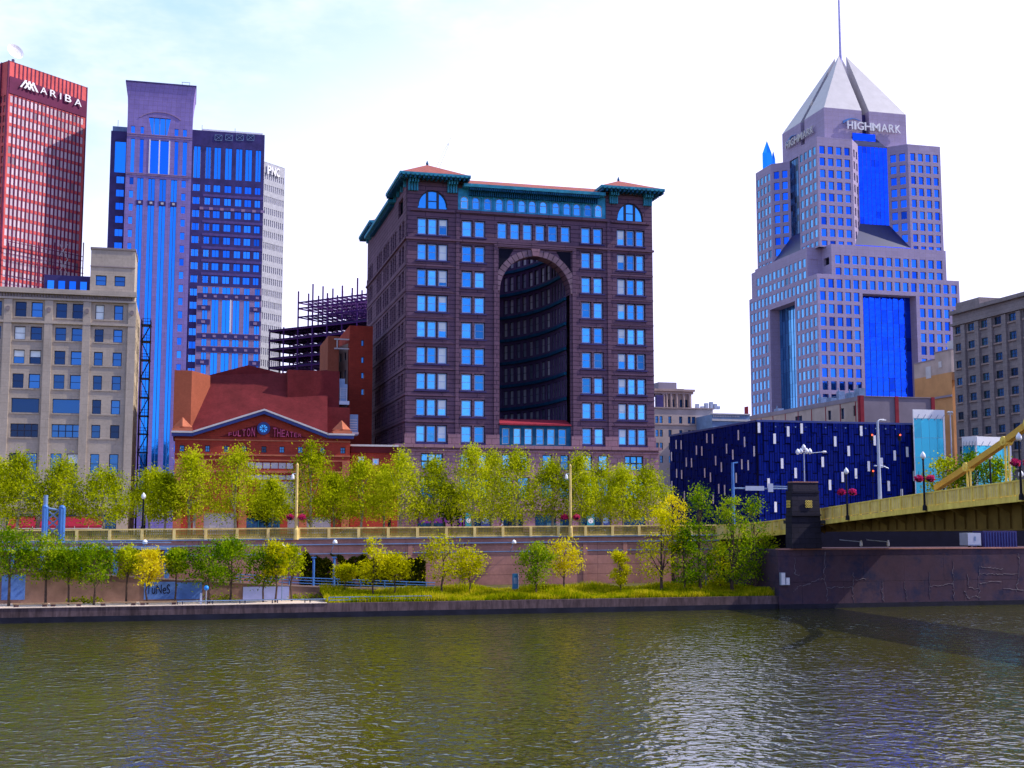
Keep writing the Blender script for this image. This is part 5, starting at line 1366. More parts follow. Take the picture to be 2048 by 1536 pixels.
# ================================================================== navy panelled building
tk = 205.0; n0, n1 = Sx(1515, 900, tk), Sx(1830, 900, tk); nb = at_s(1340, 900, n0)[0]
nz = Zx(1515, 843.5, tk)
NFr = Seg((n0, tk), (n1, tk)); NLf = Seg((n0, nb), (n0, tk))
nv_ = Thing('navy_panel_building', 'dark navy building clad in staggered upright panels with slim white lights', 'building', ((n0 + n1) / 2, tk, ZS))
m = MB(); m.prism([(n0, tk), (n1, tk), (n1, nb), (n0, nb)], ZS - .5, nz); nv_.part('wall', m, plain('navy_joint', (.001, .002, .025), .8))
m = MB(); m.ubox(NFr.mp, -.15, NFr.L, nz + .002, nz + .35, -.15, .5); m.ubox(NLf.mp, 0, NLf.L, nz + .002, nz + .35, -.15, .5); nv_.part('coping', m, M['darkblue'])
# staggered raised panels
m = MB(); pw, ph_ = 1.05, 3.6
pr = random.Random(3)
for sg in (NFr, NLf):
    k = int(sg.L / pw)
    for i in range(k):
        off = (i % 2) * .5 * ph_ + (i * .17 % .2) * ph_
        j = 0
        while True:
            z0 = ZS + off - ph_ + j * ph_; z1 = z0 + ph_ - .2; j += 1
            if z0 > nz - .1: break
            if z1 < ZS: continue
            dpt = pr.choice((.06, .1, .14, .2)); m.ubox(sg.mp, i * pw + .06, i * pw + pw - .06, max(z0, ZS), min(z1, nz - .02), -dpt, -.001)
nv_.part('panel', m, M['navy'], kind='stuff')
sl_f = [(1516.7, 855.6), (1548, 877.5), (1575, 863), (1602, 857), (1563, 927), (1590, 946), (1536, 967), (1550, 1014), (1721, 862), (1669, 883), (1748, 881), (1696, 902), (1788, 911), (1813, 904), (1644, 924), (1736, 932.5), (1762, 925.5), (1710.5, 947), (1684, 954), (1827, 952), (1658.6, 970), (1776, 972), (1802, 988)]
sl_l = [(310, 715), (358, 718), (605, 655), (660, 660), (908, 625), (968, 690), (265, 830), (505, 770), (557, 778), (795, 755), (855, 812), (1060, 780), (408, 885), (458, 890), (690, 870), (745, 932), (942, 905), (1003, 915), (315, 992), (363, 1003), (585, 988), (640, 1030), (887, 1035), (270, 1108), (720, 1140), (777, 1150), (390, 1205), (668, 1240)]
def slit(sg, px, py):
    u, z = sg.uz(px, py); m = MB(); m.ubox(sg.mp, u - .24, u + .24, z - .9, z + .9, -.27, -.22); nv_.part('light_panel', m, M['white'])
for x, y in sl_f: slit(NFr, x, y)
for x, y in sl_l: slit(NLf, 1290 + x / 4.8, 740 + y / 4.8)
m = MB()
for i in range(14):
    if i in (5, 9): continue
    u = NFr.u(1530 + i * 20, 851); m.ubox(NFr.mp, u - .12, u + .12, nz - .9, nz - .7, -.2, -.15)
nv_.part('soffit_light', m, M['bluegrey'])

# ================================================================== tan block, ochre block, grey block
ta_ = 262.0; x0 = Sx(1720, 800, ta_); x1 = Sx(1868, 800, ta_); tz = Zx(1720, 793, ta_); tbk = at_s(1490, 820, x0)[0]
tn = Thing('tan_block', 'low tan walled block with dark red corner piers and rooftop plant', 'building', ((x0 + x1) / 2, ta_, ZS))
TL = Seg((x0, tbk), (x0, ta_)); TFr = Seg((x0, ta_), (x1, ta_))
tw = [(TL.u(a, 830), TL.u(b, 830), TL.z((a + b) / 2, y1), TL.z((a + b) / 2, y0)) for a, b, y0, y1 in ((1656, 1662, 821, 840), (1682, 1688, 816.5, 838), (1707, 1712.5, 811, 832), (1590, 1604, 832, 843))]
m = MB(); wall(m, TL, ZS, tz, tw, .4); tn.part('side_wall', m, M['tan'])
m = MB(); wall(m, TFr, ZS, tz, [], .3); m.quad(TFr.mp(0, tz), TFr.mp(TFr.L, tz), TFr.mp(TFr.L, tz, tbk - ta_), TFr.mp(0, tz, tbk - ta_)); tn.part('front_wall', m, M['greywall'])
m = MB()
for px in (1724, 1793.5, 1866): u = TFr.u(px, 830); m.ubox(TFr.mp, u - .45, u + .45, ZS, tz + .25, -.25, -.003)
m.ubox(TL.mp, TL.L - .8, TL.L, ZS, tz + .25, -.2, -.003); m.ubox(TL.mp, 0, 2.2, ZS, TL.z(1500, 812), -.2, -.003); tn.part('red_pier', m, M['redpier'])
m = MB(); m.ubox(TL.mp, 0, TL.L - .9, tz - .9, tz + .12, -.15, -.003); m.ubox(TFr.mp, .6, TFr.L, tz, tz + .2, -.2, .3); tn.part('parapet', m, M['greywall'])
m = MB()
for i in range(9): u = 3 + (TL.L - 5) * i / 8; m.ubox(TL.mp, u - .1, u + .1, ZS, tz - 1, -.12, -.003)
tn.part('drainpipe', m, M['redpier'])
windows(tn, TL, tw, Style('frame', 'g_dark', .1), .35); finish_windows(tn, 'window')
m = MB()
for px, y, w_, h_ in ((1632, 789, 1.6, 1.8), (1650, 786, 2.4, 1.2), (1668, 783, 1.2, 2.4), (1690, 775, 3.0, 1.6), (1706, 770, 2.2, 2.2), (1545, 803, 2.6, 1.0)):
    u = TL.u(px, 800); m.ubox(TL.mp, u - w_ / 2, u + w_ / 2, tz, tz + h_, 1.0, 2.6); m.tube(TL.mp(u, tz + h_, 1.2), TL.mp(u, tz + h_ + .8, 1.2), .15, n=6)
for i in range(7): m.tube(TL.mp(TL.u(1625, 795) + i * 3.2, tz, .6), TL.mp(TL.u(1625, 795) + i * 3.2, tz + 1.2, .6), .05, n=4)
m.tube(TL.mp(TL.u(1625, 795), tz + 1.2, .6), TL.mp(TL.L - 1, tz + 1.2, .6), .06, n=4)
tn.part('roof_plant', m, M['bluegrey'])
to = 288.0; ox = Sx(1903, 740, to); OL = Seg((ox, at_s(1828, 740, ox)[0]), (ox, to))
oc = Thing('ochre_block', 'ochre and tan blank walled block in two heights beside the cobalt glass', 'building', (ox + 8, to, ZS))
um = OL.u(1870, 740); oz0, oz1 = OL.z(1850, 724), OL.z(1886, 703); ozm = OL.z(1860, 752)
m = MB(); wall(m, OL, ZS, ozm, [], .3); m.quad(OL.mp(0, ZS), OL.mp(0, oz0), OL.mp(0, oz0, 14), OL.mp(0, ZS, 14)); oc.part('lower_wall', m, M['orange'])
m = MB(); m.ubox(OL.mp, 0, um, ozm + .003, oz0, 0, 14); m.ubox(OL.mp, um, OL.L, ozm + .003, oz1, .01, 14); oc.part('upper_wall', m, M['tan'])
m = MB(); m.ubox(OL.mp, -.2, OL.L, OL.z(1880, 797), OL.z(1880, 793), -.4, -.003); m.ubox(OL.mp, -.1, um, oz0, oz0 + .3, -.15, .4); m.ubox(OL.mp, um, OL.L + .2, oz1, oz1 + .3, -.15, .4); oc.part('coping', m, M['greywall'])
m = MB(); m.ubox(OL.mp, OL.u(1878, 740), OL.u(1884, 740), OL.z(1881, 735), OL.z(1881, 723), -.12, -.003); m.ubox(OL.mp, OL.u(1852, 740), OL.u(1862, 740), OL.z(1857, 757), OL.z(1857, 733), -.1, -.003); oc.part('wall_panel', m, M['offwhite'])
m = MB(); m.ubox(OL.mp, OL.u(1888, 700), OL.L, oz1 + .35, OL.z(1895, 681), 1, 5); oc.part('roof_box', m, M['offwhite'])

tgf, tgn = 240.0, 196.0; gx = Sx(1905, 650, tgf); GL = Seg((gx, tgf), (gx, tgn)); GFr = Seg((gx, tgn), (gx + 25, tgn))
gb_k = Thing('grey_stone_block', 'grey stone office block with tall pilasters at the right edge', 'building', (gx + 12, tgn, ZS))
gzt = GL.z(1906, 626)
gc_ = [(GL.u(a, 700), GL.u(b, 700)) for a, b in ((1912, 1923), (1937.5, 1952), (1964, 1978.5), (1991, 2006), (2020, 2036))]
wst = gc_[4][0] - gc_[3][0]
for k in range(1, 3): gc_.append((gc_[4][0] + wst * k, gc_[4][1] + wst * k))
gro = [(GL.z(1944, 646 + 35 * i + 15.5), GL.z(1944, 646 + 35 * i)) for i in range(9)]
ops = [(a, b, v0, v1) for v0, v1 in gro for a, b in gc_ if v0 > 10 and b < GL.L]
m = MB(); wall(m, GL, ZS - .5, gzt, ops, .25); wall(m, GFr, ZS - .5, gzt, [], .3); m.quad((gx, tgn, gzt), (gx + 25, tgn, gzt), (gx + 25, tgf, gzt), (gx, tgf, gzt)); m.quad((gx, tgf, ZS), (gx + 25, tgf, ZS), (gx + 25, tgf, gzt), (gx, tgf, gzt))
gb_k.part('wall', m, M['greystone'])
m = MB()
us = [(gc_[i][1] + gc_[i + 1][0]) / 2 for i in range(len(gc_) - 1)]
for x in us: m.ubox(GL.mp, x - .7, x + .7, ZS, gzt - 3.2, -.5, -.003)
gb_k.part('pilaster', m, M['greystone'])
m = MB(); m.ubox(GL.mp, -.3, GL.L + .4, gzt - .5, gzt + .3, -.7, -.003); m.ubox(GL.mp, 0, GL.L, gzt - 3.0, gzt - 2.5, -.62, -.003); gb_k.part('cornice', m, M['greystone'])
m = MB()
for v0, v1 in gro:
    for a, b in gc_:
        if b < GL.L: m.ubox(GL.mp, a - .15, b + .15, v0 - .35, v0 - .02, -.3, .1)
gb_k.part('window_sill', m, M['concrete'])
windows(gb_k, GL, ops, Style('frame', 'g_teal', .09, 2, 2, True), .22); finish_windows(gb_k, 'window')
m = MB(); m.box(gx + .6, gx + 10, tgf - 9, tgf - .5, gzt + .01, GL.z(1906, 607)); m.box(gx - .2, gx + 10, tgn + 2, tgn + 10, gzt + .31, gzt + 1.6); m.box(gx + .3, gx + 8, tgn, tgn + 5, gzt + 1.61, gzt + 3.2); gb_k.part('roof_house', m, M['greystone'])

# ================================================================== far blocks in the gap
tc_ = 300.0
CB = Seg((Sx(1305, 830, tc_), tc_), (Sx(1426, 830, tc_), tc_)); cz_ = CB.z(1370, 818)
fb = Thing('cream_block', 'cream far block with three rows of dark windows beside the arched building', 'building', (CB.p[0] + CB.L / 2, tc_, ZS))
wc = [(CB.u(1290 + a / 4.8, 850), CB.u(1290 + b / 4.8, 850)) for a, b in ((100, 130), (140, 170), (225, 255), (328, 358), (412, 440), (450, 485), (570, 600))]
ops = [(a, b, CB.z(1360, y1), CB.z(1360, y0)) for y0, y1 in ((833, 847), (860, 874), (886, 900), (912, 926)) for a, b in wc]
m = MB(); wall(m, CB, ZS, cz_, ops, .35); m.quad(CB.mp(0, cz_), CB.mp(CB.L, cz_), CB.mp(CB.L, cz_, 20), CB.mp(0, cz_, 20)); m.quad(CB.mp(CB.L, ZS), CB.mp(CB.L, cz_), CB.mp(CB.L, cz_, 20), CB.mp(CB.L, ZS, 20)); fb.part('wall', m, M['tan'])
m = MB(); m.ubox(CB.mp, -.2, CB.L + .2, cz_, cz_ + .35, -.3, .4); m.ubox(CB.mp, 0, CB.L, CB.z(1360, 851), CB.z(1360, 849), -.2, -.003); fb.part('cornice', m, M['concrete'])
windows(fb, CB, ops, Style('frame', 'g_dark', .1, 1, 2), .35); finish_windows(fb, 'window')
tcl = 325.0; K2 = Seg((Sx(1310, 800, tcl), tcl), (Sx(1383, 800, tcl), tcl)); kz = K2.z(1345, 783)
kb = Thing('classical_block', 'pale classical upper storey with a heavy cornice and attic behind the cream block', 'building', (K2.p[0] + K2.L / 2, tcl, ZS))
ops = [(K2.u(1290 + a / 4.8, 805), K2.u(1290 + b / 4.8, 805), K2.z(1345, 814), K2.z(1345, 799)) for a, b in ((210, 232), (255, 280), (335, 360), (385, 410))]
m = MB(); wall(m, K2, ZS, kz, ops, .4); m.quad(K2.mp(0, kz), K2.mp(K2.L, kz), K2.mp(K2.L, kz, 15), K2.mp(0, kz, 15)); m.quad(K2.mp(K2.L, ZS), K2.mp(K2.L, kz), K2.mp(K2.L, kz, 15), K2.mp(K2.L, ZS, 15)); kb.part('wall', m, M['concrete'])
m = MB(); m.ubox(K2.mp, -.5, K2.L + .7, kz, kz + .6, -1, 16); m.ubox(K2.mp, -.3, K2.L + .4, kz - .7, kz - .003, -.5, -.003); kb.part('cornice', m, M['concrete'])
m = MB()
for px in (1326, 1332, 1341, 1352, 1366, 1378): 
    p_ = K2.mp(K2.u(px, 805), K2.z(1345, 817), -.4); m.tube(p_, (p_[0], p_[1], kz - .72), .42, .36, 8)
kb.part('column', m, M['concrete'])
m = MB(); m.ubox(K2.mp, K2.u(1320, 775), K2.u(1356, 775), kz + .61, K2.z(1340, 764), 1, 8); m.ubox(K2.mp, K2.u(1356, 775), K2.u(1371, 775), kz + .61, K2.z(1340, 776), 1.2, 7); kb.part('attic', m, M['greywall'])
m = MB(); m.ubox(K2.mp, 0, K2.u(1323, 805), K2.z(1345, 818), K2.z(1345, 792), -1.3, -.1); kb.part('dark_bay', m, M['granitedark'])
windows(kb, K2, ops, Style('frame', 'g_dark', .1), .35); finish_windows(kb, 'window')
tl_ = 290.0; LBk = Seg((Sx(1424, 840, tl_), tl_), (Sx(1500, 840, tl_), tl_))
lb_b = Thing('pale_low_block', 'pale blue grey low block with a dentil cornice in the street gap', 'building', (LBk.p[0] + 4, tl_, ZS))
m = MB(); zz = LBk.z(1440, 829); m.ubox(LBk.mp, 0, LBk.L, ZS, zz, 0, 12); lb_b.part('wall', m, M['bluegrey'])
m = MB(); m.ubox(LBk.mp, -.1, LBk.L, zz, zz + .3, -.3, 1); m.ubox(LBk.mp, 0, LBk.L, LBk.z(1440, 842), LBk.z(1440, 838), -.25, -.003)
for i in range(16): u = .3 + i * .45; m.ubox(LBk.mp, u, u + .22, zz - .6, zz - .2, -.2, -.003)
lb_b.part('cornice', m, M['offwhite'])
m = MB()
for i, (px, h_) in enumerate(((1402, 2.2), (1412, 1.2), (1420, 2.6), (1430, 3.2), (1438, 2.4), (1444, 1.4))): u = CB.u(px, 815); m.ubox(CB.mp, u - .4, u + .4, cz_ + .36, cz_ + .3 + h_ * .6, 2, 3)
fb.part('roof_plant', m, M['silver'])

# ================================================================== glass screens on the corner plaza
def screen(label, pts, ztop_, t_):
    x_ = [Sx(px, 900, t_) for px, t_ in pts]
    gs = Thing('glass_screen', label, 'glass screen', (x_[0], pts[0][1], ZS), G1, 'lit cyan glass screens on the plaza')
    for i in range(len(pts) - 1):
        sg = Seg((x_[i], pts[i][1]), (x_[i + 1], pts[i + 1][1])); z = sg.z(pts[i][0] + 10, ztop_)
        m = MB(); n = 4
        for a in range(n):
            for b in range(6):
                u0, u1 = sg.L * a / n, sg.L * (a + 1) / n; v0, v1 = ZS + (z - 1.6 - ZS) * b / 6, ZS + (z - 1.6 - ZS) * (b + 1) / 6
                m.ubox(sg.mp, u0 + .02, u1 - .02, v0 + .02, v1 - .02, -.02, .02)
        gs.part('glass_panel', m, M['g_cyan'])
        m = MB(); m.ubox(sg.mp, 0, sg.L, z - 1.6, z, -.1, .1); m.ubox(sg.mp, sg.L - .35, sg.L, ZS, z - 1.6, -.1, .1)
        if i == 0: m.ubox(sg.mp, 0, .12, ZS, z - 1.6, -.08, .08)
        fr2 = gs.part('frame', m, M['white'])
        m = MB()
        for k in range(5): u = sg.L * (k + .4) / 5; m.tube(sg.mp(u, z - 1.9, -.15), sg.mp(u + .5, z - .9, -.5), .07, n=5)
        gs.part('bracket', m, M['silver'], fr2)
screen('tall cyan glass screen with white frame at the end of the navy building', [(1828, 203.0), (1891, 203.0)], 819, 203)
screen('lower cyan glass screen folded at a dark joint before the grey block', [(1925, 201.0), (1954, 198.0), (2022, 199.5)], 873, 200)

# thin crane jib far behind the arched building
tcj = 430.0; a = at_t(874, 338, tcj); b = at_t(897, 287, tcj)
cj = Thing('tower_crane', 'thin pale lattice crane jib rising behind the red corner roof', 'crane', (a[0], tcj, ZS))
m = MB(); P0 = Vector((a[0], tcj, a[1])); P1 = Vector((b[0], tcj, b[1])); D_ = (P1 - P0); n = 14
for o_ in ((-.55, 0, .3), (.55, 0, -.3)): m.tube(P0 + Vector(o_), P1 + Vector(o_) * .4, .07, n=4)
for i in range(n):
    p_ = P0 + D_ * (i / n); q_ = P0 + D_ * ((i + 1) / n); o_ = Vector((-.5, 0, .28)) * (1 - .5 * i / n); m.tube(p_ + o_, q_ - o_, .035, n=4)
cj.part('jib', m, M['silver'])
m = MB(); m.tube((a[0], tcj, ZS), (a[0], tcj, a[1]), .7, .6, 4); m.tube(P1 - D_ * .08, P1 + Vector((.8, 0, 2.2)), .07, n=4); cj.part('mast', m, M['silver'])
# ================================================================== river, quay, streets
TW, TR = 152.8, 169.0
def wave_water():
    m, n, p, o = nodes('river_water')
    v = coords(n, flat=False)
    mm = n.nodes.new("ShaderNodeMapping"); mm.inputs['Scale'].default_value = (1.0, 1.0, 1.0); mm.inputs['Rotation'].default_value = (0, 0, R(8)); n.links.new(v, mm.inputs[0])
    big = noise(n, v, 0.035, 3, .5)
    def wv(sc, det, ro, dist=0.0):
        t = n.nodes.new("ShaderNodeTexNoise"); t.inputs['Scale'].default_value = sc; t.inputs['Detail'].default_value = det; t.inputs['Roughness'].default_value = ro; t.inputs['Distortion'].default_value = dist
        n.links.new(mm.outputs[0], t.inputs['Vector']); return t.outputs['Fac']
    def math_(op, a, b):
        x = n.nodes.new("ShaderNodeMath"); x.operation = op
        for i, q in enumerate((a, b)):
            if isinstance(q, (int, float)): x.inputs[i].default_value = q
            else: n.links.new(q, x.inputs[i])
        return x.outputs[0]
    mr = n.nodes.new("ShaderNodeMapRange"); n.links.new(big, mr.inputs[0]); mr.inputs[1].default_value = .35; mr.inputs[2].default_value = .65; mr.inputs[3].default_value = .55; mr.inputs[4].default_value = 1.15
    h = math_('ADD', math_('ADD', math_('MULTIPLY', wv(.26, 1, .4, .3), .42), math_('MULTIPLY', wv(1.25, 1, .45, .6), .42)), math_('ADD', math_('MULTIPLY', math_('POWER', wv(1.05, 1, .45, .8), 5.0), 1.3), math_('MULTIPLY', wv(3.0, 2, .55, .4), .10)))
    h = math_('MULTIPLY', h, mr.outputs[0])
    b = n.nodes.new("ShaderNodeBump"); b.inputs['Strength'].default_value = 1.0; b.inputs['Distance'].default_value = WAVE
    n.links.new(h, b.inputs['Height']); n.links.new(b.outputs[0], p.inputs['Normal'])
    n.links.new(ramp(n, noise(n, v, .02, 3), (0.040, 0.039, 0.0001), (0.054, 0.052, 0.0002)), p.inputs['Base Color'])
    p.inputs['Roughness'].default_value = .03; p.inputs['IOR'].default_value = 2.9
    p.inputs['Specular IOR Level'].default_value = 0.5; p.inputs['Specular Tint'].default_value = (.80, .87, 1.0, 1)
    return m
WAVE = 0.225
M['water'] = wave_water()
m = MB(); m.quad((-3000, -3000, 0), (3000, -3000, 0), (3000, TW + 1, 0), (-3000, TW + 1, 0)); solo('water', m, M['water'], kind='structure')
m = MB(); m.quad((-3000, TR + .3, ZS), (3000, TR + .3, ZS), (3000, 9000, ZS), (-3000, 9000, ZS)); solo('ground', m, M['ground'], kind='structure')
m = MB(); m.quad((-400, 176, ZS + .006), (400, 176, ZS + .006), (400, 193, ZS + .006), (-400, 193, ZS + .006)); solo('street', m, M['asphalt'], kind='structure')
m = MB(); pb = lambda x: 8.86 + .006 * x + .42
for i in range(24):
    x0, x1 = -120 + i * 8, -112 + i * 8
    m.quad((x0, TR + .12, pb(x0)), (x1, TR + .12, pb(x1)), (x1, 176, pb(x1)), (x0, 176, pb(x0))); m.quad((x0, 176, pb(x0)), (x1, 176, pb(x1)), (x1, 176, ZS), (x0, 176, ZS))
m.box(-400, 400, 193, 203.9, ZS - .2, ZS + .125); solo('pavement', m, M['paving'], kind='structure')
m = MB()
for i in range(60): m.box(-180 + i * 6, -177 + i * 6, 184.4, 184.6, ZS + .007, ZS + .012)
solo('lane_marking', m, M['offwhite'], kind='structure')
PXE = Sx(1557, 1150, 152.4)
m = MB(); m.quad((-400, TW + .3, 1.6), (PXE, TW + .3, 1.6), (PXE, TR + 14, 1.6), (-400, TR + 14, 1.6)); solo('promenade', m, M['paving'], kind='structure')
gA, gB = Sx(652, 1200, 154), PXE
m = MB(); n = 40
for i in range(n):
    x0, x1 = gA + (gB - gA) * i / n, gA + (gB - gA) * (i + 1) / n
    for (t0, z0), (t1, z1) in (((TW + .5, 1.62), (156, 1.95)), ((156, 1.95), (160, 2.5)), ((160, 2.5), (TR - .05, 2.75))): m.quad((x0, t0, z0), (x1, t0, z0), (x1, t1, z1), (x0, t1, z1))
solo('bank', m, M['earth'], kind='structure')

# dark hill in the street gap
m = MB(); random.seed(4)
hx0, hx1 = Sx(1380, 830, 900), Sx(1520, 830, 900); n = 24
for i in range(n):
    x0, x1 = hx0 + (hx1 - hx0) * i / n, hx0 + (hx1 - hx0) * (i + 1) / n
    f = lambda x: Zx(1450, 826, 900) + 2.5 * math.sin(x * .21) + 1.5 * math.sin(x * .63)
    m.quad((x0, 900, ZS), (x1, 900, ZS), (x1, 960, f(x1)), (x0, 960, f(x0))); m.quad((x0, 960, f(x0)), (x1, 960, f(x1)), (x1, 1100, ZS), (x0, 1100, ZS))
solo('hill', m, plain('hill_wood', (.03, .055, .05), .95, var=.4, scale=.15), kind='structure')

# quay wall
M['quay'] = plain('wet_quay_concrete', (0.15, 0.10, 0.105), .85, var=.35, scale=.35, grime=.6)
M['quaydark'] = plain('wet_algae_concrete', (0.018, 0.018, 0.03), .6, var=.4, scale=.5)
M['wallconc'] = masonry('mauve_concrete', (0.46, 0.225, 0.185), (0.42, 0.20, 0.165), (0.2, 0.10, 0.09), 9.0, 1.35, offset=0.0, ms=.05, stain=.5, bd=.03)
M['abut'] = masonry('stained_abutment', (0.105, 0.066, 0.085), (0.075, 0.046, 0.07), (0.02, 0.014, 0.03), 6.0, 3.4, ms=.04, stain=.5, bd=.03, mottle=((.085, .048, .065), (.026, .032, .075)))
qw = Thing('quay_wall', 'long low quay wall with a dark wet foot along the river', 'quay wall', (0, TW, 0))
m = MB(); m.box(-400, PXE, TW, TW + .6, .65, 1.66); qw.part('face', m, M['quay'])
m = MB(); m.box(-400, PXE, TW - .02, TW + .6, -1.5, .648); qw.part('wet_foot', m, M['quaydark'])
m = MB(); m.box(-400, gA, TW - .08, TW + .7, 1.663, 1.74); qw.part('coping', m, M['paving'])
# benches and low rails along the edge
def kerb_bench(pa, pb, y, lab):
    a, b = Sx(pa, y, TW + 1.2), Sx(pb, y, TW + 1.2); tb_ = Thing('timber_bench', lab, 'bench', ((a + b) / 2, TW + 1.2, 1.6), G1, 'long timber benches on the quay')
    m = MB(); m.box(a, b, TW + .95, TW + 1.45, 1.98, 2.14); tb_.part('seat', m, M['timber'])
    for x in (a + .35, b - .35):
        m = MB(); m.box(x - .25, x + .25, TW + 1.0, TW + 1.4, 1.6, 1.979); tb_.part('block', m, M['quay'])
kerb_bench(26, 96, 1205, 'leftmost long timber bench on the quay edge, left of the joint post'); kerb_bench(100, 164, 1204, 'long timber bench on the quay beside the brown stretch of ramp wall')
kerb_bench(200, 273, 1203, 'long timber bench on the quay just left of the graffiti panel'); kerb_bench(279, 354, 1201, 'long timber bench on the quay under the graffiti panel')
a, b = Sx(354, 1200, TW + 1), Sx(652, 1200, TW + 1)
lr = Thing('low_rail', 'low dark rail on paired studs beside the blue globe lamp', 'rail', ((a + b) / 2, TW + 1, 1.6))
m = MB(); m.tube((a, TW + 1, 2.1), (b, TW + 1, 2.1), .06, n=6); lr.part('rail', m, M['bluegrey'])
for px in (360, 420, 485, 550, 615):
    m = MB(); x = Sx(px, 1200, TW + 1)
    for q_ in (-.3, .3): m.tube((x + q_, TW + 1, 1.6), (x + q_, TW + 1, 2.1), .07, n=6)
    lr.part('stud', m, M['frame'])
a, b = Sx(658, 1200, TW + 1), Sx(862, 1200, TW + 1)
lr = Thing('low_rail', 'low blue pipe rail at the edge of the tall grass', 'rail', ((a + b) / 2, TW + 1, 1.6))
m = MB()
for z in (1.95, 2.3): m.tube((a, TW + 1, z), (b, TW + 1, z), .045, n=6)
lr.part('rail', m, M['bluesteel'])
for i in range(6):
    m = MB(); x = a + (b - a) * i / 5; m.tube((x, TW + 1, 1.6), (x, TW + 1, 2.32), .05, n=6); lr.part('post', m, M['bluesteel'])

# upper retaining wall and street railing
base = lambda s_: 8.86 + .006 * s_
wA, wB = -110.0, Sx(1440, 1080, TR)
rwl = Thing('retaining_wall', 'tall mauve concrete retaining wall under the street railing', 'wall', (0, TR, 1.6))
m = MB(); n = 20
for i in range(n):
    x0, x1 = wA + (wB - wA) * i / n, wA + (wB - wA) * (i + 1) / n
    m.add([(x0, TR, 1.5), (x1, TR, 1.5), (x1, TR, base(x1)), (x0, TR, base(x0)), (x0, TR + .6, base(x0)), (x1, TR + .6, base(x1))], [(0, 1, 2, 3), (3, 2, 5, 4)])
m.quad((wB, TR, 1.5), (wB, TR + 14, 1.5), (wB, TR + 14, base(wB)), (wB, TR, base(wB)))
m.quad((wB, TR + 14, 1.5), (wB + 40, TR + 14, 1.5), (wB + 40, TR + 14, 8.6), (wB, TR + 14, 8.6))
rwl.part('face', m, M['wallconc'])
m = MB()
for i in range(n):
    x0, x1 = wA + (wB - wA) * i / n, wA + (wB - wA) * (i + 1) / n
    for dz, h_, d_ in ((-.75, .14, .22), (-1.95, .12, .12), (.0, .12, .3)):
        P = [(x0, TR - d_, base(x0) + dz), (x1, TR - d_, base(x1) + dz), (x1, TR - d_, base(x1) + dz + h_), (x0, TR - d_, base(x0) + dz + h_)]
        m.add(P + [(p_[0], TR - .004, p_[2]) for p_ in P], [(0, 1, 2, 3), (3, 2, 6, 7), (0, 4, 5, 1)])
rwl.part('ledge', m, M['bluegrey'])
m = MB()
for px in (820, 935, 1170, 1250, 1360):
    x = Sx(px, 1120, TR); m.box(x - .3, x + .3, TR - .16, TR - .004, 1.6, base(x) - .8)
rwl.part('buttress', m, M['wallconc'])
sr = Thing('street_railing', 'long straw yellow street railing with square posts above the river wall', 'railing', (0, TR, 8.8))
m = MB(); m2 = MB(); m3 = MB(); wC = Sx(1432, 1050, TR); n = 30
def slope_box(mb, x0, x1, t0, t1, za, zb_): mb.add([(x0, t0, base(x0) + za), (x1, t0, base(x1) + za), (x1, t1, base(x1) + za), (x0, t1, base(x0) + za), (x0, t0, base(x0) + zb_), (x1, t0, base(x1) + zb_), (x1, t1, base(x1) + zb_), (x0, t1, base(x0) + zb_)], ((0, 3, 2, 1), (4, 5, 6, 7), (0, 1, 5, 4), (1, 2, 6, 5), (2, 3, 7, 6), (3, 0, 4, 7)))
slope_box(m, wA, wC, TR - .12, TR + .16, 1.38, 1.56); sr.part('top_rail', m, M['straw'])
slope_box(m2, wA, wC, TR - .05, TR + .1, .16, .3); sr.part('bottom_rail', m2, M['straw'])
x = wA
while x < wC: slope_box(m3, x, x + .15, TR, TR + .05, .3, 1.38); x += .215
x = wA
while x < wC - .5: slope_box(m3, x, min(x + 3.9, wC), TR + .06, TR + .09, .55, .75); slope_box(m3, x, min(x + 3.9, wC), TR + .06, TR + .09, 1.0, 1.15); x += 3.9
sr.part('baluster_panel', m3, M['strawdull'])
x = Sx(20, 1060, TR)
step = 3.95
while x < wC:
    m = MB(); slope_box(m, x - .19, x + .19, TR - .16, TR + .2, .12, 1.377); sr.part('post', m, M['straw']); x += step

# lower ramp in front of the wall
rt_ = 162.5
rz = lambda px: np.interp(px, [-300, 60, 330, 600, 870], [7.0, 5.5, 4.25, 3.2, 2.35])
rp_ = Thing('ramp', 'long concrete riverside ramp sloping down to the right with painted panels on its wall', 'ramp', (Sx(400, 1170, rt_), rt_, 1.6))
pxs = list(range(-300, 871, 30)); m = MB(); m2 = MB()
for p0_, p1_ in zip(pxs, pxs[1:]):
    x0, x1 = Sx(p0_, 1170, rt_), Sx(p1_, 1170, rt_)
    m.quad((x0, rt_, 1.6), (x1, rt_, 1.6), (x1, rt_, rz(p1_)), (x0, rt_, rz(p0_))); m.quad((x0, rt_, rz(p0_)), (x1, rt_, rz(p1_)), (x1, rt_ + 3.5, rz(p1_)), (x0, rt_ + 3.5, rz(p0_)))
    m2.slab([(x0, rz(p0_) - .02), (x1, rz(p1_) - .02), (x1, rz(p1_) + .14), (x0, rz(p0_) + .14)], lambda u, v, d: (u, rt_ + d, v), -.12, -.003)
rp_.part('wall', m, plain('brown_concrete', (.26, .155, .12), .9, var=.35, scale=.4)); rp_.part('kerb', m2, M['concrete'])
def ppanel(a, b, y0, y1, mt):
    x0, x1 = Sx(a, 1180, rt_), Sx(b, 1180, rt_); z0, z1 = Zx(a, y1, rt_), min(Zx(a, y0, rt_), rz(b) - .06)
    m = MB(); m.box(x0, x1, rt_ - .1, rt_ - .003, max(z0, 1.62), z1); return rp_.part('painted_panel', m, mt)
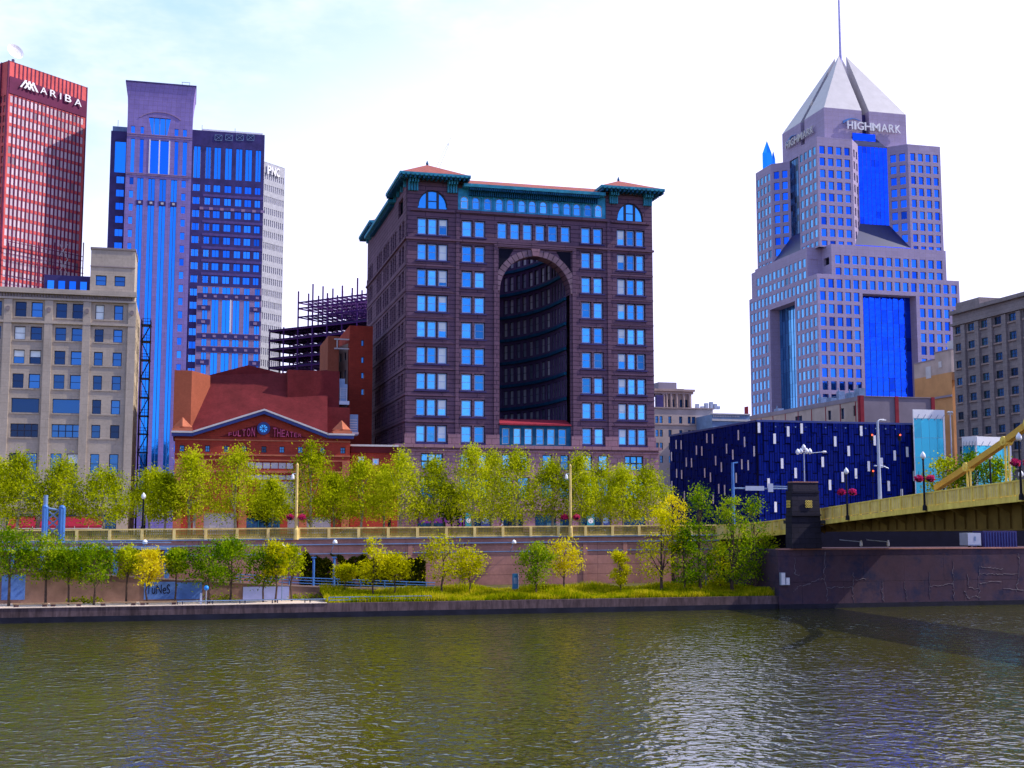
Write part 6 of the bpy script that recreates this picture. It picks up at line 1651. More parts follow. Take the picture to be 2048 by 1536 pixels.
PB = plain('pale_blue_paint', (.10, .20, .50), .8, var=.25, scale=.5); PV_ = plain('lilac_paint', (.32, .36, .66), .8, var=.15, scale=.5)
ppanel(3, 50, 1150, 1200, PB); gp_ = ppanel(288, 350, 1164, 1199, PB); ppanel(351, 404, 1165, 1199, PB); ppanel(486, 578, 1168, 1199, PV_)
RS = Seg((Sx(0, 1180, rt_ - .1), rt_ - .1), (Sx(800, 1180, rt_ - .1), rt_ - .1))
lettering(rp_, 'graffiti', 'TuNeS', RS, RS.u(293, 1180), RS.u(340, 1180), RS.z(300, 1188), RS.z(300, 1169), -.005, M['black'], .02, parent=gp_)
rr_ = Thing('ramp_railing', 'blue pipe railing along the lower ramp', 'railing', (Sx(700, 1170, rt_), rt_, 3.2))
m = MB(); P = [(Sx(px, 1170, rt_) , rt_ - .05, rz(px)) for px in range(470, 871, 20)]
for h_ in (.4, .75, 1.08):
    for p_, q_ in zip(P, P[1:]): m.tube((p_[0], p_[1], p_[2] + h_), (q_[0], q_[1], q_[2] + h_), .05 if h_ < 1 else .065, n=6)
rr_.part('rail', m, M['bluesteel'])
for px in (480, 530, 578, 626, 675, 721, 769, 812, 852):
    x = Sx(px, 1170, rt_); m = MB(); m.tube((x, rt_ - .05, rz(px) + .14), (x, rt_ - .05, rz(px) + 1.08), .07, n=6); rr_.part('post', m, M['bluesteel'])
ug = Thing('upper_gallery', 'blue steel gallery with posts in front of the left end of the retaining wall', 'walkway', (Sx(200, 1100, 166), 166, 1.6))
m = MB(); a, b = Sx(-200, 1100, 166), Sx(342, 1100, 166); m.box(a, b, 165.5, 168.9, 7.8, 8.05); m.tube((a, 165.5, 8.7), (b, 165.5, 8.7), .06, n=5); ug.part('deck', m, M['bluegrey'])
for px in (24, 86, 160, 231, 334):
    x = Sx(px, 1120, 165.9); m = MB(); m.box(x - .32, x + .32, 165.6, 166.1, 1.6, 7.79); ug.part('post', m, M['bluesteel'])
for px in (627, 668):
    x = Sx(px, 1150, 166.5); m = MB(); m.tube((x, 166.5, 1.6), (x, 166.5, 6.6), .16, n=8); m.box(x - .3, x + .3, 166.3, 166.7, 6.6, 6.75)
    solo('steel_post', m, M['bluesteel'], 'blue steel post standing against the ivy, ' + ('left' if px == 627 else 'right') + ' of the two', 'post', (x, 166.5, 1.6))

# abutment, bridge
t_b = 152.4
ab = Thing('bridge_abutment', 'dark stained concrete abutment wall with pale cracks below the bridge', 'abutment', (PXE + 30, t_b, 0))
az = Zx(1700, 1099, t_b)
m = MB(); m.quad((PXE, t_b, .6), (PXE + 260, t_b, .6), (PXE + 260, t_b, az), (PXE, t_b, az)); m.quad((PXE, t_b, -1), (PXE, TR + 14, -1), (PXE, TR + 14, az), (PXE, t_b, az)); m.quad((PXE, t_b, az), (PXE + 260, t_b, az), (PXE + 260, TR + 14, az), (PXE, TR + 14, az))
m.quad((PXE, TR + 14, az), (PXE + 260, TR + 14, az), (PXE + 260, TR + 14, ZS), (PXE, TR + 14, ZS))
ab.part('face', m, M['abut'])
m = MB(); m.box(PXE, PXE + 260, t_b - .03, t_b + .3, -1.5, .6); ab.part('wet_foot', m, M['quaydark'])
m = MB(); m.box(PXE - .1, PXE + 260, t_b - .15, t_b + .5, az + .002, az + .18); ab.part('coping', m, M['wallconc'])
AB = Seg((PXE, t_b), (PXE + 60, t_b)); m = MB()
z7 = lambda x, y: (1540 + x / 4.031, 900 + y / 4.031)
cr_ = random.Random(11)
for pts in ([(445, 820), (440, 1000), (455, 1120), (462, 1225)], [(185, 1140), (230, 1100), (320, 1075), (370, 1050), (435, 1040)], [(200, 870), (205, 960), (198, 1005), (235, 1015)], [(460, 1110), (560, 1105), (660, 1105)], [(672, 990), (668, 1110), (672, 1225)], [(690, 1045), (780, 1035)], [(905, 1060), (900, 1130), (912, 1220)], [(1085, 1060), (1090, 1140), (1102, 1210)], [(1280, 980), (1283, 1100), (1290, 1208)], [(1285, 1098), (1380, 1090), (1470, 1075)], [(1470, 890), (1478, 1010), (1480, 1120), (1488, 1208)], [(1590, 1000), (1600, 1110), (1680, 1120)], [(1690, 935), (1683, 1080), (1690, 1200)], [(1690, 1075), (1760, 1065), (1865, 1070)], [(1700, 940), (1780, 950), (1868, 962)], [(1690, 995), (1800, 1000), (1870, 1003), (2005, 995)], [(2000, 830), (2012, 930), (1995, 1060), (1988, 1140)], [(1880, 1120), (2040, 1135)], [(1565, 1140), (1600, 1195), (1650, 1178), (1690, 1190)]):
    m = MB(); Q = [AB.uz(*z7(*p_)) for p_ in pts]
    for (u0, v0), (u1, v1) in zip(Q, Q[1:]):
        k = 6; pj = None
        for i in range(k):
            f0, f1 = i / k, (i + 1) / k; j = lambda f: (u0 + (u1 - u0) * f, v0 + (v1 - v0) * f)
            a_ = pj or j(f0); b_ = j(f1); b_ = (b_[0] + cr_.uniform(-.16, .16), b_[1] + cr_.uniform(-.12, .12)); pj = b_; w_ = .012 + .026 * cr_.random()
            m.tube(AB.mp(*a_, -.015), AB.mp(*b_, -.015), w_, n=5)
    ab.part('pale_crack', m, plain('lime_deposit', (.23, .20, .23), .9))
def cab(px0, px1, y0, y1, lab):
    u0, z0 = AB.uz(px0, y1); u1, z1 = AB.uz(px1, y0); t_ = Thing('electrical_box', lab, 'electrical box', (AB.mp(u0, z0)[0], t_b, z0))
    m = MB(); m.ubox(AB.mp, u0, u1, z0, z1, -.5, -.02); t_.part('case', m, M['bluegrey'] if False else M['silver'])
    m = MB(); m.ubox(AB.mp, u0 + .06, u1 - .06, z0 + .08, z1 - .08, -.53, -.501); t_.part('door', m, M['white'])
cab(1559, 1567, 1145, 1170, 'tall white electrical box at the left end of the abutment'); cab(1568.5, 1576, 1155, 1170, 'short white electrical box beside the taller one on the abutment')

sb = Sx(1645, 1015, 153.0)
dk = lambda t: 11.5 + .069 * (153 - t) - .00022 * (153 - t) ** 2
bw = 12.5
br = Thing('yellow_bridge', 'yellow steel suspension bridge with panelled railing rising to the right', 'bridge', (sb + bw / 2, 130, 8))
ts = [156 - 2.0 * i for i in range(66)]
def strip(mb, s0, s1, za, zb_, f=dk, tl=None):
    tl = tl or ts
    for t0, t1 in zip(tl, tl[1:]):
        mb.add([(s0, t0, f(t0) + za), (s1, t0, f(t0) + za), (s1, t1, f(t1) + za), (s0, t1, f(t1) + za), (s0, t0, f(t0) + zb_), (s1, t0, f(t0) + zb_), (s1, t1, f(t1) + zb_), (s0, t1, f(t1) + zb_)], ((0, 3, 2, 1), (4, 5, 6, 7), (0, 1, 5, 4), (2, 3, 7, 6), (3, 0, 4, 7), (1, 2, 6, 5)))
m = MB(); strip(m, sb + .2, sb + bw - .2, -.45, -.02); br.part('deck', m, M['asphalt'])
m = MB(); strip(m, sb - .15, sb + .2, -.62, -.01); br.part('fascia', m, M['yellow']); m = MB(); strip(m, sb + bw - .2, sb + bw + .15, -.62, -.01); br.part('fascia', m, M['yellow'])
for s_ in (sb + 1.9, sb + bw - 1.9):
    m = MB(); f2 = lambda t: 10.0 + .012 * (153 - t)
    for t0, t1 in zip(ts, ts[1:]):
        m.quad((s_, t0, f2(t0)), (s_, t1, f2(t1)), (s_, t1, dk(t1) - .45), (s_, t0, dk(t0) - .45)); m.quad((s_ - .3, t0, f2(t0)), (s_ - .3, t1, f2(t1)), (s_ + .3, t1, f2(t1)), (s_ + .3, t0, f2(t0)))
        m.box(s_ - .3, s_ + .3, t1, t0, f2(t0) - .02, f2(t0) + .12); m.box(s_ - .22, s_ - .003, t0 - .06, t0 + .06, f2(t0) + .1, dk(t0) - .47)
    br.part('girder', m, M['yellowshade'])
m = MB()
for t in ts[::2]:
    z = dk(t) - .62; m.slab([(sb - .05, z), (sb + 1.88, z), (sb + 1.88, z - 1.0)], lambda u, v, d: (u, t + d, v), -.12, .12); m.box(sb + 1.9, sb + bw - 1.9, t - .12, t + .12, z - .7, z)
br.part('floor_bracket', m, M['yellowshade'])
def rail(mb_top, mb_pan, mb_post, s_, tl, f):
    strip(mb_top, s_ - .1, s_ + .1, 1.42, 1.58, f, tl); strip(mb_top, s_ - .06, s_ + .06, .06, .16, f, tl)
    strip(mb_pan, s_ - .02, s_ + .03, .16, 1.42, f, tl)
for s_ in (sb, sb + bw):
    m = MB(); m2 = MB(); rail(m, m2, None, s_, ts, dk); br.part('handrail', m, M['yellow']); br.part('railing_panel', m2, M['straw'])
k = 0
for t in [155 - 2.35 * i for i in range(34)]:
    m = MB(); z = dk(t); m.box(sb - .12, sb + .12, t - .09, t + .09, z + .0, z + 1.42); m.box(sb - .165, sb - .121, t - .13, t + .13, z - .62, z + .1); br.part('railing_post', m, M['yellow'])
m = MB()
for t in [155 - 2.35 * i for i in range(34)]:
    for q_ in range(5):
        y = t - .25 - q_ * .46; z = dk(y); m.box(sb - .045, sb - .021, y - .05, y + .05, z + .17, z + 1.41)
br.part('panel_rib', m, M['yellow'])
# eyebar chain
sc_ = sb + 2.6
ca = at_s(1873, 976, sc_); cb_ = at_s(2013, 882, sc_); ccx = at_s(2060, 846, sc_); cm_ = at_s(1937, 934, sc_)
ch = [ca, cm_, cb_, ccx, (ccx[0] - 14, ccx[1] + 9)]
m = MB()
for (t0, z0), (t1, z1) in zip(ch, ch[1:]):
    for dx in (-.28, 0, .28):
        d_ = Vector((0, t1 - t0, z1 - z0)).normalized(); nrm = Vector((0, -d_.z, d_.y)) * .33
        A0, A1 = Vector((sc_ + dx, t0, z0)), Vector((sc_ + dx, t1, z1))
        for x_ in (-.07, .07): m.quad(A0 - nrm + Vector((x_, 0, 0)), A1 - nrm + Vector((x_, 0, 0)), A1 + nrm + Vector((x_, 0, 0)), A0 + nrm + Vector((x_, 0, 0)))
        m.quad(A0 + nrm + Vector((-.07, 0, 0)), A1 + nrm + Vector((-.07, 0, 0)), A1 + nrm + Vector((.07, 0, 0)), A0 + nrm + Vector((.07, 0, 0))); m.quad(A0 - nrm + Vector((-.07, 0, 0)), A1 - nrm + Vector((-.07, 0, 0)), A1 - nrm + Vector((.07, 0, 0)), A0 - nrm + Vector((.07, 0, 0)))
br.part('chain', m, plain('bright_yellow_paint', (.62, .36, .05), .45, var=.1))
for (t, z) in ch[1:4]:
    m = MB(); m.tube((sc_ - .5, t, z), (sc_ + .5, t, z), .5, n=10); m.tube((sc_ - .62, t, z), (sc_ + .62, t, z), .2, n=8); br.part('joint_plate', m, M['yellow'])
    for q_ in (-.3, .3):
        m = MB(); m.tube((sc_, t + q_, dk(t)), (sc_, t + q_, z - .3), .13, .11, 6); br.part('hanger', m, M['yellow'])
# stone pylon at the bridge head
pt = 151.6; p0_, p1_ = Sx(1584, 1060, pt), Sx(1643, 1060, pt)
M['pylon'] = masonry('sooty_pylon_stone', (.035, .03, .045), (.025, .022, .035), (.01, .009, .014), 1.6, .7, ms=.03, stain=.4, bd=.03)
py_ = Thing('stone_pylon', 'sooty black stone pylon with a yellow grille at the head of the bridge', 'pylon', ((p0_ + p1_) / 2, pt, az))
zz = [az + .18, Zx(1605, 1030, pt), Zx(1605, 983, pt), Zx(1605, 965, pt)]
m = MB(); cx_ = (p0_ + p1_) / 2; wx = (p1_ - p0_) / 2
def tier(mb, w0, w1, z0, z1, d0, d1):
    mb.add([(cx_ - w0, pt, z0), (cx_ + w0, pt, z0), (cx_ + w0, pt + d0, z0), (cx_ - w0, pt + d0, z0), (cx_ - w1, pt + .15, z1), (cx_ + w1, pt + .15, z1), (cx_ + w1, pt + d1, z1), (cx_ - w1, pt + d1, z1)], ((4, 5, 6, 7), (0, 1, 5, 4), (1, 2, 6, 5), (2, 3, 7, 6), (3, 0, 4, 7)))
tier(m, wx, wx * .97, zz[0], zz[1], 1.9, 1.9); tier(m, wx * .95, wx * .92, zz[1], zz[2], 1.8, 1.8); tier(m, wx * .87, wx * .85, zz[2], zz[3], 1.6, 1.6)
m.box(cx_ - wx * .98, cx_ + wx * .98, pt - .1, pt + 1.95, zz[1] - .12, zz[1] + .12); m.box(cx_ - wx * .94, cx_ + wx * .94, pt + .02, pt + 1.85, zz[2] - .18, zz[2] + .1)
py_.part('body', m, M['pylon'])
m = MB(); m.box(cx_ - wx * .82, cx_ + wx * .88, pt + .05, pt + 1.7, zz[3] + .003, zz[3] + .14); py_.part('coping', m, M['wallconc'])
def grille(mb, mp_, u, z, r):
    n = 3; st = r * 2 / n
    for i in range(n):
        for j in range(n):
            a0 = u - r + i * st; b0 = z - r + j * st
            for q_ in range(6):
                a1, a2_ = q_ * math.pi / 3, (q_ + 1) * math.pi / 3; c_ = (a0 + st / 2, b0 + st / 2)
                mb.slab([(c_[0] + k_ * st * math.cos(a), c_[1] + k_ * st * math.sin(a)) for k_, a in ((.3, a1), (.5, a1), (.5, a2_), (.3, a2_))], mp_, -.12, -.02)
m = MB(); PF = Seg((p0_, pt), (p1_, pt)); u, z = PF.uz(1617, 1008); grille(m, PF.mp, u, z, .5); py_.part('grille', m, M['yellow'])
PLf = Seg((cx_ - wx * .955, pt + 1.8), (cx_ - wx * .955, pt)); m = MB(); grille(m, PLf.mp, .9, z, .5); py_.part('grille', m, M['yellow'])
# curving approach parapet from the street railing to the pylon
ap = Thing('approach_parapet', 'short yellow parapet curving up from the street railing to the black pylon', 'parapet', (wC + 4, 162, 8.8))
A_ = [(1432, 169.0), (1470, 167.5), (1510, 164.5), (1545, 160.5), (1574, 156.2)]; zt_ = [1049.5, 1048, 1045, 1041, 1037]
pt3 = [(Sx(px, y, t), t, Zx(px, y, t)) for (px, t), y in zip(A_, zt_)]
m = MB(); m2 = MB(); m3 = MB()
for p_, q_ in zip(pt3, pt3[1:]):
    def sl(mb, z0, z1, w_): mb.add([(a_[0] + k_, a_[1], a_[2] + zz_) for k_ in (-w_, w_) for a_ in (p_, q_) for zz_ in (z0, z1)], ((0, 1, 3, 2), (4, 5, 7, 6), (1, 3, 7, 5), (0, 2, 6, 4)))
    sl(m, -.16, 0, .15); sl(m2, -1.45, -.16, .04); sl(m3, -2.1, -1.46, .2)
    q0 = Vector(p_); 
ap.part('handrail', m, M['yellow']); ap.part('railing_panel', m2, M['straw']); ap.part('fascia', m3, M['yellow'])
for i in range(9):
    f = i / 8 * (len(pt3) - 1); k = min(int(f), len(pt3) - 2); p_ = Vector(pt3[k]).lerp(Vector(pt3[k + 1]), f - k)
    m = MB(); m.box(p_.x - .13, p_.x + .13, p_.y - .1, p_.y + .1, p_.z - 1.45, p_.z - .02); ap.part('railing_post', m, M['yellow'])
m = MB(); m.add([(p_[0], p_[1] + .2, p_[2] - 1.6) for p_ in pt3] + [(PXE + 12, 156, pt3[-1][2] - 1.6), (PXE + 12, 183, ZS + .01), (pt3[0][0], 183, ZS + .01)], [tuple(range(len(pt3) + 3))]); m.box(p0_ + 1, sb + .2, 152, 156, dk(153) - .5, dk(153) - .05); ap.part('slab', m, M['asphalt'])

# under the bridge
bk_ = Thing('underpass_shade', 'near-black sheet added for the shade of the underpass behind the bridge girders', 'wall', (PXE + 40, 166, az))
m = MB(); m.quad((p1_ - 1, 166, az), (sb + 60, 166, az), (sb + 60, 166, 11.2), (p1_ - 1, 166, 11.0)); m.quad((p1_ - 1, 166, 11.0), (sb + 60, 166, 11.2), (sb + 60, 172, 11.2), (p1_ - 1, 172, 11.0)); bk_.part('face', m, M['interior'])  # near-black sheet added to stand for the shade below the deck
zq = az + .003
m = MB(); u0, u1 = Sx(1936, 1080, 156), Sx(1962, 1080, 156)
wt = Thing('white_cabinet_cart', 'white utility cabinet on small wheels standing under the bridge', 'cabinet', ((u0 + u1) / 2, 156, az))
m.box(u0, u1, 156, 158, az + .35, Zx(1950, 1066, 156)); wt.part('case', m, M['silver'])
m = MB(); m.box(u0 + 1.0, u0 + 1.25, 155.95, 155.997, az + 1.0, az + 1.6); m.box(u0 + .08, u1 - .08, 155.96, 155.998, az + .45, az + .5); wt.part('hatch', m, M['bluegrey'])
for x in (u0 + .3, u1 - .3):
    m = MB(); m.tube((x, 156.1, az + .2), (x, 156.25, az + .2), .2, n=10); wt.part('wheel', m, M['rubber'])
u0, u1 = Sx(1967, 1080, 156.5), Sx(2034, 1080, 156.5)
dc = Thing('dark_container', 'dark navy storage container beside the white cabinet under the bridge', 'container', ((u0 + u1) / 2, 156.5, az))
m = MB(); m.box(u0, u1, 156.5, 159, az, Zx(2000, 1062, 156.5)); dc.part('case', m, M['granitedark'])
m = MB()
for i in range(12): x = u0 + (u1 - u0) * (i + .5) / 12; m.box(x - .06, x + .06, 156.42, 156.498, az + .1, Zx(2000, 1064, 156.5))
dc.part('rib', m, M['darkblue'])
for px, lab in ((1722, 'left white floodlight on a slanting arm under the bridge girder'), (1776, 'right white floodlight on a slanting arm under the bridge girder')):
    p_ = (Sx(px, 1085, 152.0), 152.0, Zx(px, 1085, 152.0)); fl_ = Thing('floodlight', lab, 'floodlight', p_, G1, 'floodlights under the bridge')
    m = MB(); m.tube((p_[0] - 2.6, p_[1] + 1, p_[2] + .35), (p_[0], p_[1], p_[2] + .1), .07, n=6); fl_.part('arm', m, M['silver'])
    m = MB(); m.lathe((p_[0], p_[1], p_[2] - .4), [(.12, -.1), (.2, 0), (.17, .5), (.1, .7)], 10); fl_.part('head', m, M['white'])
# ================================================================== lamps, signs, traffic
def acorn_lamp(px, yb, yt, t, label, group=None, s_=None, zb_=None, arms=False):
    """dark post with a white acorn globe"""
    x = s_ if s_ is not None else Sx(px, yb, t); z0 = zb_ if zb_ is not None else Zx(px, yb, t); z1 = Zx(px, yt, t)
    L = Thing('street_lamp', label, 'street lamp', (x, t, z0), G1, group)
    m = MB(); m.lathe((x, t, 0), [(.26, z0), (.24, z0 + .5), (.13, z0 + .7), (.10, z1 - 1.0), (.16, z1 - .95), (.1, z1 - .85)], 10)
    if arms: m.tube((x - .65, t, z1 - 2.9), (x + .65, t, z1 - 2.9), .04, n=5)
    L.part('post', m, M['black'])
    m = MB(); m.lathe((x, t, z1 - .85), [(.14, 0), (.30, .22), (.27, .5), (.12, .72), (.03, .85)], 12); L.part('globe', m, M['globe'], smooth=True)
    return x, z1
def leaf_cloud(n, cen, rad, size, seed, flat=0.0):
    g = np.random.default_rng(seed)
    d = g.normal(size=(n, 3)); d /= np.linalg.norm(d, axis=1)[:, None]
    c = np.array(cen) + d * np.array(rad) * (g.random((n, 1)) ** .4)
    return leaves(c, size, g)
def leaves(c, size, g):
    n = len(c); a = g.normal(size=(n, 3)); a /= np.linalg.norm(a, axis=1)[:, None]
    b = np.cross(a, g.normal(size=(n, 3))); b /= np.linalg.norm(b, axis=1)[:, None]
    s = size * (.65 + .7 * g.random((n, 1)))
    v = np.empty((n, 4, 3)); v[:, 0] = c - a * s * .55; v[:, 1] = c + b * s * .33; v[:, 2] = c + a * s * .55; v[:, 3] = c - b * s * .33
    return v.reshape(-1, 3)
def leaf_mesh(name, v, mt, base):
    n = len(v) // 4; me = bpy.data.meshes.new(name)
    me.vertices.add(len(v)); me.vertices.foreach_set('co', (v - np.array(base)).astype(np.float32).ravel())
    me.loops.add(len(v)); me.loops.foreach_set('vertex_index', np.arange(len(v), dtype=np.int32))
    me.polygons.add(n); me.polygons.foreach_set('loop_start', np.arange(0, len(v), 4, dtype=np.int32)); me.polygons.foreach_set('loop_total', np.full(n, 4, dtype=np.int32))
    me.materials.append(mt); me.update(calc_edges=True); return me
def leaf_mat(name, cols, trans=.45, tcol=1.3):
    m = bpy.data.materials.new(name); m.use_nodes = True; n = m.node_tree; n.nodes.clear()
    o = n.nodes.new("ShaderNodeOutputMaterial"); d = n.nodes.new("ShaderNodeBsdfDiffuse"); t = n.nodes.new("ShaderNodeBsdfTranslucent"); x = n.nodes.new("ShaderNodeMixShader"); x.inputs[0].default_value = trans
    g = n.nodes.new("ShaderNodeNewGeometry"); r = n.nodes.new("ShaderNodeValToRGB")
    e = r.color_ramp.elements; e[0].color = c4(cols[0]); e[0].position = 0; e[1].color = c4(cols[-1]); e[1].position = 1
    for i, c in enumerate(cols[1:-1]): k = e.new((i + 1) / (len(cols) - 1)); k.color = c4(c)
    nf = noise(n, coords(n, flat=False), .55, 3)
    ad = n.nodes.new("ShaderNodeMath"); ad.operation = 'MULTIPLY_ADD'; n.links.new(g.outputs['Random Per Island'], ad.inputs[0]); ad.inputs[1].default_value = .55
    sb_ = n.nodes.new("ShaderNodeMapRange"); n.links.new(nf, sb_.inputs[0]); sb_.inputs[1].default_value = .35; sb_.inputs[2].default_value = .65; sb_.inputs[3].default_value = 0; sb_.inputs[4].default_value = .45
    oi = n.nodes.new('ShaderNodeObjectInfo'); od = n.nodes.new('ShaderNodeMath'); od.operation = 'MULTIPLY_ADD'; n.links.new(oi.outputs['Random'], od.inputs[0]); od.inputs[1].default_value = .28; od.inputs[2].default_value = -.14
    oa = n.nodes.new('ShaderNodeMath'); oa.operation = 'ADD'; n.links.new(sb_.outputs[0], oa.inputs[0]); n.links.new(od.outputs[0], oa.inputs[1])
    n.links.new(oa.outputs[0], ad.inputs[2]); n.links.new(ad.outputs[0], r.inputs[0])
    n.links.new(r.outputs[0], d.inputs[0])
    n.links.new(mixc(n, 1.0, r.outputs[0], (tcol, tcol, tcol * .8), 'MULTIPLY'), t.inputs[0])
    n.links.new(d.outputs[0], x.inputs[1]); n.links.new(t.outputs[0], x.inputs[2]); n.links.new(x.outputs[0], o.inputs[0])
    return m
LM = {
 'street': leaf_mat('street_leaves', [(.06, .085, .001), (.27, .32, .002), (.48, .52, .006), (.70, .68, .03)]),
 'green': leaf_mat('green_leaves', [(.02, .06, .001), (.09, .19, .002), (.24, .34, .004), (.48, .52, .02)]),
 'yellow': leaf_mat('yellow_leaves', [(.18, .19, .001), (.42, .41, .002), (.62, .58, .004), (.76, .68, .03)]),
 'gold': leaf_mat('gold_leaves', [(.22, .17, .002), (.52, .44, .004), (.70, .60, .01), (.80, .66, .03)]),
 'dark': leaf_mat('dark_green_leaves', [(.012, .030, .003), (.03, .07, .004), (.06, .12, .005), (.10, .17, .008)]),
 'ivy': leaf_mat('ivy_leaves', [(.014, .022, .002), (.035, .05, .003), (.08, .075, .004), (.14, .11, .01)]),
 'petal': leaf_mat('magenta_blossom', [(.16, .004, .03), (.42, .02, .11), (.60, .03, .22), (.55, .10, .06)]),
 'grass': leaf_mat('tall_grass', [(.06, .14, .001), (.24, .30, .002), (.48, .44, .006), (.66, .56, .04)], .4),
}
def basket(px, py, t, r, label, seed):
    p_ = (Sx(px, py, t), t, Zx(px, py, t)); b = Thing('flower_basket', label, 'flower basket', p_, G1, 'hanging flower baskets')
    m = MB(); m.lathe((p_[0], t, p_[2] - r * .75), [(r * .25, 0), (r * .65, r * .3), (r * .75, r * .62)], 10); m.tube((p_[0], t, p_[2]), (p_[0], t, p_[2] + r * 1.5), .025, n=4); b.part('bowl', m, M['black'])
    v = leaf_cloud(260, p_, (r, r, r * .8), .2, seed); o = bpy.data.objects.new('blossom', leaf_mesh('blossom', v, LM['petal'], p_)); COL.objects.link(o); o.parent = b.o
# tall straw lamp columns at the railing, each with two baskets
for px, yt, lab, sd_ in ((592, 930, 'tall straw yellow lamp column before the theatre, magenta baskets at its waist', 1), (1141, 932, 'tall straw yellow lamp column before the arched building, magenta baskets at its waist', 2)):
    t = TR - .3; x = Sx(px, 1070, t); z0 = base(x); z1 = Zx(px, yt, t)
    L = Thing('street_lamp', lab, 'street lamp', (x, t, z0))
    m = MB(); m.lathe((x, t, 0), [(.34, z0), (.3, z0 + 1.3), (.2, z0 + 1.5), (.17, z1 - .3), (.2, z1), (.05, z1 + .3)], 10); L.part('column', m, M['straw'])
    m = MB(); za = Zx(px, 952, t); m.tube((x, t, za + .3), (x - .55, t, za + .3), .05, n=5); m.lathe((x - .55, t, za - .5), [(.1, 0), (.24, .15), (.2, .55), (.05, .8)], 10); L.part('lantern', m, M['globe'])
    m = MB(); zb2 = Zx(px, 1024, t); m.tube((x - .95, t, zb2), (x + .95, t, zb2), .05, n=5); L.part('cross_arm', m, M['black'])
    w_ = 'the lamp column before the theatre' if sd_ == 1 else 'the lamp column before the arched building'
    basket(px - 12, 1034, t, .55, 'round magenta flower basket left of ' + w_, 10 + sd_); basket(px + 12, 1034, t, .55, 'round magenta flower basket right of ' + w_, 20 + sd_)
acorn_lamp(285, 1062, 985, 171, 'dark post lamp with white globe at the foot of the fire escape')
acorn_lamp(925, 1062, 990, 192.5, 'dark post lamp with white globe before the left part of the arched building')
acorn_lamp(1018, 1062, 985, 192.5, 'dark post lamp with white globe before the arch')
# bridge lamps
def on_bridge(px, s_=None):
    s_ = sb - .35 if s_ is None else s_; t = at_s(px, 1000, s_)[0]; return s_, t
for px, yt, lab, w_ in ((1694, 935, 'black bridge lamp nearest the stone pylon', 'the bridge lamp nearest the pylon'), (1849, 903, 'tall black bridge lamp before the cyan glass screen', 'the bridge lamp before the cyan screen'), (2043, 865, 'black bridge lamp at the right edge of the picture', 'the bridge lamp at the right edge')):
    s_, t = on_bridge(px); x, z1 = acorn_lamp(px, 0, yt, t, lab, 'lamps along the bridge railing', s_, dk(t) - .5, True)
    yb_ = {1694: 984, 1849: 957, 2043: 925}[px]; dx = {1694: 11, 1849: 11.5, 2043: 13}[px]
    basket(px - dx, yb_, t, .55, 'red flower basket hanging left of ' + w_, px); basket(px + dx, yb_, t, .55, 'red flower basket hanging right of ' + w_, px + 1)
s_, t = on_bridge(1983, sb + bw + .3); acorn_lamp(1983, 0, 905, t, 'dark lamp on the far side of the bridge behind the chain', None, s_, dk(t) - .4, False)
s_, t = on_bridge(2044, sb + bw + .3); acorn_lamp(2044, 0, 940, t, 'low white globe lamp on the far bridge railing at the right edge', None, s_, dk(t) - .4, False)
# tall silver pole
s_, t = on_bridge(1760, sb + .35); z0, z1 = dk(t) - .3, Zx(1757, 842, t)
L = Thing('light_pole', 'tall tapering silver light pole on the bridge railing before the navy building', 'light pole', (s_, t, z0))
m = MB(); m.tube((s_, t, z0), (s_, t, z1), .26, .13, 10); L.part('pole', m, M['silver'])
m = MB(); m.path([(s_, t, z1 - .1), (s_ + .25, t, z1 + .15), (s_ + .9, t, z1 + .18)], .08, 6); m.box(s_ + .5, s_ + 1.1, t - .15, t + .15, z1 + .05, z1 + .2); L.part('luminaire', m, M['white'])
m = MB(); za = Zx(1757, 932, t); m.path([(s_ - .5, t, za), (s_, t, za), (s_ + .7, t, za - .05), (s_ + 1.3, t, za - .3)], .07, 6); m.ball((s_ - .5, t, za), .2, .12); L.part('cross_arm', m, M['silver'])
# plaza poles and the traffic signals before the navy building
x = Sx(1903, 900, 201); z1 = Zx(1903, 826, 201)
L = Thing('light_pole', 'slim silver pole with round floodlights between the two cyan screens', 'light pole', (x, 201, ZS))
m = MB(); m.tube((x, 201, ZS), (x, 201, z1), .14, .1, 8); L.part('pole', m, M['silver'])
m = MB(); m.ball((x - .25, 201, z1 + .1), .35, .25); m.ball((x + .25, 201, z1 + .1), .35, .25); m.tube((x - .5, 201, z1 - .3), (x + .5, 201, z1 - .3), .05, n=5); L.part('floodlight', m, M['offwhite'])
x = Sx(1609, 960, 190); z1 = Zx(1605, 905, 190)
L = Thing('globe_lamp', 'lamp post with a cluster of white globes behind the stone pylon', 'street lamp', (x, 190, ZS))
m = MB(); m.tube((x, 190, ZS), (x, 190, z1), .12, .09, 8); m.tube((x, 190, z1 - .2), (x + 3.7, 190, z1 + .15), .07, n=6); L.part('post', m, M['silver'])
for i, (dx, dz_) in enumerate(((-1.1, 0), (-.5, .15), (0, .75), (.5, .15), (1.1, .1))):
    m = MB(); m.lathe((x + dx, 190, z1 + dz_ - .35), [(.12, 0), (.38, .3), (.3, .65), (.05, .95)], 10); L.part('globe', m, M['globe'], smooth=True)
m = MB(); m.ball((x + 3.7, 190, z1 + .15), .4, .2); L.part('luminaire', m, M['white'])
t = 188.0; x0, x1 = Sx(1466, 975, t), Sx(1574, 977, t); zz_ = Zx(1520, 977, t)
L = Thing('sign_gantry', 'blue pole with a long horizontal arm carrying pale sign boxes', 'sign gantry', (x0, t, ZS))
m = MB(); m.tube((x0, t, ZS), (x0, t, Zx(1466, 925, t)), .3, .24, 8); m.tube((x0, t, Zx(1466, 925, t) - .1), (x0 + .9, t, Zx(1466, 925, t)), .12, n=6); L.part('pole', m, M['bluesteel'])
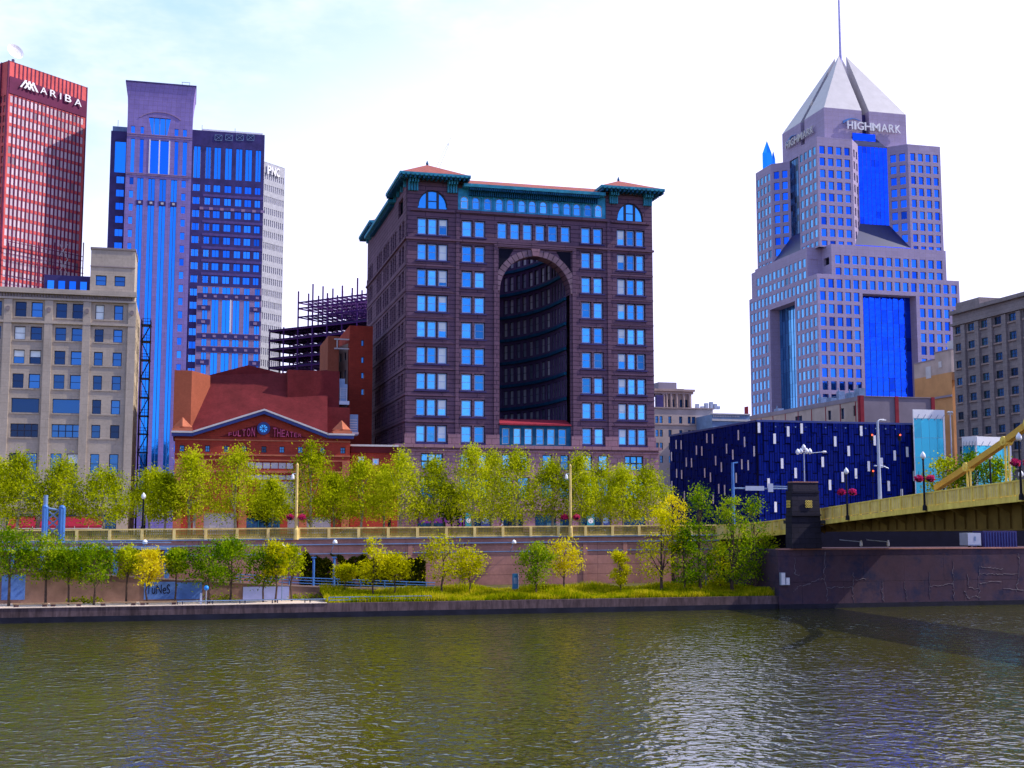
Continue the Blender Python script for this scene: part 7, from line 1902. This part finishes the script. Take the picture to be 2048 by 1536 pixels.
m = MB(); m.tube((x0, t, zz_), (x1, t, zz_), .12, n=6); m.tube((x0 + 6, t, zz_ + .4), (x1, t, zz_ + .35), .06, n=5); L.part('arm', m, M['bluegrey'])
for a, b, y0, y1 in ((1490, 1527, 972, 981), (1535, 1545, 967, 984)):
    m = MB(); m.box(Sx(a, 977, t), Sx(b, 977, t), t - .25, t - .13, Zx(a, y1, t), Zx(a, y0, t)); L.part('sign_box', m, M['silver'])
def signal(px, py, lab):
    t = 197.0; x = Sx(px, py, t); z = Zx(px, py, t); S_ = Thing('traffic_light', lab, 'traffic light', (x, t, z - 1), G1, 'traffic lights on the plaza')
    m = MB(); m.box(x - .24, x + .24, t, t + .3, z - 1.0, z + .35); m.tube((x, t + .2, z - 1), (x, t + .2, ZS), .07, n=6); S_.part('housing', m, M['black'])
    for i, k_ in enumerate((0, -.38, -.74)):
        m = MB(); m.lathe((0, 0, 0), [(.02, 0), (.14, .02), (.15, .1)], 10); m.v = [(x + a_, t - c_, z + b_ + k_) for a_, b_, c_ in m.v]; S_.part('lens', m, LAMP if i == 0 else M['rubber'])
LAMP = bpy.data.materials.new('lit_red_lens'); LAMP.use_nodes = True
bs_ = LAMP.node_tree.nodes['Principled BSDF']; bs_.inputs['Base Color'].default_value = (.9, .05, .02, 1); bs_.inputs['Emission Color'].default_value = (1, .08, .03, 1); bs_.inputs['Emission Strength'].default_value = 3.0
signal(1744, 870, 'left upper traffic light showing red before the navy building'); signal(1800, 870, 'right upper traffic light showing red before the navy building'); signal(1746, 942, 'lower traffic light showing red beside the silver pole')
# riverside lamps and signs
x = Sx(412, 1200, TW + 1.6); z = Zx(412, 1176, TW + 1.6)
L = Thing('globe_lamp', 'low post with a bright blue globe on the quay', 'lamp', (x, TW + 1.6, 1.6))
m = MB(); m.tube((x, TW + 1.6, 1.6), (x, TW + 1.6, z - .2), .05, n=6); m.box(x - .9 + .2, x - .45, TW + 1.6, TW + 1.9, 1.6, 3.0); L.part('post', m, M['silver'])
m = MB(); m.ball((x, TW + 1.6, z), .3, n=14, m=10); L.part('globe', m, plain('blue_globe', (.02, .25, .75), .25, var=.02, bmp=0), smooth=True)
for px, lab in ((290, 'white wall lamp on the retaining wall at its blue gallery end'), (670, 'white wall lamp on the retaining wall above the ivy'), (1028, 'white wall lamp on the retaining wall before the arched building')):
    t = TR - .9; x = Sx(px, 1082, t); z = Zx(px, 1083, t)
    L = Thing('wall_lamp', lab, 'wall lamp', (x, TR, z), G1, 'lamps along the retaining wall')
    m = MB(); m.path([(x - .4, TR - .1, z - 1.5), (x - .35, t, z - .9), (x - .1, t, z - .3)], .05, 5); L.part('bracket', m, M['bluegrey'])
    m = MB(); m.lathe((x, t, z - .3), [(.28, 0), (.34, .12), (.26, .4), (.06, .55)], 12); L.part('shade', m, M['globe'], smooth=True)
x = Sx(565, 1120, 160); z = Zx(565, 1092, 160)
L = Thing('park_lamp', 'slim park lamp with a flat white shade above the ramp', 'lamp', (x, 160, 1.6))
m = MB(); m.tube((x, 160, 1.6), (x, 160, z), .06, n=6); L.part('post', m, M['bluegrey']); m = MB(); m.lathe((x, 160, z - .1), [(.55, 0), (.35, .15), (.1, .35), (.02, .5)], 12); L.part('shade', m, M['white'])
t = 160.0; x0, x1 = Sx(1025, 1160, t), Sx(1037, 1160, t)
L = Thing('park_sign', 'narrow upright blue park sign standing in the tall grass', 'sign', ((x0 + x1) / 2, t, 2.5))
m = MB(); m.box(x0, x1, t, t + .15, 2.6, Zx(1030, 1147, t)); L.part('board', m, plain('sign_blue', (.02, .16, .36), .5))
m = MB(); m.tube((x1 - .05, t - .05, 2.2), (x1 - .05, t - .05, Zx(1030, 1146, t)), .05, n=6); L.part('post', m, M['silver']); m = MB(); m.box(x0 + .14, x1 - .2, t - .02, t - .002, 3.3, 4.1); L.part('notice', m, M['bluegrey'])
x = Sx(1412, 1170, 160); L = Thing('post_sign', 'slim pale blue post with a small plate in the grass below the bridge head', 'sign', (x, 160, 2.4))
m = MB(); m.tube((x, 160, 2.3), (x, 160, Zx(1412, 1143, 160)), .06, n=6); L.part('post', m, M['bluegrey']); m = MB(); m.box(x - .12, x + .3, 159.9, 159.93, Zx(1412, 1152, 160), Zx(1412, 1143, 160)); L.part('plate', m, M['offwhite'])
# blue fluted pylons at the gallery
t = 166.0
bp = Thing('blue_pylon', 'pair of blue fluted steel fins with a grey cap and lattice between them', 'sculpture', (Sx(106, 1080, t), t, 8.05))
for a, b, y0, y1 in ((83, 96, 1014, 1075), (116, 130, 1015, 1086)):
    x0, x1 = Sx(a, 1050, t), Sx(b, 1050, t); m = MB(); n = 7; cx = (x0 + x1) / 2; rr = (x1 - x0) / 2
    pts = [(cx + rr * math.cos(math.pi + math.pi * i / n) * (1 if i % 2 else .9), t + .9 * rr * math.sin(math.pi + math.pi * i / n) * (1 if i % 2 else .85)) for i in range(n + 1)] + [(x1, t + .3), (x0, t + .3)]
    m.prism(pts, Zx(a, y1, t), Zx(a, y0, t)); m.ball((cx, t, Zx(a, y0, t)), rr * .95, .3); bp.part('fin', m, M['bluesteel'])
m = MB(); x0, x1 = Sx(87, 1000, t + .4), Sx(96, 1000, t + .4); m.lathe(((x0 + x1) / 2, t + .4, 0), [((x1 - x0) / 2, Zx(90, 1018, t)), ((x1 - x0) / 2, Zx(90, 990, t))], 10); bp.part('cap', m, M['bluegrey'])
m = MB(); xa, xb = Sx(96, 1040, t), Sx(116, 1040, t); za, zb_ = Zx(106, 1070, t), Zx(106, 1022, t)
for i in range(3):
    p0 = za + (zb_ - za) * i / 3; p1 = za + (zb_ - za) * (i + 1) / 3; m.tube((xa, t, p0), (xb, t, p1), .1, n=5); m.tube((xb, t, p0), (xa, t, p1), .1, n=5)
m.tube((xa, t, zb_ + .3), (xb, t, zb_ + .1), .15, n=6); bp.part('lattice', m, M['bluegrey'])
m = MB(); m.tube((xb + .75, t, Zx(130, 1086, t)), (xb + .75, t, Zx(130, 1020, t)), .07, n=6); bp.part('pipe', m, M['white'])

# parked car, cyclist, street odds and ends
def car(px, t, lab, paint):
    x = Sx(px, 1055, t); z = ZS + .006; c = Thing('parked_car', lab, 'car', (x, t, z))
    P = [(-2.2, .35), (-2.25, .8), (-1.5, .95), (-.9, 1.42), (.7, 1.45), (1.35, .98), (2.15, .85), (2.25, .4)]
    m = MB(); mp_ = lambda u, v, d: (x + u, t + d, z + v); m.slab(P, mp_, -.85, .85); c.part('body', m, paint)
    m = MB(); m.slab([(-1.25, 1.0), (-.85, 1.36), (-.1, 1.38), (-.1, 1.0)], mp_, -.865, -.852); m.slab([(.0, 1.0), (.0, 1.38), (.65, 1.38), (1.1, 1.0)], mp_, -.865, -.852); c.part('side_window', m, M['g_dark'])
    for u in (-1.4, 1.4):
        m = MB(); m.tube((x + u, t - .9, z + .34), (x + u, t - .6, z + .34), .34, n=14); wl_ = c.part('wheel', m, M['rubber']); m = MB(); m.tube((x + u, t - .915, z + .34), (x + u, t - .902, z + .34), .2, n=12); c.part('rim', m, M['silver'], wl_)
    m = MB(); m.box(x - 2.27, x - 2.2, t - .7, t - .4, z + .62, z + .78); c.part('tail_lamp', m, M['redlamp'])
car(226, 190.5, 'grey car parked before the beige block right of the maroon awning', plain('grey_car_paint', (.25, .27, .32), .3, var=.03))
car(702, 190.5, 'pale silver car parked before the small brick annex', plain('silver_car_paint', (.5, .5, .55), .3, var=.03))
def skin_mesh(name, pts, edges, rad, mt, baseP, sub=1):
    me = bpy.data.meshes.new(name); me.from_pydata([tuple(p) for p in pts], edges, []); o = bpy.data.objects.new(name, me); COL.objects.link(o)
    o.modifiers.new('skin', 'SKIN'); s_ = o.modifiers.new('sub', 'SUBSURF'); s_.levels = sub; s_.render_levels = sub
    for i, r in enumerate(rad): me.skin_vertices[0].data[i].radius = (r, r)
    me.skin_vertices[0].data[0].use_root = True
    dg = bpy.context.evaluated_depsgraph_get(); dg.update(); m2 = bpy.data.meshes.new_from_object(o.evaluated_get(dg)); bpy.data.objects.remove(o); bpy.data.meshes.remove(me)
    m2.name = name; m2.materials.clear(); m2.materials.append(mt); return m2
t = 170.6; x = Sx(1003, 1060, t); z = base(x) + .425
bc = Thing('bicycle', 'dark bicycle ridden along the pavement behind the street railing', 'bicycle', (x, t, z))
for u in (-.52, .52):
    m = MB(); m.path([(x + u + .33 * math.cos(a), t, z + .34 + .33 * math.sin(a)) for a in [2 * math.pi * i / 20 for i in range(21)]], .022, 5); wl_ = bc.part('wheel', m, M['rubber'])
    m = MB()
    for i in range(6): a = math.pi * i / 6; m.tube((x + u - .32 * math.cos(a), t, z + .34 - .32 * math.sin(a)), (x + u + .32 * math.cos(a), t, z + .34 + .32 * math.sin(a)), .006, n=3)
    bc.part('spokes', m, M['silver'], wl_)
m = MB()
for p_, q_ in (((-.52, .34), (-.05, .3)), ((-.05, .3), (.38, .78)), ((-.05, .3), (-.2, .85)), ((-.2, .78), (.38, .8)), ((-.52, .34), (-.2, .78)), ((.38, .92), (.52, .34))): m.tube((x + p_[0], t, z + p_[1]), (x + q_[0], t, z + q_[1]), .022, n=6)
bc.part('frame', m, M['frame'])
m = MB(); m.box(x - .33, x - .08, t - .07, t + .07, z + .86, z + .92); bc.part('saddle', m, M['rubber']); m = MB(); m.tube((x + .4, t - .28, z + .98), (x + .4, t + .28, z + .98), .02, n=6); m.tube((x + .38, t, z + .9), (x + .4, t, z + .98), .02, n=6); bc.part('handlebar', m, M['black'])
pe = Thing('person', 'cyclist in a white shirt and dark shorts leaning over the handlebar', 'person', (x, t, z))
W_ = lambda *l: [(a, b, c) for a, b, c in l]
B_ = W_((-.18, 0, 1.0), (-.08, 0, 1.18), (.05, 0, 1.36), (.1, 0, 1.46), (.14, 0, 1.55), (.17, 0, 1.66), (-.15, .1, .95), (.18, .11, .72), (.0, .11, .38), (.12, .11, .33), (-.15, -.1, .95), (.12, -.11, .62), (-.1, -.11, .22), (.02, -.11, .17), (.05, .19, 1.36), (.22, .22, 1.14), (.4, .22, 1.0), (.05, -.19, 1.36), (.22, -.22, 1.14), (.4, -.22, 1.0))
E_ = [(0, 1), (1, 2), (2, 3), (3, 4), (4, 5), (0, 6), (6, 7), (7, 8), (8, 9), (0, 10), (10, 11), (11, 12), (12, 13), (2, 14), (14, 15), (15, 16), (2, 17), (17, 18), (18, 19)]
r_ = [.13, .13, .13, .06, .085, .09, .09, .065, .045, .04, .09, .065, .045, .04, .06, .045, .035, .06, .045, .035]
o = bpy.data.objects.new('body', skin_mesh('body', B_, E_, r_, M['skin'], None)); COL.objects.link(o); o.parent = pe.o
o = bpy.data.objects.new('shirt', skin_mesh('shirt', [B_[i] for i in (0, 1, 2, 14, 17)] + [(.13, .2, 1.25), (.13, -.2, 1.25)], [(0, 1), (1, 2), (2, 3), (2, 4), (3, 5), (4, 6)], [.15, .155, .155, .085, .085, .075, .075], M['shirt'], None)); COL.objects.link(o); o.parent = pe.o
o = bpy.data.objects.new('shorts', skin_mesh('shorts', [B_[i] for i in (0, 6, 7, 10, 11)], [(0, 1), (1, 2), (0, 3), (3, 4)], [.155, .11, .085, .11, .085], M['denim'], None)); COL.objects.link(o); o.parent = pe.o
m = MB(); m.ball((x + .15, t, z + 1.70), .125, .10, 10, 6); pe.part('helmet', m, M['offwhite'])
m = MB(); m.box(x - .26, x - .04, t - .14, t + .14, z + 1.2, z + 1.5); pe.part('backpack', m, M['redpier'])
t = 190.0; x0, x1 = Sx(1096, 1055, t), Sx(1124, 1055, t)
L = Thing('street_barrier', 'pale turquoise slatted barrier on the pavement before the arch', 'barrier', ((x0 + x1) / 2, t, ZS + .01))
m = MB()
for i in range(8): xx = x0 + (x1 - x0) * i / 7; m.box(xx - .06, xx + .06, t, t + .05, ZS + .01, Zx(1110, 1046, t))
for k_ in (.3, .9, 1.5): m.box(x0, x1, t + .051, t + .1, ZS + k_, ZS + k_ + .1)
L.part('slats', m, plain('pale_turquoise_paint', (.3, .5, .5), .6))
t = 172.0; x = Sx(1197, 1060, t); zb_r = base(x) + .42
L = Thing('bike_rack', 'white curved bike rack behind the railing near the right lamp column', 'bike rack', (x, t, zb_r))
m = MB(); m.path([(x - 1.1 + 2.2 * i / 10, t, zb_r + .75 * math.sin(math.pi * (.12 + .76 * i / 10))) for i in range(11)], .07, 6); m.tube((x - 1.1, t, zb_r), (x - 1.1, t, zb_r + .5), .07, n=6); m.tube((x + 1.1, t, zb_r), (x + 1.1, t, zb_r + .5), .07, n=6); L.part('hoop', m, M['white'])

# ================================================================== trees
def tree(px, yt, yb, hw, t, z0, kind, label, group, seed, shape='oval', bark='bark', n=2600, size=.40, ybase=None):
    """px, yt, yb: where the crown stands in the photograph; the trunk comes down to z0"""
    g = np.random.default_rng(seed)
    xb = Sx(px, (yt + yb) / 2, t); zt_ = Zx(px, yt, t); zc = Zx(px, yb, t); r = hw * math.hypot(xb, t) / FOC * 1.0
    T = Thing('tree', label, 'tree', (xb, t, z0), G1, group)
    H = zt_ - zc
    nc = max(16, int(n / 48))
    h = g.random(nc) ** (0.85 if shape != 'column' else 1.0)
    if shape == 'oval': prof = np.interp(h, [0, .12, .38, .65, .85, 1], [.55, .85, 1, .72, .38, .08])
    elif shape == 'column': prof = np.interp(h, [0, .15, .5, .8, 1], [.6, .95, .9, .6, .15])
    else: prof = np.interp(h, [0, .2, .5, .8, 1], [.5, .8, 1, .85, .35])
    lob = 1 + .22 * np.sin(g.random() * 6 + 3 * 2 * np.pi * g.random(nc))
    a = g.random(nc) * 2 * np.pi; rr = r * prof * np.sqrt(g.random(nc) * .85 + .15) * lob
    C_ = np.stack([xb + rr * np.cos(a), t + rr * np.sin(a) * .9, zc + h * H * .9 * (1 + .04 * g.normal(size=nc))], 1)
    k = n // nc; sg = np.minimum(.24 * r, .7) * (.6 + .7 * g.random((nc, 1, 1)))
    c = (C_[:, None, :] + g.normal(size=(nc, k, 3)) * sg * np.array([1, 1, .75])).reshape(-1, 3)
    c[:, 2] = np.maximum(c[:, 2], z0 + .3)
    me = leaf_mesh('crown', leaves(c, size, g), LM[kind], T.base)
    o = bpy.data.objects.new('crown', me); COL.objects.link(o); o.parent = T.o
    m = MB(); tr_ = max(.07, .016 * (zt_ - z0)); zm_ = zc + .6 * H
    j1 = (xb + .12 * g.normal(), t + .1 * g.normal(), z0 + (zc - z0) * .6); j2 = (xb + .15 * g.normal(), t, zc + .25 * H)
    m.path([(xb, t, z0 - .2), j1, j2, (xb, t, zm_)], [tr_ * 1.25, tr_, tr_ * .75, tr_ * .3], 7)
    idx = g.choice(nc, min(nc, 11), replace=False)
    for i in idx:
        f = g.random(); p_ = Vector(j1).lerp(Vector(j2), f) if g.random() < .5 else Vector(j2).lerp(Vector((xb, t, zm_)), f)
        q_ = Vector(C_[i]); 
        if q_.z < p_.z - .2: continue
        mid = p_.lerp(q_, .5) + Vector((0, 0, .15)); m.path([p_, mid, q_], [tr_ * .42, tr_ * .28, tr_ * .1], 5)
    T.part('trunk', m, M[bark])
ST = 'street trees along the avenue'
rows_t = [
 (-6, 915, 1040, 50, 188, 'broad yellow green street tree cut by the left edge'),
 (40, 903, 1042, 46, 172, 'yellow green street tree before the left windows of the beige block'),
 (122, 913, 1035, 40, 173, 'slim topped street tree above the blue fluted pylons'),
 (208, 935, 1042, 54, 172, 'broad rounded yellowish street tree before the right windows of the beige block'),
 (300, 932, 1040, 36, 188, 'street tree just right of the fire escape'),
 (330, 940, 1036, 36, 173, 'street tree at the left corner of the brick theatre'),
 (382, 900, 1036, 46, 172, 'pointed street tree before the left windows of the brick theatre'),
 (472, 890, 1038, 58, 173, 'tall street tree under the round window of the theatre'),
 (545, 955, 1040, 36, 186, 'small street tree before the theatre entrance'),
 (622, 874, 1038, 50, 172, 'tallest street tree, right of the left lamp column'),
 (668, 945, 1040, 36, 186, 'street tree before the right corner of the theatre'),
 (724, 912, 1036, 38, 172, 'street tree before the small brick annex'),
 (768, 925, 1036, 32, 186, 'street tree in the gap between annex and arched building'),
 (803, 900, 1036, 48, 172, 'tall street tree at the left corner of the arched building'),
 (868, 912, 1036, 42, 173, 'street tree under the three left base windows of the arched building'),
 (945, 886, 1038, 46, 172, 'tall pointed street tree left of the arch'),
 (985, 898, 1036, 38, 186, 'street tree at the left foot of the arch'),
 (1034, 894, 1038, 46, 172, 'tall street tree before the glazed bay of the arch'),
 (1104, 915, 1036, 42, 173, 'street tree at the right foot of the arch, left of the lamp column'),
 (1160, 903, 1036, 36, 172, 'pointed street tree just right of the right lamp column'),
 (1205, 915, 1036, 40, 186, 'street tree before the right pair of base windows'),
 (1246, 932, 1038, 42, 172, 'rounded street tree under the right corner windows of the arched building'),
 (1296, 930, 1038, 46, 173, 'last street tree on the right, before the cream block')]
for i, (px, yt, yb, hw, t, lab) in enumerate(rows_t): tree(px, yt, yb, hw * 1.08, t, ZS + .1, 'street', lab, ST, 100 + i, 'oval', 'barkpale', 7000, .25)
tree(902, 965, 1040, 30, 189, ZS + .1, 'dark', 'small darker green tree before the arched building, beside a globe lamp', ST, 140, 'round', 'bark', 1500)
tree(532, 990, 1040, 34, 190, ZS + .1, 'dark', 'small darker green tree before the theatre entrance doors', ST, 141, 'round', 'bark', 1500)
LT = 'young trees in the riverside park'
low = [
 (22, 1050, 1150, 42, 158, 'green', 'leafy green park tree at the left edge of the ramp'),
 (95, 1068, 1152, 44, 159, 'green', 'green park tree below the blue fluted pylons'),
 (140, 1092, 1155, 34, 158, 'green', 'dense green park tree between two gallery posts'),
 (190, 1088, 1160, 44, 157, 'green', 'wide green park tree on a bare pale trunk'),
 (255, 1088, 1150, 28, 159, 'street', 'thin yellow green park tree beside the gallery post'),
 (298, 1098, 1165, 32, 157, 'gold', 'golden orange park tree above the graffiti panel'),
 (352, 1096, 1150, 24, 159, 'green', 'small green park tree right of the golden one'),
 (420, 1082, 1168, 48, 157, 'green', 'large green park tree behind the blue globe lamp'),
 (462, 1076, 1160, 40, 160, 'green', 'bushy green park tree left of the flat white lamp shade'),
 (528, 1094, 1165, 40, 158, 'green', 'dark leaved park tree above the lilac panel'),
 (552, 1084, 1150, 28, 157, 'yellow', 'yellowing park tree beside the flat white lamp shade'),
 (585, 1092, 1152, 26, 159, 'street', 'thin pale park tree at the left end of the ivy'),
 (748, 1080, 1165, 30, 158, 'yellow', 'young lime green tree before the middle of the ivy'),
 (790, 1108, 1160, 32, 158, 'yellow', 'low spreading lime green tree before the right end of the ivy'),
 (690, 1130, 1158, 22, 160, 'yellow', 'small lime green sapling behind the ramp railing'),
 (884, 1072, 1160, 42, 157, 'yellow', 'bright yellow green tree on a thin stem right of the ivy'),
 (938, 1096, 1155, 34, 158, 'yellow', 'airy yellow green tree beside the brighter one'),
 (1072, 1087, 1162, 36, 156, 'green', 'rounded fresh green tree in the tall grass right of the blue sign'),
 (1128, 1078, 1152, 38, 158, 'gold', 'yellow leaved tree in the tall grass beside the rounded green one'),
 (1240, 1094, 1168, 20, 157, 'yellow', 'small lone sapling in the grass before the bare wall')]
for i, (px, yt, yb, hw, t, kd, lab) in enumerate(low):
    tree(px, yt, yb, hw * .95, t, 1.65 if px < 640 else 2.1, kd, lab, LT, 200 + i, 'round', 'bark', 3000 if kd == 'green' else 2100, .26)
rt3 = [
 (1322, 1010, 1150, 40, 157, 'yellow', 'column', 'tall yellow green tree at the left of the bridge head group', 2000),
 (1345, 985, 1060, 34, 161, 'gold', 'round', 'golden topped tree behind the left of the bridge head group', 1100),
 (1368, 1050, 1165, 34, 156, 'green', 'column', 'leaning green tree with a dark stem in the bridge head group', 1900),
 (1398, 950, 1160, 38, 157, 'green', 'column', 'tallest fresh green tree before the navy building', 3000),
 (1440, 1075, 1165, 32, 159, 'yellow', 'round', 'low yellow green tree in the middle of the bridge head group', 1200),
 (1464, 965, 1165, 38, 157, 'green', 'column', 'tall green tree under the sign gantry', 2700),
 (1508, 985, 1155, 36, 158, 'green', 'column', 'loose tall green tree left of the stone pylon', 2000),
 (1528, 1060, 1150, 26, 160, 'street', 'round', 'thin tree in the shade below the approach parapet', 700)]
for i, (px, yt, yb, hw, t, kd, sh, lab, n_) in enumerate(rt3): tree(px, yt, yb, hw, t, 2.1, kd, lab, 'trees at the bridge head', 300 + i, sh, 'bark', int(n_ * 1.1), .28)
for i, (px, yt, yb, hw, lab) in enumerate(((1884, 912, 985, 34, 'olive green tree before the tall cyan screen'), (1936, 900, 975, 30, 'olive green tree between the two cyan screens'), (1986, 912, 975, 36, 'olive green tree behind the bridge chain'))):
    tree(px, yt, yb, hw, 192 - 3 * i, ZS, 'green' if i else 'street', lab, 'trees on the plaza', 330 + i, 'round', 'bark', 1500, .42)
# ivy on the wall
g = np.random.default_rng(5); n = 9000
x0, x1 = Sx(600, 1130, TR), Sx(850, 1130, TR)
xs_ = x0 + (x1 - x0) * g.random(n); top = 6.9 - (xs_ - x0) / (x1 - x0) * .75 + .3 * np.sin(xs_ * 1.7) + .2 * np.sin(xs_ * 4.1)
zz_ = 2.4 + (top - 2.4) * (1 - g.random(n) ** 1.25); keep = (np.sin(xs_ * .9 + zz_) + .5 * np.sin(zz_ * 2.3 + xs_ * 2.1)) > -1.15
c = np.stack([xs_, TR - .08 - .5 * g.random(n) * (1 - (zz_ - 2) / 8), zz_], 1)[keep]
iv = Thing('ivy', 'dark ivy curtain covering the retaining wall above the ramp railing', 'ivy', ((x0 + x1) / 2, TR - .3, 2.4))
o = bpy.data.objects.new('leaves', leaf_mesh('leaves', leaves(c, .34, g), LM['ivy'], iv.base)); COL.objects.link(o); o.parent = iv.o
m = MB()
for i in range(24):
    x = x0 + (x1 - x0) * (i + .5) / 24; m.path([(x, TR - .06, 1.7), (x + .3 * math.sin(i), TR - .06, 4), (x + .5 * math.sin(i * 2.1), TR - .06, 6.2)], [.05, .035, .01], 4)
iv.part('stem', m, M['bark'])
# tall grass on the bank
g = np.random.default_rng(9); n = 42000
xs_ = gA + (gB - gA) * g.random(n); ts_ = TW + .7 + (TR - TW - 8.2) * g.random(n) ** 1.2
keep = np.ones(n, bool)
gz_ = np.interp(ts_, [TW, 156, 160, TR], [1.6, 1.95, 2.5, 2.75])
cl = .65 + .5 * np.sin(xs_ * .55 + 1.3) * np.sin(xs_ * .17 + ts_ * .4); hgt = (.3 + .75 * g.random(n)) * np.clip(cl, .3, 1.2)
ang = g.random(n) * np.pi * 2; wd = .035 + .03 * g.random(n); ln = g.normal(size=(n, 2)) * .22 * hgt[:, None]
v = np.empty((n, 4, 3)); dx, dy = np.cos(ang) * wd, np.sin(ang) * wd
v[:, 0] = np.stack([xs_ - dx, ts_ - dy, gz_], 1); v[:, 1] = np.stack([xs_ + dx, ts_ + dy, gz_], 1)
v[:, 2] = np.stack([xs_ + dx * .3 + ln[:, 0], ts_ + dy * .3 + ln[:, 1], gz_ + hgt], 1); v[:, 3] = np.stack([xs_ - dx * .3 + ln[:, 0], ts_ - dy * .3 + ln[:, 1], gz_ + hgt], 1)
me = leaf_mesh('grass', v.reshape(-1, 3), LM['grass'], (0, 0, 0)); o = bpy.data.objects.new('grass', me); COL.objects.link(o); o.rotation_euler = (0, 0, G1.rot); o['kind'] = 'stuff'
# low scrub at the foot of the ramp wall
for i, (px, w_, lab) in enumerate(((170, 40, 'low scrub at the foot of the brown ramp wall under the wide green tree'), (445, 36, 'low scrub at the foot of the ramp wall between blue and lilac panels'), (612, 40, 'pale weedy shrub at the foot of the ramp left of the tall grass'))):
    t = 160.8; x = Sx(px, 1195, t); v = leaf_cloud(420, (x, t, 1.75), (w_ * .065, .7, .75), .26, 60 + i); v[:, 2] = np.maximum(v[:, 2], 1.61)
    S_ = Thing('shrub', lab, 'shrub', (x, t, 1.6)); o = bpy.data.objects.new('foliage', leaf_mesh('foliage', v, LM['street'], S_.base)); COL.objects.link(o); o.parent = S_.o
    m = MB()
    for k_ in range(7): m.tube((x + .2 * k_ - .6, t, 1.6), (x + .5 * k_ - 1.5, t, 2.2), .03, .01, 4)
    S_.part('stem', m, M['bark'])
